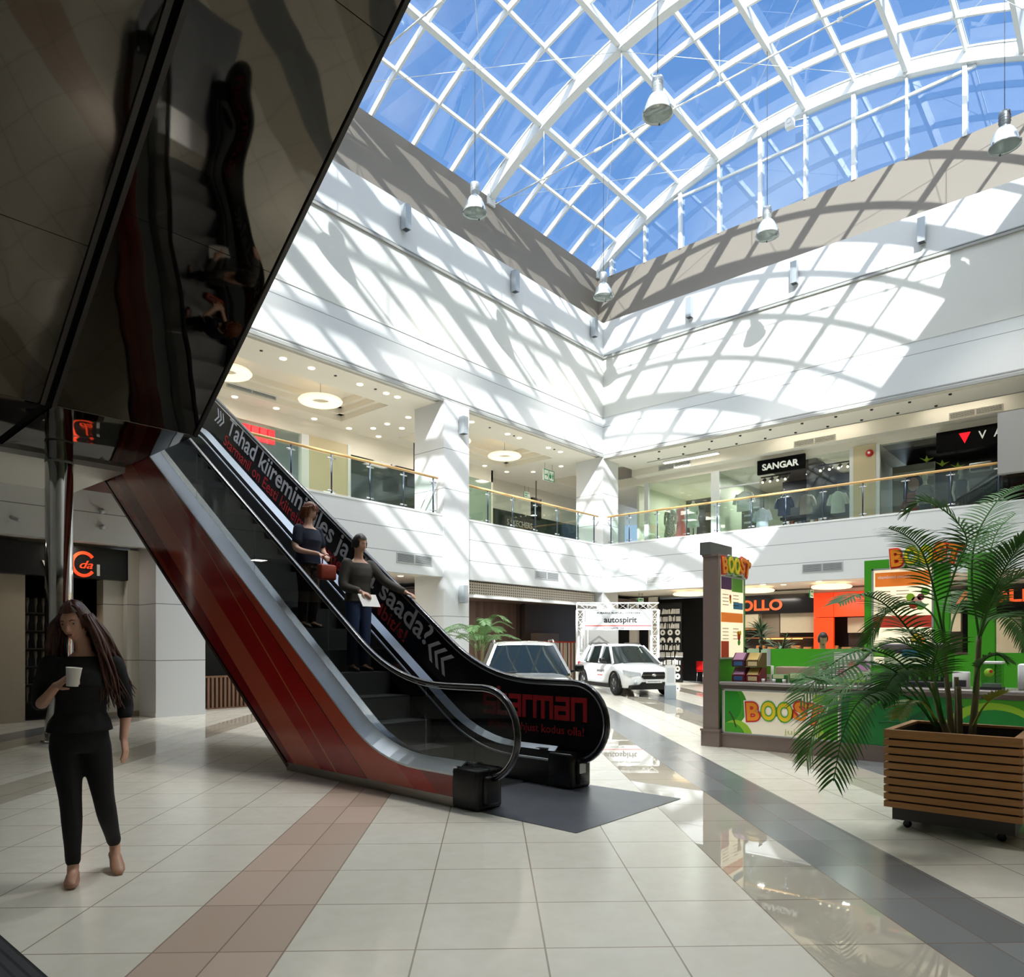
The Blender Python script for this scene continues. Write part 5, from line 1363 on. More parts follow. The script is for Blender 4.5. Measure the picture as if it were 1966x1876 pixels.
def blob(parent, name, poly, m_, x, th, b):
    poly = clip(poly, *b)
    if len(poly) >= 3: MB().prism(poly, x-th, x, 'x').build(name, m_, parent)
B1 = (.33,1.87,.225,.81)
blob(cp, 'apple_print', circ(1.86,.60,.32), GRN, X0-.02, .002, B1); blob(cp, 'apple_print', circ(1.92,.62,.30), mat('apple_deep',(40,150,34),.4), X0-.02, .003, B1)
blob(cp, 'apple_print', circ(1.70,.16,.24), LIME, X0-.02, .004, B1); blob(cp, 'apple_print', circ(1.78,.14,.22), GRN, X0-.02, .005, B1)
blob(cp, 'apple_print', circ(.36,.56,.30,40,.50), LIME, X0-.02, .002, B1); blob(cp, 'apple_print', circ(.28,.54,.26,40,.46), GRN, X0-.02, .003, B1)
MB().tube([(X0-.026,1.80,.52),(X0-.026,1.74,.42),(X0-.026,1.70,.30)], .008, 6).build('apple_stem', mat('stem_brown',(70,50,20),.5), cp)
B2 = (-2.3,.28,.215,.83)
blob(gp_, 'apple_print', circ(-.95,.55,1.15), GRN, X0-.028, .001, B2); blob(gp_, 'apple_print', circ(-.62,.18,.72), DGR, X0-.028, .002, B2); blob(gp_, 'apple_print', circ(-1.35,.30,.55,40,.50), LIME, X0-.028, .003, B2); blob(gp_, 'apple_print', circ(-1.38,.26,.48,40,.46), mat('apple_mid',(30,140,60),.4), X0-.028, .004, B2)
blob(gp_, 'leaf_print', [(-.42,.26),(-.40,.42),(-.50,.58),(-.66,.68),(-.72,.72),(-.66,.56),(-.60,.40),(-.50,.28)], mat('leaf_dark',(8,96,48),.4), X0-.028, .005, B2)
MB().tube([(X0-.036,-.16,.50),(X0-.036,-.28,.515),(X0-.036,-.44,.50)], .011, 6).build('apple_stem', mat('leaf_dark',(8,96,48),.4), gp_)
boost(cp, (X0-.02,1.56,.34), (0,-1,0), (0,0,1), 1.05, .40, .006)
text('panel_lettering', 'juice bars', mat('pale_green_letters',(196,208,130),.5), cp, (X0-.022,1.02,.255), (0,-1,0), (0,0,1), .62, .075, .003)
text('panel_lettering', 'naturally high', WHI, gp_, (X0-.034,-.46,.245), (0,-1,0), (0,0,1), 1.55, .19, .004, .02)

mc = thing('menu_column', 'tall taupe column with lit menu board and BOOST letters at the left end of the juice bar', 'menu column', (10.3, 4.66, 0))
MB().box(-.52,-.475,-.115,.12,0,2.77).build('end_panel', TAUP, mc)
MB().box(-.475,.55,-.06,.12,.2,2.74).build('green_frame', GRN, mc)
MB().box(-.545,.57,-.14,.14,0,.22).box(-.555,.58,-.15,.15,.22,.25).build('plinth', TAUP, mc)
MB().box(-.54,.2,-.0,.16,2.77,2.95).build('top_box', mat('top_box_grey',(96,98,94),.4), mc)
MB().box(-.53,.56,-.12,.13,2.74,2.775).build('top_cap', TAUP, mc)
LIT = mat('lit_menu_sheet', (246,236,208), .5, var=.02, emit=.55, ecol=(255,238,200))
mbd = MB().box(-.36,.44,-.075,-.06,1.28,2.46).build('menu_board', LIT, mc)
MB().box(-.385,-.36,-.08,-.06,1.26,2.48).box(.44,.465,-.08,-.06,1.26,2.48).box(-.345,.465,-.0795,-.06,2.46,2.485).box(-.345,.465,-.0795,-.06,1.255,1.28).build('board_frame', LGREY, mc)
PUR = mat('menu_purple',(104,54,120),.5); ORB = mat('menu_orange',(240,128,44),.5,var=.03,emit=.25,ecol=(240,128,44)); REDB = mat('menu_red',(222,70,50),.5); BLUB = mat('menu_blue',(70,140,180),.5); INK = mat('menu_ink',(168,146,120),.5); GRB = mat('menu_green',(110,184,60),.5)
rects(None, mbd, (-.34,-.075,1.28), (1,0,0), (0,0,1), [('menu_header',.0,.36,1.0,1.18,PUR),('menu_header',.37,.76,.98,1.18,GRB),('menu_band',0,.76,.52,.66,ORB),('menu_block',0,.26,.0,.24,REDB),('menu_block',.42,.76,.72,.82,BLUB)] + [('menu_line',.05+.36*(k%2),.25+.36*(k%2),.92-.05*(k//2)-(.30 if k>7 else 0),.93-.05*(k//2)-(.30 if k>7 else 0),INK) for k in range(16)], .003)
for cx_, cz_, r_, m_ in ((.29,.90,.03,RDO),(.30,.82,.025,YEL),(.29,.86,.03,ORG),(.60,.30,.05,RDO),(.64,.36,.04,YEL),(.57,.36,.035,ORG),(.60,.22,.045,GRB)):
    MB().prism([(x_-.32, z_+1.28) for x_, z_ in circ(cx_,cz_,r_,16)], -.0795, -.075, 'y').build('fruit_print', m_, mbd)
boost(mc, (-.42,-.07,2.44), (1,0,0), (0,0,1), 1.0, .38, .04)

pf = thing('menu_frame', 'green portal frame with large lit smoothie menu and BOOST letters behind the palm', 'menu board', (12.4, 2.4, 0))
MB().box(-.02,.14,.78,.89,0,2.66).box(-.02,.14,-.85,.89,2.66,2.80).box(-.02,.14,-.85,-.52,0,2.66).box(-.02,.14,-.28,-.08,0,2.66).box(-.02,.14,-.52,-.28,0,1.32).build('frame', GRN, pf)
mbd = MB().box(-.0,.10,-.08,.78,1.15,2.66).build('menu_board', LIT, pf)
MB().box(.0,.12,-.08,.78,0,1.15).build('base_panel', GRN, pf)
bf = MB(); bf.box(-.03,-.0,.755,.78,1.15,2.66); bf.box(-.03,0,-.08,-.055,1.15,2.66); bf.box(-.03,0,-.08,.78,2.635,2.66); bf.box(-.03,0,-.08,.78,1.15,1.175); bf.build('board_frame', LGREY, pf)
rects(None, mbd, (0,.755,1.175), (0,-1,0), (0,0,1), [('menu_header',.02,.79,1.20,1.42,ORB),('menu_band',.0,.81,.56,.74,REDB),('menu_block',.0,.30,.10,.24,GRB),('menu_block',.40,.80,.10,.28,BLUB),('menu_block',.30,.40,.16,.30,PUR)] + [('menu_line',.06+.26*(k%2),.24+.26*(k%2),1.12-.05*(k//2),1.13-.05*(k//2),INK) for k in range(14)], .003)
text('menu_lettering', 'vitamiinsed smuutid', WHI, mbd, (-.004,.70,2.50), (0,-1,0), (0,0,1), .46, .05, .002, .01)
for cx_, cz_, r_, m_ in ((.52,1.02,.06,LIME),(.60,.96,.07,mat('fruit_pink',(236,170,160),.5)),(.66,1.02,.05,mat('fruit_plum',(140,60,80),.5)),(.56,.90,.06,RDO),(.66,.88,.06,GRB),(.72,1.10,.06,GRB),(.60,.40,.07,YEL),(.66,.36,.06,ORG)):
    MB().prism([(.755-y_, z_+1.175) for y_, z_ in circ(cx_,cz_,r_,18)], -.005, 0, 'x').build('fruit_print', m_, mbd)
boost(pf, (-.03,.50,2.60), (0,-1,0), (0,0,1), .95, .42, .05)
gpn = thing('green_partition', 'low green partition closing the back of the juice bar', 'partition', (12.4, 4.3, 0))
MB().box(0,.08,-.99,.5,0,1.4).build('green_panel', GRN, gpn); MB().box(0,.08,.56,1.05,0,1.4).build('pale_panel', mat('pale_green_panel',(176,206,168),.4), gpn); MB().box(-.01,.09,.5,.56,0,1.4).build('post', LGREY, gpn)
sbox('wall_bar_partition', GRN, 12.42, 12.5, .2, 1.54, 0, 1.35)

# things on the bar
TZ = .94
sr = thing('snack_rack', 'two-tier maroon snack rack at the left end of the juice bar', 'snack rack', (10.12, 4.22, TZ), 0)
MRN = mat('maroon_card',(120,24,34),.5); GLD = mat('gold_card',(112,84,40),.5); PUR2 = mat('purple_card',(84,28,50),.5)
for t_, (z0, m1, m2) in enumerate(((0,MRN,MRN),(.21,PUR2,GLD))):
    for k, m_ in enumerate((m1, m2)):
        y0 = .02-.21*k + (.0 if t_ else .0)
        b = MB(); b.prism([(-.14,z0),(.14,z0),(.14,z0+.20),(-.02,z0+.20),(-.14,z0+.09)], y0-.0, y0+.19, 'y'); o = b.build('snack_box', m_, sr)
        b = MB(); b.add([(-.142,y0+.02,z0+.10),(-.142+.0,y0+.17,z0+.10),(-.03,y0+.17,z0+.20),(-.03,y0+.02,z0+.20)], [(0,1,2,3)]); b.build('box_opening', [mat('snack_pink',(190,140,170),.5),mat('snack_yellow',(200,170,90),.5)][k], o)
        MB().box(-.146,-.14,y0+.03,y0+.16,z0+.015,z0+.075).build('box_label', [mat('snack_blue',(70,110,160),.5),mat('snack_cream',(220,200,150),.5)][k], o)
for k in range(2): MB().tube([(.12,.11-.21*k,.40),(.12,.11-.21*k,.46),(.08,.11-.21*k,.49),(.12,.08-.21*k,.46)], .012, 6).build('hook', BLACK, sr)
def box_item(name, label, cat, loc, s, m_, parts=(), rz=0, grp=None):
    r = thing(name, label, cat, loc, rz, grp); MB().rbox(-s[0]/2,s[0]/2,-s[1]/2,s[1]/2,0,s[2],min(s)*.06,1).build('carton', m_, r)
    for nm, u0, u1, v0, v1, mm_ in parts: MB().box(-s[0]/2-.003,-s[0]/2,u0*s[1]-s[1]/2,u1*s[1]-s[1]/2,v0*s[2],v1*s[2]).build(nm, mm_, r)
    return r
box_item('carton', 'small green and white carton beside the snack rack', 'box', (10.45,4.12,TZ), (.12,.20,.22), WHI, [('carton_print',0,1,.45,1,MIDG),('carton_line',.1,.9,.15,.25,MIDG)])
box_item('carton', 'open brown cardboard box behind the green boxes on the juice bar', 'box', (10.9,3.85,0), (.3,.50,1.14), mat('cardboard',(142,120,100),.7))
box_item('tea_box', 'left green tea box on the juice bar counter', 'box', (10.1,3.78,TZ), (.12,.19,.11), mat('tea_green',(40,120,44),.5), [('box_label',.1,.9,.5,.95,mat('tea_cream',(220,226,170),.5))])
box_item('tea_box', 'right green tea box on the juice bar counter', 'box', (10.1,3.54,TZ), (.12,.19,.13), mat('tea_green',(40,120,44),.5), [('box_label',.1,.9,.5,.95,mat('tea_cream',(220,226,170),.5))])
box_item('tea_box', 'flat green box nearest the white cards on the juice bar counter', 'box', (10.1,3.18,TZ), (.12,.17,.09), mat('tea_green',(40,120,44),.5), [('box_label',.05,.95,.45,.95,WHI)])
o = thing('card_stand', 'white card stand with a round emblem on the juice bar', 'card stand', (10.4,3.24,TZ)); MB().box(-.03,.03,-.11,.11,0,.02).build('stand_foot', WPLAST, o); MB().box(-.01,.01,-.11,.11,.02,.22).build('card', WPLAST, o); MB().lathe([(.06,-.012),(.025,-.012),(.025,-.01),(.06,-.01),(.06,-.012)], 18, (0,.04,.24), None, 'x').build('emblem', GLD, o)
for k in range(4): MB().box(-.013,-.01,-.08+k*.045,-.05+k*.045,.05+.03*(k%2),.09+.03*(k%2)).build('card_print', DGREY, o)
for k, y in enumerate((3.95,3.80,3.66,3.36,3.28)):
    o = MB().lathe([(0,0),(.018,0),(.024,.05),(.022,.05),(.016,.006),(0,.006)], 12).build('sample_cup', WPLAST, None, (9.93,y,TZ)); tag(o, 'tiny white sample cup at the front edge of the juice bar counter', 'cup', 'sample cups on the juice bar')
o = thing('picture_board', 'tilted board with pictures of pink smoothie cups on the juice bar', 'board', (10.12, 2.84, TZ), R(12))
MB().box(-.10,.10,-.24,.24,0,.03).build('board_foot', mat('counter_edge',(120,110,106),.25,.4), o)
Mx = Matrix.Translation((0,0,.03)) @ Matrix.Rotation(R(12), 4, 'Y')
bd_ = MB().box(-.012,.012,-.22,.22,0,.40,Mx).build('board', mat('board_cream',(232,226,214),.4), o)
for cy_, cz_, r_, m_ in ((.12,.12,.06,mat('cup_pink',(214,130,160),.5)),(.0,.14,.075,mat('cup_pale',(226,214,196),.5)),(-.14,.22,.075,mat('cup_mauve',(206,150,190),.5)),(-.1,.08,.05,LIME),(.0,.23,.05,mat('cup_salmon',(220,140,120),.5))):
    MB().prism(circ(cy_,cz_,r_,20), -.016, -.012, 'x', Mx).build('cup_print', m_, bd_)
MB().box(-.015,-.012,-.21,.21,.0,.035,Mx).build('print_band', LIME, bd_)
jm = thing('juicer', 'grey-topped glass juicer case on the juice bar behind the palm fronds', 'juicer', (10.35, 2.1, TZ))
MB().rbox(-.25,.25,-.36,.36,0,.07,.01).build('case_base', DGREY, jm); MB().box(-.24,.24,-.35,.35,.07,.46).build('case_glass', glass('case_glass',(210,220,216),.9,0,.04), jm); MB().rbox(-.27,.27,-.40,.40,.46,.54,.02).build('case_lid', mat('case_lid_grey',(110,104,102),.3), jm)
for k in range(6):
    o_ = MB(); o_.lathe([(0,.0),(.04,.0),(.05,.16),(.045,.16),(.038,.01)], 14, (0,-.28+k*.11,.075)); o_.build('glass_jug', mat('jug_pale',(214,216,200),.2,var=.1), jm)
o = thing('drink_dispenser', 'clear drink dispenser with a round green sticker on the juice bar', 'dispenser', (10.05, 1.28, TZ))
MB().box(-.12,.12,-.11,.11,0,.03).build('dispenser_base', DGREY, o); MB().box(-.11,.11,-.10,.10,.03,.30).build('dispenser_tank', glass('tank_clear',(222,230,226),1.0,0,.08), o); MB().rbox(-.12,.12,-.11,.11,.30,.33,.01).build('dispenser_lid', WPLAST, o); MB().lathe([(0,-.113),(.05,-.113),(.05,-.111)], 20, (0,.02,.2), None, 'x').build('sticker', LIME, o); MB().lathe([(0,-.115),(.018,-.115)], 12, (0,.0,.215), None, 'x').build('sticker_berry', RED, o); MB().box(-.09,.09,-.085,.085,.03,.07).build('ice', mat('ice_pale',(190,196,190),.3), o)
box_item('carton', 'white carton with a dark picture behind the palm stems', 'box', (10.1,1.60,TZ), (.12,.17,.20), WHI, [('carton_picture',.15,.85,.1,.5,DGREY)])
box_item('ice_box', 'white cool box at the right edge on the juice bar', 'box', (10.3,.92,TZ), (.3,.26,.30), WPLAST)

# potted plant behind the partition
LEAFS = mat('dracaena_leaf', (74,104,66), .45, var=.3, vscale=8)
dp = thing('potted_dracaena', 'spiky potted plant standing behind the low partition of the juice bar', 'plant', (13.1, 5.25, 0))
MB().lathe([(0,.0),(.20,.0),(.26,.5),(.24,.5),(.22,.46),(0,.46)], 24).build('pot', DGREY, dp)
MB().tube([(0,0,.4),(.03,.02,1.1),(0,0,1.7)], .03, 8).tube([(.02,.0,.9),(-.1,-.2,1.2),(-.15,-.45,1.42)], .022, 8).tube([(.02,.0,.9),(.05,.25,1.2),(.05,.5,1.45)], .022, 8).build('stem', mat('dracaena_stem',(110,90,70),.7), dp)
def blade(mb, o, d, L, w_, droop):
    o = Vector(o); d = Vector(d).normalized(); s = d.cross(Vector((0,0,1)))
    if s.length < .1: s = Vector((1,0,0))
    s.normalize(); vs = []
    n_ = 5
    for i in range(n_+1):
        q = i/n_; p = o + d*(L*q) + Vector((0,0,-droop*L*q*q)); ww = w_*math.sin(PI*(.12+.88*q))*.9+.002
        if i == n_: ww = .001
        vs += [p - s*ww, p + Vector((0,0,-ww*.5)), p + s*ww]
    fs = []
    for i in range(n_): fs += [(i*3,i*3+1,i*3+4,i*3+3),(i*3+1,i*3+2,i*3+5,i*3+4)]
    mb.add(vs, fs, True)
random.seed(3)
for (ox, oy, oz, n_) in ((0,0,1.7,46),(-.15,-.45,1.42,34),(.05,.5,1.45,34)):
    mb = MB()
    for k in range(n_):
        el = R(random.uniform(-10,85)); az = random.uniform(0,2*PI)
        blade(mb, (ox,oy,oz-.15+.2*k/n_), (math.cos(az)*math.cos(el), math.sin(az)*math.cos(el), math.sin(el)), random.uniform(.32,.5), .022, .35)
    mb.build('leaf_crown', LEAFS, dp)

# ------------------------------------------------------------------ planter and palms
pl = thing('wooden_planter', 'square planter of horizontal wooden slats on casters in the right foreground', 'planter', (6.78, 1.075, 0), 0)
SLAT = bpy.data.materials.new('slat_timber'); t = NT(SLAT); tcv = t.node('ShaderNodeTexCoord'); mp = t.node('ShaderNodeMapping'); mp.inputs['Scale'].default_value = (1.2,1.2,16); t.l.new(tcv.outputs['Object'], mp.inputs[0])
t.principled(t.mixc(t.noise(4.0, 5.0, mp.outputs[0], .8), L3((160,106,58)), L3((206,150,92))), .5)
hx, hy = .48, .455
MB().box(-hx+.05,hx-.05,-hy+.05,hy-.05,.07,.18).build('base', mat('planter_base_grey',(58,54,52),.5), pl)
lb = MB(); lb.box(-hx+.03,-hx+.05,-hy+.03,hy-.03,.18,.775); lb.box(hx-.05,hx-.03,-hy+.03,hy-.03,.18,.775); lb.box(-hx+.05,hx-.05,-hy+.03,-hy+.05,.18,.775); lb.box(-hx+.05,hx-.05,hy-.05,hy-.03,.18,.775); lb.build('liner', mat('planter_liner',(40,36,34),.6), pl)
for k in range(10):
    z0 = .172+k*.0608; z1 = z0+.047
    mb = MB(); mb.box(-hx,-hx+.03,-hy,hy,z0,z1); mb.box(hx-.03,hx,-hy,hy,z0,z1); mb.box(-hx+.03,hx-.03,-hy,-hy+.03,z0,z1); mb.box(-hx+.03,hx-.03,hy-.03,hy,z0,z1)
    mb.build('slat', SLAT, pl)
rb = MB(); z1 = .785
rb.box(-hx,-hx+.055,-hy,hy,z1-.02,z1); rb.box(hx-.055,hx,-hy,hy,z1-.02,z1); rb.box(-hx+.055,hx-.055,-hy,-hy+.055,z1-.02,z1); rb.box(-hx+.055,hx-.055,hy-.055,hy,z1-.02,z1); rb.build('rim', SLAT, pl)
sm_ = bpy.data.materials.new('potting_soil'); t = NT(sm_); p = t.principled(t.mixc(t.noise(30.0,4.0), L3((40,30,24)), L3((86,68,54))), .95); t.bump(p, t.noise(40.0,4.0), 1.0, .03)
MB().box(-hx+.05,hx-.05,-hy+.05,hy-.05,.60,.69).build('soil', sm_, pl)
for sx_ in (-1,1):
    for sy_ in (-1,1):
        c = MB(); x_, y_ = sx_*(hx-.14), sy_*(hy-.14); c.tube([(x_-.012,y_,.03),(x_+.012,y_,.03)], .03, 14); c.box(x_-.022,x_-.014,y_-.015,y_+.015,.02,.07); c.box(x_+.014,x_+.022,y_-.015,y_+.015,.02,.07); c.build('caster', BLACK, pl)

PALM = bpy.data.materials.new('palm_leaf'); t = NT(PALM)
p = t.principled(t.mixc(t.noise(9.0, 3.0), L3((36,86,26)), L3((80,130,44))), .55, 0, .2); 
PALM2 = mat('palm_leaf_young', (150,160,50), .45, var=.2); CANE = mat('palm_cane', (126,116,84), .55, var=.25, vscale=14); RACH = mat('palm_rachis', (84,104,52), .45, var=.15)
def catmull(P, n=28):
    P = [Vector(p) for p in P]; Q = [P[0]*2-P[1]] + P + [P[-1]*2-P[-2]]; out = []
    m_ = len(P)-1
    for i in range(n+1):
        u_ = i/n*m_; k = min(int(u_), m_-1); q = u_-k; a, b, c, d = Q[k], Q[k+1], Q[k+2], Q[k+3]
        out.append(.5*((2*b)+(c-a)*q+(2*a-5*b+4*c-d)*q*q+(3*b-a-3*c+d)*q**3))
    return out
def frond(parent, P, ll=.34, start=.28, n=34, width=.011, droop=.35, m_=None, fwd=.75, vee=.35, rr=.009):
    pts = catmull(P, 40); mb = MB()
    mb.tube(pts, [rr*(1-.8*i/40)+.0015 for i in range(41)], 6)
    r_ = mb.build('frond', m_ or PALM, parent)
    lf = MB()
    for i in range(n):
        q = start+(1-start)*(i+.5)/n; f = q*40; k = min(int(f),39); p = pts[k].lerp(pts[k+1], f-k)
        tg = (pts[min(k+2,40)]-pts[max(k-1,0)]).normalized()
        sd = tg.cross(Vector((0,0,1)))
        if sd.length < .15: sd = tg.cross(Vector((FW.x,FW.y,0)))
        sd.normalize(); upv = sd.cross(tg).normalized()
        L_ = ll*(math.sin(PI*min(1,(.22+.70*(q-start)/(1-start))))**.7)*random.uniform(.88,1.08)
        fw_ = fwd*(.6+.9*(q-start)/(1-start))
        for s in (-1,1):
            d = (sd*s + tg*fw_ + upv*vee*random.uniform(.7,1.2)).normalized()
            nn = d.cross(sd*s+upv*.2).normalized() if False else tg
            vs = []
            ns = 5
            wv = (tg - d*tg.dot(d)).normalized()
            for j in range(ns+1):
                u_ = j/ns; pp = p + d*(L_*u_) + Vector((0,0,-1))*(droop*L_*u_*u_); w_ = width*(math.sin(PI*(.15+.85*u_))**.8) if j < ns else .0006
                vs += [pp-wv*w_, pp+wv*w_]
            lf.add(vs, [(2*j,2*j+1,2*j+3,2*j+2) for j in range(ns)], True)
    lf.build('leaflets', m_ or PALM, r_)
    return r_
random.seed(21)
pm = thing('areca_palm', 'tall feathery palm growing in the slatted wooden planter', 'palm', (6.85, 1.08, .69))
def AP(path, d0, d1):
    n_ = len(path); return [at(x, y, d0+(d1-d0)*i/(n_-1))-Vector((6.85,1.08,.69)) for i, (x, y) in enumerate(path)]
D = 6.02
def cane(path, d0, d1, r0, r1):
    pts = catmull(AP(path, d0, d1), 14); return MB().tube(pts, [r0+(r1-r0)*i/14 for i in range(15)], 10).build('cane', CANE, pm)
cane([(1827,1412),(1822,1350),(1816,1290),(1815,1235)], D, D, .026, .014)
cane([(1866,1412),(1872,1350),(1876,1290),(1880,1222)], D-.05, D-.05, .028, .02)
cane([(1836,1412),(1837,1350),(1836,1300)], D+.08, D+.08, .02, .018)
cane([(1843,1412),(1842,1360),(1840,1318)], D+.02, D+.02, .022, .02)
cane([(1820,1412),(1806,1375),(1797,1340),(1790,1310)], D-.1, D-.1, .028, .016)
for args in [
    (((1815,1238),(1797,1150),(1782,1090),(1764,1050),(1735,1026),(1706,1014)), D, D-.55, .30, .18),
    (((1815,1240),(1812,1170),(1836,1090),(1856,1040),(1838,1003),(1800,972),(1768,962),(1744,984)), D, D+.5, .30, .26),
    (((1880,1225),(1866,1120),(1872,1040),(1898,985),(1930,948),(1972,930)), D-.05, D+.55, .32, .25),
    (((1878,1228),(1893,1180),(1915,1120),(1942,1070),(1975,1030)), D-.05, D-.5, .34, .2),
    (((1812,1300),(1795,1262),(1760,1228),(1720,1180),(1688,1153),(1650,1142),(1610,1158)), D-.1, D-.75, .30, .3),
    (((1800,1398),(1772,1330),(1735,1278),(1690,1252),(1640,1252),(1585,1285),(1535,1345)), D-.1, D-.7, .34, .3),
    (((1800,1402),(1765,1355),(1725,1332),(1685,1328),(1645,1352),(1618,1410),(1600,1500)), D-.15, D-.9, .34, .3),
    (((1798,1400),(1755,1335),(1705,1300),(1655,1300),(1600,1340),(1565,1395),(1548,1460)), D-.1, D-.2, .34, .3),
    (((1806,1390),(1795,1320),(1775,1265),(1735,1235),(1690,1240),(1650,1275)), D+.05, D+.3, .32, .3),
    (((1812,1390),(1800,1330),(1792,1280),(1800,1240),(1770,1215),(1725,1210)), D-.2, D-.8, .30, .3),
    (((1880,1225),(1900,1190),(1930,1182),(1960,1205),(1985,1250)), D, D+.3, .30, .2),
    (((1880,1226),(1890,1150),(1897,1080),(1915,1020),(1950,985)), D, D+.9, .30, .3),
    (((1879,1235),(1895,1180),(1925,1130),(1965,1105),(2000,1110)), D, D-.4, .32, .25),
    (((1870,1330),(1876,1290),(1893,1265),(1915,1258),(1932,1268)), D-.1, D-.3, .16, .3),
    (((1810,1380),(1785,1320),(1752,1290),(1715,1300),(1690,1345)), D-.2, D-.6, .28, .35),
    (((1820,1240),(1830,1190),(1850,1150),(1880,1135),(1915,1150)), D, D+.7, .26, .3),
    (((1815,1240),(1790,1180),(1750,1160),(1700,1180),(1665,1235)), D, D+.6, .28, .35),
    (((1803,1395),(1770,1340),(1720,1290),(1660,1272),(1590,1305),(1545,1300)), D-.1, D-1.0, .30, .4)]:
    path, d0, d1, ll, st0 = args
    frond(pm, AP(path, d0, d1), ll, st0, 36, .0092, .30)
frond(pm, AP(((1868,1395),(1885,1362),(1905,1342),(1932,1330)), D-.2, D-.45), .15, .55, 10, .012, .1, PALM2)
frond(pm, AP(((1800,1385),(1772,1350),(1745,1350),(1725,1378)), D-.25, D-.45), .16, .5, 10, .011, .2, PALM2)

bp_ = thing('background_palm', 'palm in a pot beside the silver car behind the escalator', 'palm', tuple(at(922,1240,19.2).xy)+(0,))
MB().lathe([(0,0),(.24,0),(.30,.55),(.27,.55),(.25,.5),(0,.5)], 24).build('pot', DGREY, bp_)
for k in range(3): MB().tube([(.06*math.cos(k*2.1),.06*math.sin(k*2.1),.5),(.10*math.cos(k*2.1),.1*math.sin(k*2.1),1.1),(.14*math.cos(k*2.1),.14*math.sin(k*2.1),1.5)], .025, 8).build('cane', CANE, bp_)
random.seed(8)
for k in range(16):
    az = k*2.4+.4; el = random.uniform(.5,1.25); L_ = random.uniform(.9,1.35); o_ = Vector((.1*math.cos(az),.1*math.sin(az),1.25+.02*k))
    h = Vector((math.cos(az),math.sin(az),0)); P = [o_, o_+h*(L_*.3*math.cos(el))+Vector((0,0,L_*.42*math.sin(el))), o_+h*(L_*.68*math.cos(el)+.1)+Vector((0,0,L_*.6*math.sin(el))), o_+h*(L_*math.cos(el)+.32)+Vector((0,0,L_*.46*math.sin(el)))]
    frond(bp_, P, .30, .25, 22, .014, .35, mat('palm_leaf_light', (84,128,62), .42, var=.25, vscale=6))
# ------------------------------------------------------------------ people
def fuse(mb, name, m_, parent, voxel, it=5):
    o = mb.build(name, None); md = o.modifiers.new('r', 'REMESH'); md.mode = 'VOXEL'; md.voxel_size = voxel; md.use_smooth_shade = True
    ms = o.modifiers.new('s', 'SMOOTH'); ms.factor = .5; ms.iterations = it
    dg = bpy.context.evaluated_depsgraph_get(); me = bpy.data.meshes.new_from_object(o.evaluated_get(dg))
    old = o.data; o.modifiers.clear(); o.data = me; bpy.data.meshes.remove(old); me.name = name
    me.polygons.foreach_set('use_smooth', [True]*len(me.polygons))
    me.materials.clear(); me.materials.append(m_)
    if parent: o.parent = parent
    return o
def limb(mb, pts, rs, n=14):
    P = [Vector(p) for p in pts]; k = 6*(len(P)-1)
    Q = catmull(P, k); r = []
    for i in range(k+1):
        u_ = i/k*(len(P)-1); j = min(int(u_), len(P)-2); q = u_-j; q = q*q*(3-2*q); r.append(rs[j]+(rs[j+1]-rs[j])*q)
    mb.tube(Q, r, n); mb.ball(Q[0], r[0], 12, 8); mb.ball(Q[-1], r[-1], 12, 8)
def hand(mb, w, d, nrm, curl=.5, side=1, s=1.0):
    w = Vector(w); d = Vector(d).normalized(); nrm = Vector(nrm); nrm = (nrm - d*nrm.dot(d)).normalized(); sv = d.cross(nrm).normalized()*side
    rings = []
    for q, wd, th in ((0,.024,.02),(.3,.033,.016),(.7,.040,.014),(1.0,.040,.012)):
        rings.append([w + d*(.088*s*q) + sv*(wd*s*math.cos(2*PI*j/14)) + nrm*(th*s*math.sin(2*PI*j/14)) for j in range(14)])
    mb.loft(rings)
    for i, L_ in enumerate((.068,.078,.073,.056)):
        p = w + d*(.082*s) + sv*((1.5-i)*.0195*s); a = curl*.35; pts = [p]
        for k, f in enumerate((.45,.32,.25)):
            a += curl*(.55 if k else .35); p = p + (d*math.cos(a) + nrm*math.sin(a))*(L_*s*f); pts.append(p)
        mb.tube(pts, [.0095*s,.009*s,.0085*s,.007*s], 8); mb.ball(pts[-1], .0072*s, 8, 6)
    p = w + d*(.025*s) + sv*(.030*s); t1 = p + (d*.7+sv*.75+nrm*.35).normalized()*(.042*s); t2 = t1 + (d*.95+sv*(.1-.3*curl)+nrm*(.3+.6*curl)).normalized()*(.034*s)
    mb.tube([p,t1,t2], [.013*s,.0105*s,.008*s], 8); mb.ball(t2, .008*s, 8, 6)
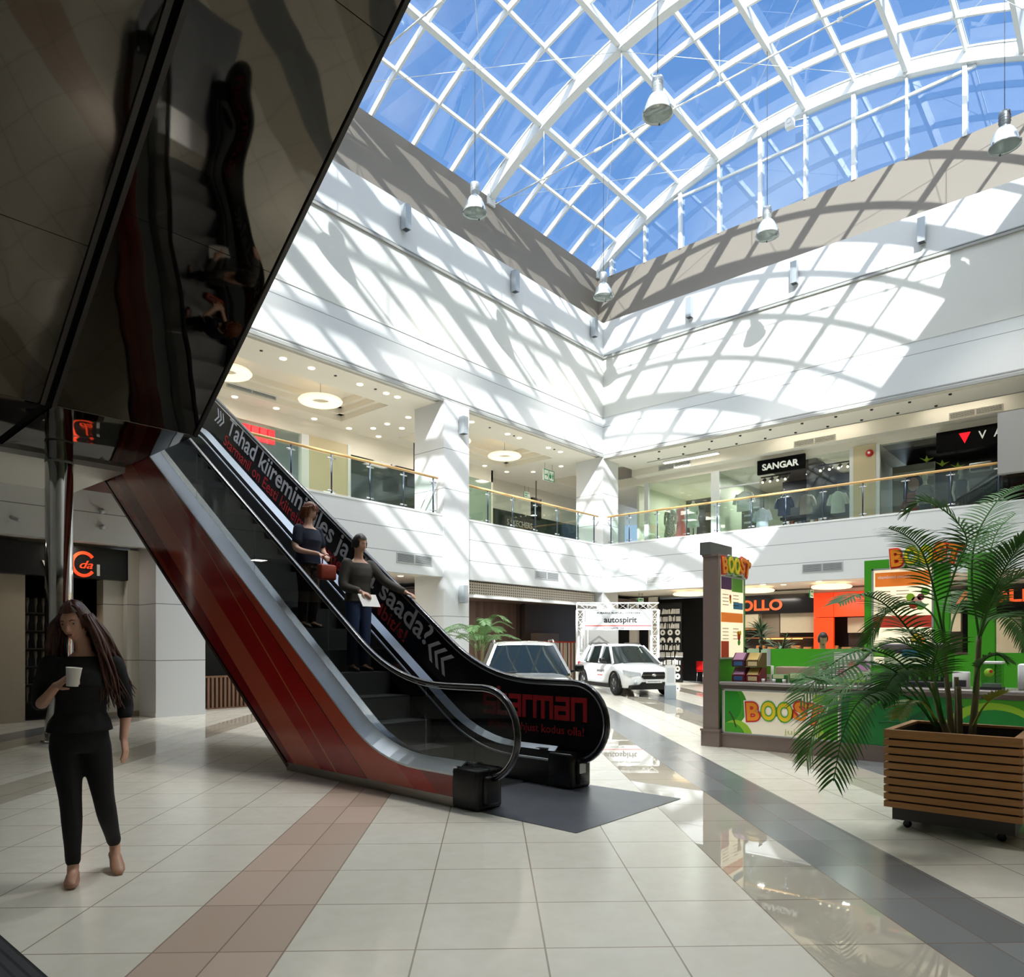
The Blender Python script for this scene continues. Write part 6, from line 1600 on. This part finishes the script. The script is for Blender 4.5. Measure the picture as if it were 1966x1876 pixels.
def headfn(mb, c, f, roll=0.0, s=1.0):
    c = Vector(c); f = Vector(f).normalized(); rt = f.cross(Vector((0,0,1))).normalized(); u_ = rt.cross(f).normalized()
    M_ = Matrix((rt, f, u_)).transposed().to_4x4() @ Matrix.Rotation(roll, 4, 'Y'); M_.translation = c
    rings = []; N_ = 28
    for i in range(1, 20):
        ph = PI*i/20; z = math.cos(ph); rr = math.sin(ph); ring_ = []
        for j in range(N_):
            a = 2*PI*j/N_; x = rr*math.cos(a); y = rr*math.sin(a)
            kx = .074; ky = .092; kz = .113
            if z < 0: kx *= 1-.34*(-z)**1.6; ky *= (1-.10*(-z)) if y > 0 else (1-.42*(-z)**1.2)
            px, py, pz = x*kx, y*ky + (.012*(-z) if (z < 0 and y > 0) else 0), z*kz
            if py > .03:
                for sx_ in (-1,1): py -= .010*math.exp(-(((px-sx_*.032)/.017)**2+((pz-.012)/.012)**2))
                py += .005*math.exp(-((px/.05)**2+((pz-.034)/.010)**2)); py += .006*math.exp(-((px/.022)**2+((pz+.086)/.014)**2))
                for sx_ in (-1,1): py += .004*math.exp(-(((px-sx_*.04)/.02)**2+((pz+.022)/.018)**2))
            ring_.append((px*s, py*s, pz*s))
        rings.append(ring_)
    mb.loft(rings, True, M_)
    mb.tube([(0,.086*s,.020*s),(0,.099*s,-.006*s),(0,.110*s,-.026*s),(0,.092*s,-.033*s)], [.006*s,.0085*s,.011*s,.008*s], 10, True, M_)
    for sx_ in (-1,1): mb.ball((sx_*.010*s,.094*s,-.029*s), .0075*s, 8, 6, M_); mb.ball((sx_*.074*s,-.004*s,-.006*s), .02*s, 10, 8, M_, (.35,.75,1.3))
    mb.ball((0,.089*s,-.052*s), .016*s, 12, 8, M_, (1.35,.55,.32)); mb.ball((0,.088*s,-.062*s), .015*s, 12, 8, M_, (1.2,.6,.36))
    return M_
def face_parts(M_, parent, s=1.0, lip=(150,70,66)):
    e = MB()
    for sx_ in (-1,1): e.ball((sx_*.032*s,.0705*s,.011*s), .0125*s, 14, 10, M_, (1.05,1,.42))
    o = e.build('eyes', mat('eye_white',(176,166,158),.3,var=.02), parent)
    q = MB()
    for sx_ in (-1,1): q.ball((sx_*.032*s,.0795*s,.010*s), .0055*s, 10, 8, M_, (1,.8,.8))
    q.build('iris', mat('iris_brown',(40,26,18),.15), o)
    b = MB()
    for sx_ in (-1,1): b.tube([(sx_*.016*s,.0915*s,.030*s),(sx_*.032*s,.0895*s,.036*s),(sx_*.047*s,.079*s,.031*s)], [.0025*s,.003*s,.0015*s], 6, True, M_)
    b.build('eyebrows', mat('eyebrow_brown',(58,36,28),.7), parent)
    l_ = MB(); l_.ball((0,.0935*s,-.053*s), .0145*s, 12, 8, M_, (1.3,.42,.22)); l_.ball((0,.0925*s,-.061*s), .0135*s, 12, 8, M_, (1.15,.45,.26)); l_.build('lips', mat('lips_%d_%d_%d' % lip, lip, .4), parent)
def hair_cap(mb, M_, s=1.0, open_=.30, low=-.4, grow=1.10, front=.10):
    """shell over the skull that leaves the face free"""
    N_, K = 36, 22; idx = {}; vs = []; fs = []
    for i in range(K+1):
        ph = PI*i/K; z = math.cos(ph)
        for j in range(N_):
            a = 2*PI*j/N_; x = math.sin(ph)*math.cos(a); y = math.sin(ph)*math.sin(a)
            k = grow*(1+.025*math.sin(9*a+3*z))
            vs.append((x*.076*k*s, (y*.095*k-.006)*s, (z*.113*(k+.02)+.006)*s))
    def face_open(x, y, z): return y > open_ and z < front*10*.06+.42 and abs(x) < .80
    for i in range(K):
        for j in range(N_):
            ph = PI*(i+.5)/K; a = 2*PI*(j+.5)/N_; x, y, z = math.sin(ph)*math.cos(a), math.sin(ph)*math.sin(a), math.cos(ph)
            if z < low or face_open(x, y, z): continue
            fs.append((i*N_+j, i*N_+(j+1)%N_, (i+1)*N_+(j+1)%N_, (i+1)*N_+j))
    b0 = len(mb.v); mb.add(vs, fs, True, M_)
def body_rings(mb, spec, grow=0.0, n=26):
    rings = []
    for x, y, z, rx, ry in spec: rings.append([(x+(rx+grow)*math.cos(2*PI*j/n), y+(ry+grow)*math.sin(2*PI*j/n), z) for j in range(n)])
    mb.loft(rings)
SKIN = mat('skin', (206,158,134), .5, var=.05, vscale=14); SKIN2 = mat('skin_light', (216,172,148), .5, var=.05, vscale=14)
def shoe(parent, a, t_, m_, name='shoe', s=1.0):
    a = Vector(a); t_ = Vector(t_); d = (t_-a); d.z = 0; L_ = max(d.length, .05); d.normalize(); sv = Vector((-d.y, d.x, 0))
    hd = t_-a; slope = hd.z
    mb = MB(); rings = []
    for q, w_, h0, h1 in ((-.045,.026,.0,.05),(-.02,.034,-.0,.07),(.05,.036,0,.075),(.12,.042,0,.05),(.17,.038,0,.035),(.205,.02,.004,.022)):
        c = a + d*(q*s) ; zb = a.z-.085 + (slope+.055)*max(0, q)/.2*1.0
        rings.append([c + sv*(w_*s*math.cos(2*PI*j/16)) + Vector((0,0,zb-a.z + h0 + (h1-h0)*(.5+.5*math.sin(2*PI*j/16)))) for j in range(16)])
    mb.loft(rings); return mb.build(name, m_, parent)
def hair_strands(mb, roots, ends, n, rad, seed, mid=(0,0,0), jit=.02):
    rnd = random.Random(seed)
    for k in range(n):
        q = rnd.random(); i = q*(len(roots)-1); j = min(int(i), len(roots)-2); f = i-j
        a = Vector(roots[j]).lerp(Vector(roots[j+1]), f); b = Vector(ends[j]).lerp(Vector(ends[j+1]), f)
        jt = lambda s_: Vector((rnd.uniform(-s_,s_), rnd.uniform(-s_,s_), rnd.uniform(-s_,s_)))
        m1 = a.lerp(b, .35) + Vector(mid)*.8 + jt(jit*.5); m2 = a.lerp(b, .7) + Vector(mid)*.6 + jt(jit*.8)
        p = catmull([a + jt(jit*.3), m1, m2, b + jt(jit*1.6)], 10)
        mb.tube(p, [rad*(.7+.5*math.sin(PI*min(1,.25+i_/10*.75)))*(1-.75*(i_/10)**3) for i_ in range(11)], 6)

# --- woman walking with a paper cup
wd_ = Vector((1.634,4.93,0)); az = math.atan2(wd_.y, wd_.x)
w_ = thing('person', 'woman with long brown hair in black clothes walking and holding a white paper cup', 'person', wd_, az-PI/2)
TOR = [(0,.01,.80,.135,.10),(.0,.015,.87,.155,.112),(.0,.01,.94,.146,.106),(.005,.0,1.04,.125,.092),(.01,-.005,1.13,.124,.094),(.012,-.015,1.21,.150,.115),(.015,-.01,1.29,.160,.100),(.018,.0,1.345,.150,.078),(.02,.005,1.385,.080,.058),(.02,.005,1.42,.048,.047),(.010,-.005,1.50,.043,.046)]
ls, rs = (-.150,.0,1.335), (.180,.0,1.330)
le, lw = (-.205,.03,1.105), (-.118,-.185,1.215)
re_, rw = (.248,.04,1.075), (.236,-.04,.870)
hl, kl, al_ = (-.075,.01,.84), (-.045,-.035,.455), (-.035,.03,.095)
hr, kr, ar_ = (.080,.01,.84), (.135,.0,.46), (.195,.20,.155)
hc = (-.025,-.02,1.595); hf = (-.42,-.85,-.30)
b = MB(); body_rings(b, TOR)
limb(b, [(.02,.0,1.40),(.0,-.01,1.52)], [.046,.043])
limb(b, [ls, le, lw], [.050,.038,.025]); limb(b, [rs, re_, rw], [.050,.038,.025])
limb(b, [hl, kl, al_], [.082,.050,.032]); limb(b, [hr, kr, ar_], [.082,.050,.032])
for a_, t_ in ((al_,(-.045,-.15,.035)), (ar_,(.205,.09,.03))): limb(b, [a_, Vector(a_).lerp(Vector(t_),.5)+Vector((0,0,-.02)), t_], [.034,.030,.022])
hand(b, lw, Vector((-.062,-.235,1.262))-Vector(lw), (.85,-.15,-.1), 1.05, -1); hand(b, rw, (.02,-.05,-.16), (-.8,.4,0), .4, 1)
HM = headfn(b, hc, hf, R(4))
body = fuse(b, 'body', SKIN, w_, .0065, 4)
face_parts(HM, w_)
BT = mat('black_tunic_cotton', (13,13,15), .85, var=.15, vscale=20); BJ = mat('black_trousers', (11,11,13), .8, var=.15, vscale=20)
g = MB(); body_rings(g, [(.0,.005,.925,.168,.126),(.0,.005,.985,.156,.116)] + [q for q in TOR if 1.0 < q[2] < 1.39], .014)
limb(g, [ls, (-.192,.02,1.20), le], [.064,.056,.050]); limb(g, [rs, (.225,.03,1.20), re_, (.247,.02,1.02)], [.064,.056,.050,.046])
fuse(g, 'tunic', BT, w_, .009, 4)
g = MB(); body_rings(g, [q for q in TOR if q[2] < 1.0], .008); limb(g, [hl, kl, (-.036,.025,.13)], [.090,.060,.044]); limb(g, [hr, kr, (.19,.185,.185)], [.090,.060,.044])
fuse(g, 'trousers', BJ, w_, .009, 4)
SHO = mat('beige_flat_shoe', (172,128,100), .5)
shoe(w_, (al_[0],al_[1],.088), (-.045,-.15,.035), SHO); shoe(w_, (ar_[0],ar_[1],.135), (.205,.09,.03), SHO)
HAIR = bpy.data.materials.new('brown_hair'); t = NT(HAIR); t.principled(t.mixc(t.noise(60.0,2.0), L3((44,22,15)), L3((92,50,34))), .42)
hm = MB(); hair_cap(hm, HM, 1.0, .22, -.75, 1.13, .10)
cap_pts = lambda L_: [HM @ Vector(p) for p in L_]
MX = lambda L_: cap_pts([(-a_, b_, c_) for a_, b_, c_ in L_])
hair_strands(hm, MX([(.078,.03,.05),(.085,-.01,.03),(.078,-.05,.03),(.05,-.085,.03),(.0,-.10,.03),(-.05,-.085,.03)]), [(.150,-.10,1.12),(.215,-.04,1.10),(.275,.05,1.18),(.22,.11,1.08),(.12,.14,1.08),(-.02,.13,1.14)], 110, .010, 5, (.03,.0,.02), .03)
hair_strands(hm, MX([(-.074,.025,.05),(-.085,-.02,.03),(-.06,-.07,.03)]), [(-.155,-.02,1.36),(-.13,.05,1.27),(-.06,.11,1.17)], 46, .009, 9, (-.03,.0,.02), .02)
hair_strands(hm, MX([(.0,.035,.118),(.03,.04,.112),(.06,.03,.09)]), [Vector(p) for p in MX([(.070,.055,.03),(.084,.035,-.02),(.090,.015,-.10)])], 30, .008, 12, (.008,-.004,.0), .007)
hair_strands(hm, MX([(.0,.035,.118),(-.03,.04,.112),(-.055,.03,.09)]), [Vector(p) for p in MX([(-.070,.058,.03),(-.083,.035,-.02),(-.090,.015,-.10)])], 30, .008, 13, (-.008,-.004,.0), .007)
hm.build('hair', HAIR, w_)
MB().ball(HM @ Vector((.083,.01,-.035)), .008, 10, 8).build('earring', mat('earring_gold',(220,170,60),.2,1.0), w_)
cup = thing('paper_cup', 'white paper cup in the hand of the walking woman', 'cup', w_.matrix_basis @ Vector((0,0,0)))
Mw = Matrix.Translation(wd_) @ Matrix.Rotation(az-PI/2, 4, 'Z')
cpos = Mw @ Vector((-.038,-.262,1.215)); cup.location = cpos; cup.rotation_euler = (R(4),R(4),0)
MB().lathe([(0,.0),(.031,.0),(.041,.105),(.043,.107),(.041,.109),(.038,.105),(.029,.006),(0,.006)], 24).build('cup_body', mat('paper_white',(238,234,228),.6), cup)

# --- simple standing body used for the riders and the bar worker
def rider(label, loc, rz, hgt, J, top, bottom, hairm, sleeve, shoem, hair='short', skin=SKIN, vox=.009, look=(0,-1,-.2), grow=0.0, shadow=None):
    r = thing('person', label, 'person', loc, rz); k = hgt/1.70
    V_ = lambda p: Vector(p)*k
    T_ = [(0,.01,.82,.14+grow,.105+grow),(0,.015,.90,.168+grow,.12+grow),(0,.01,1.0,.155+grow,.112+grow),(0,0,1.10,.145+grow,.105+grow),(0,-.01,1.20,.160+grow,.12+grow),(0,-.01,1.29,.172+grow,.105),(0,0,1.36,.150,.08),(0,.005,1.40,.085,.062),(0,.0,1.43,.056,.054),(0,-.01,1.51,.052,.054)]
    T_ = [tuple(q*k for q in row) for row in T_]
    d = dict(ls=(-.165,0,1.345), rs=(.165,0,1.345), le=(-.215,.03,1.09), re=(.215,.03,1.09), lw=(-.20,-.04,.88), rw=(.20,-.04,.88), ld=(0,-.05,-.2), rd=(0,-.05,-.2), ln=(1,0,0), rn=(-1,0,0),
             hl=(-.08,.01,.86), hr=(.08,.01,.86), kl=(-.09,-.01,.47), kr=(.09,-.01,.47), al=(-.09,.03,.09), ar=(.09,.03,.09), tl=(-.10,-.14,.035), tr=(.10,-.14,.035)); d.update(J)
    b = MB(); body_rings(b, T_); limb(b, [V_((0,0,1.42)), V_((0,-.01,1.55))], [.055*k,.052*k])
    for s in 'lr':
        limb(b, [V_(d[s+'s']), V_(d[s+'e']), V_(d[s+'w'])], [.057*k,.044*k,.028*k]); limb(b, [V_(d['h'+s]), V_(d['k'+s]), V_(d['a'+s])], [.09*k,.058*k,.036*k])
        limb(b, [V_(d['a'+s]), V_(d['a'+s]).lerp(V_(d['t'+s]),.5)+Vector((0,0,-.02)), V_(d['t'+s])], [.034,.03,.022])
        hand(b, V_(d[s+'w']), d[s+'d'], d[s+'n'], .6, -1 if s == 'l' else 1)
    M_ = headfn(b, V_((0,-.025,1.595)), look, 0, k)
    fuse(b, 'body', skin, r, vox, 3); face_parts(M_, r, k)
    g = MB(); body_rings(g, [(T_[1][0],T_[1][1],.87*k,T_[1][3]+.012,T_[1][4]+.012)] + [q for q in T_ if .88*k < q[2] < 1.37*k], .012)
    for s in 'lr':
        if sleeve > .6: limb(g, [V_(d[s+'s']), V_(d[s+'e']), V_(d[s+'e']).lerp(V_(d[s+'w']), sleeve-.05)], [.072*k,.060*k,.048*k])
        else: limb(g, [V_(d[s+'s']), V_(d[s+'s']).lerp(V_(d[s+'e']), .62)], [.074*k,.070*k])
    fuse(g, 'shirt', top, r, .011, 3)
    g = MB(); body_rings(g, [q for q in T_ if q[2] < .95*k], .008)
    for s in 'lr': limb(g, [V_(d['h'+s]), V_(d['k'+s]), V_(d['a'+s])+Vector((0,0,.03))], [.10*k,.072*k,.06*k])
    fuse(g, 'trousers', bottom, r, .011, 3)
    for s in 'lr': shoe(r, (V_(d['a'+s]).x, V_(d['a'+s]).y, .088), V_(d['t'+s]), shoem)
    hm = MB(); hair_cap(hm, M_, k, .30 if hair != 'bob' else .34, -.35 if hair != 'bob' else -.7, 1.13 if hair != 'bob' else 1.2, .10)
    if hair == 'bob':
        cp_ = lambda L_: [M_ @ (Vector(p)*k) for p in L_]
        hair_strands(hm, cp_([(.07,.05,.09),(.088,.0,.06),(.07,-.07,.05),(0,-.10,.05),(-.07,-.07,.05),(-.088,.0,.06),(-.07,.05,.09)]), cp_([(.088,.06,-.05),(.10,.02,-.09),(.08,-.08,-.11),(0,-.11,-.12),(-.08,-.08,-.11),(-.10,.02,-.09),(-.088,.06,-.05)]), 90, .013, 4, (0,0,0), .012)
        hair_strands(hm, cp_([(-.03,.03,.118),(.03,.03,.118)]), cp_([(-.06,.10,.045),(.06,.10,.045)]), 24, .011, 6, (0,-.01,.01), .012)
    hm.build('hair', hairm, r)
    return r
EM = Matrix.Translation(EO) @ Matrix.Rotation(ER, 4, 'Z')
AUB = mat('auburn_hair', (104,54,24), .45, var=.35, vscale=50); DKH = mat('dark_hair', (38,28,24), .45, var=.3, vscale=50)
NAVY = mat('navy_shirt', (22,28,48), .85, var=.12, vscale=16); PATT = bpy.data.materials.new('patterned_brown_skirt'); t = NT(PATT)
t.principled(t.ramp(t.noise(22.0,3.0), [(0,L3((22,18,16))),(.45,L3((70,54,40))),(.56,L3((30,24,22))),(.63,L3((112,88,62)))]), .85)
r1 = rider('short-haired woman in a navy T-shirt riding down the escalator with a red-brown bag', EM @ Vector((.78,3.74,1.68)), R(8), 1.64, dict(le=(-.235,-.03,1.08), lw=(-.07,-.27,1.0), ld=(.12,-.12,-.06), ln=(.1,.3,-.9), re=(.235,-.03,1.08), rw=(.07,-.29,.99), rd=(-.10,-.12,-.06), rn=(-.1,.3,-.9)), NAVY, PATT, AUB, .4, BLACK, 'bob', SKIN2, .009, (.25,-1,-.35), .02)
bg_ = thing('handbag', 'red-brown handbag held by the woman in navy on the escalator', 'handbag', EM @ Vector((.82,3.36,1.68+.62)), R(8)); 
MB().rbox(-.13,.13,-.05,.05,0,.20,.025).build('bag_body', mat('bag_leather',(150,58,36),.45), bg_); MB().tube([(-.08,0,.19),(-.07,0,.30),(0,0,.33),(.07,0,.30),(.08,0,.19)], .009, 8).build('bag_handle', mat('bag_leather',(150,58,36),.45), bg_)
BRJ = bpy.data.materials.new('grey_brown_jacket'); t = NT(BRJ); t.principled(t.mixc(t.noise(7.0,3.0), L3((44,40,36)), L3((96,92,84))), .85)
r2 = rider('dark-haired person in grey jacket and jeans on the escalator touching the far handrail', EM @ Vector((1.0,2.92,1.12)), R(-4), 1.72, dict(re=(.30,-.17,1.13), rw=(.43,-.42,.99), rd=(.05,-.18,-.05), rn=(0,0,-1), le=(-.22,.0,1.08), lw=(-.12,-.24,.98), ld=(.12,-.12,-.05), ln=(.2,.3,-.9)), BRJ, mat('blue_jeans',(46,62,96),.8,var=.15,vscale=12), DKH, .85, BLACK, 'short', SKIN, .009, (.2,-1,-.25))
pp_ = thing('paper_sheet', 'white folded paper held by the person in the grey jacket on the escalator', 'paper', EM @ Vector((.93,2.56,1.12+.80)), R(-4)); 
MB().box(-.13,.13,-.02,-.012,0,.19, Matrix.Rotation(R(-35),4,'X')).build('paper', mat('paper_white',(238,234,228),.6), pp_)
r3 = rider('dark-haired bar worker seen over the green partition of the juice bar', (12.98,4.12,0), R(-60), 1.66, {}, BLACK, BLACK, DKH, .4, BLACK, 'short', SKIN, .011, (0,-1,-.5))
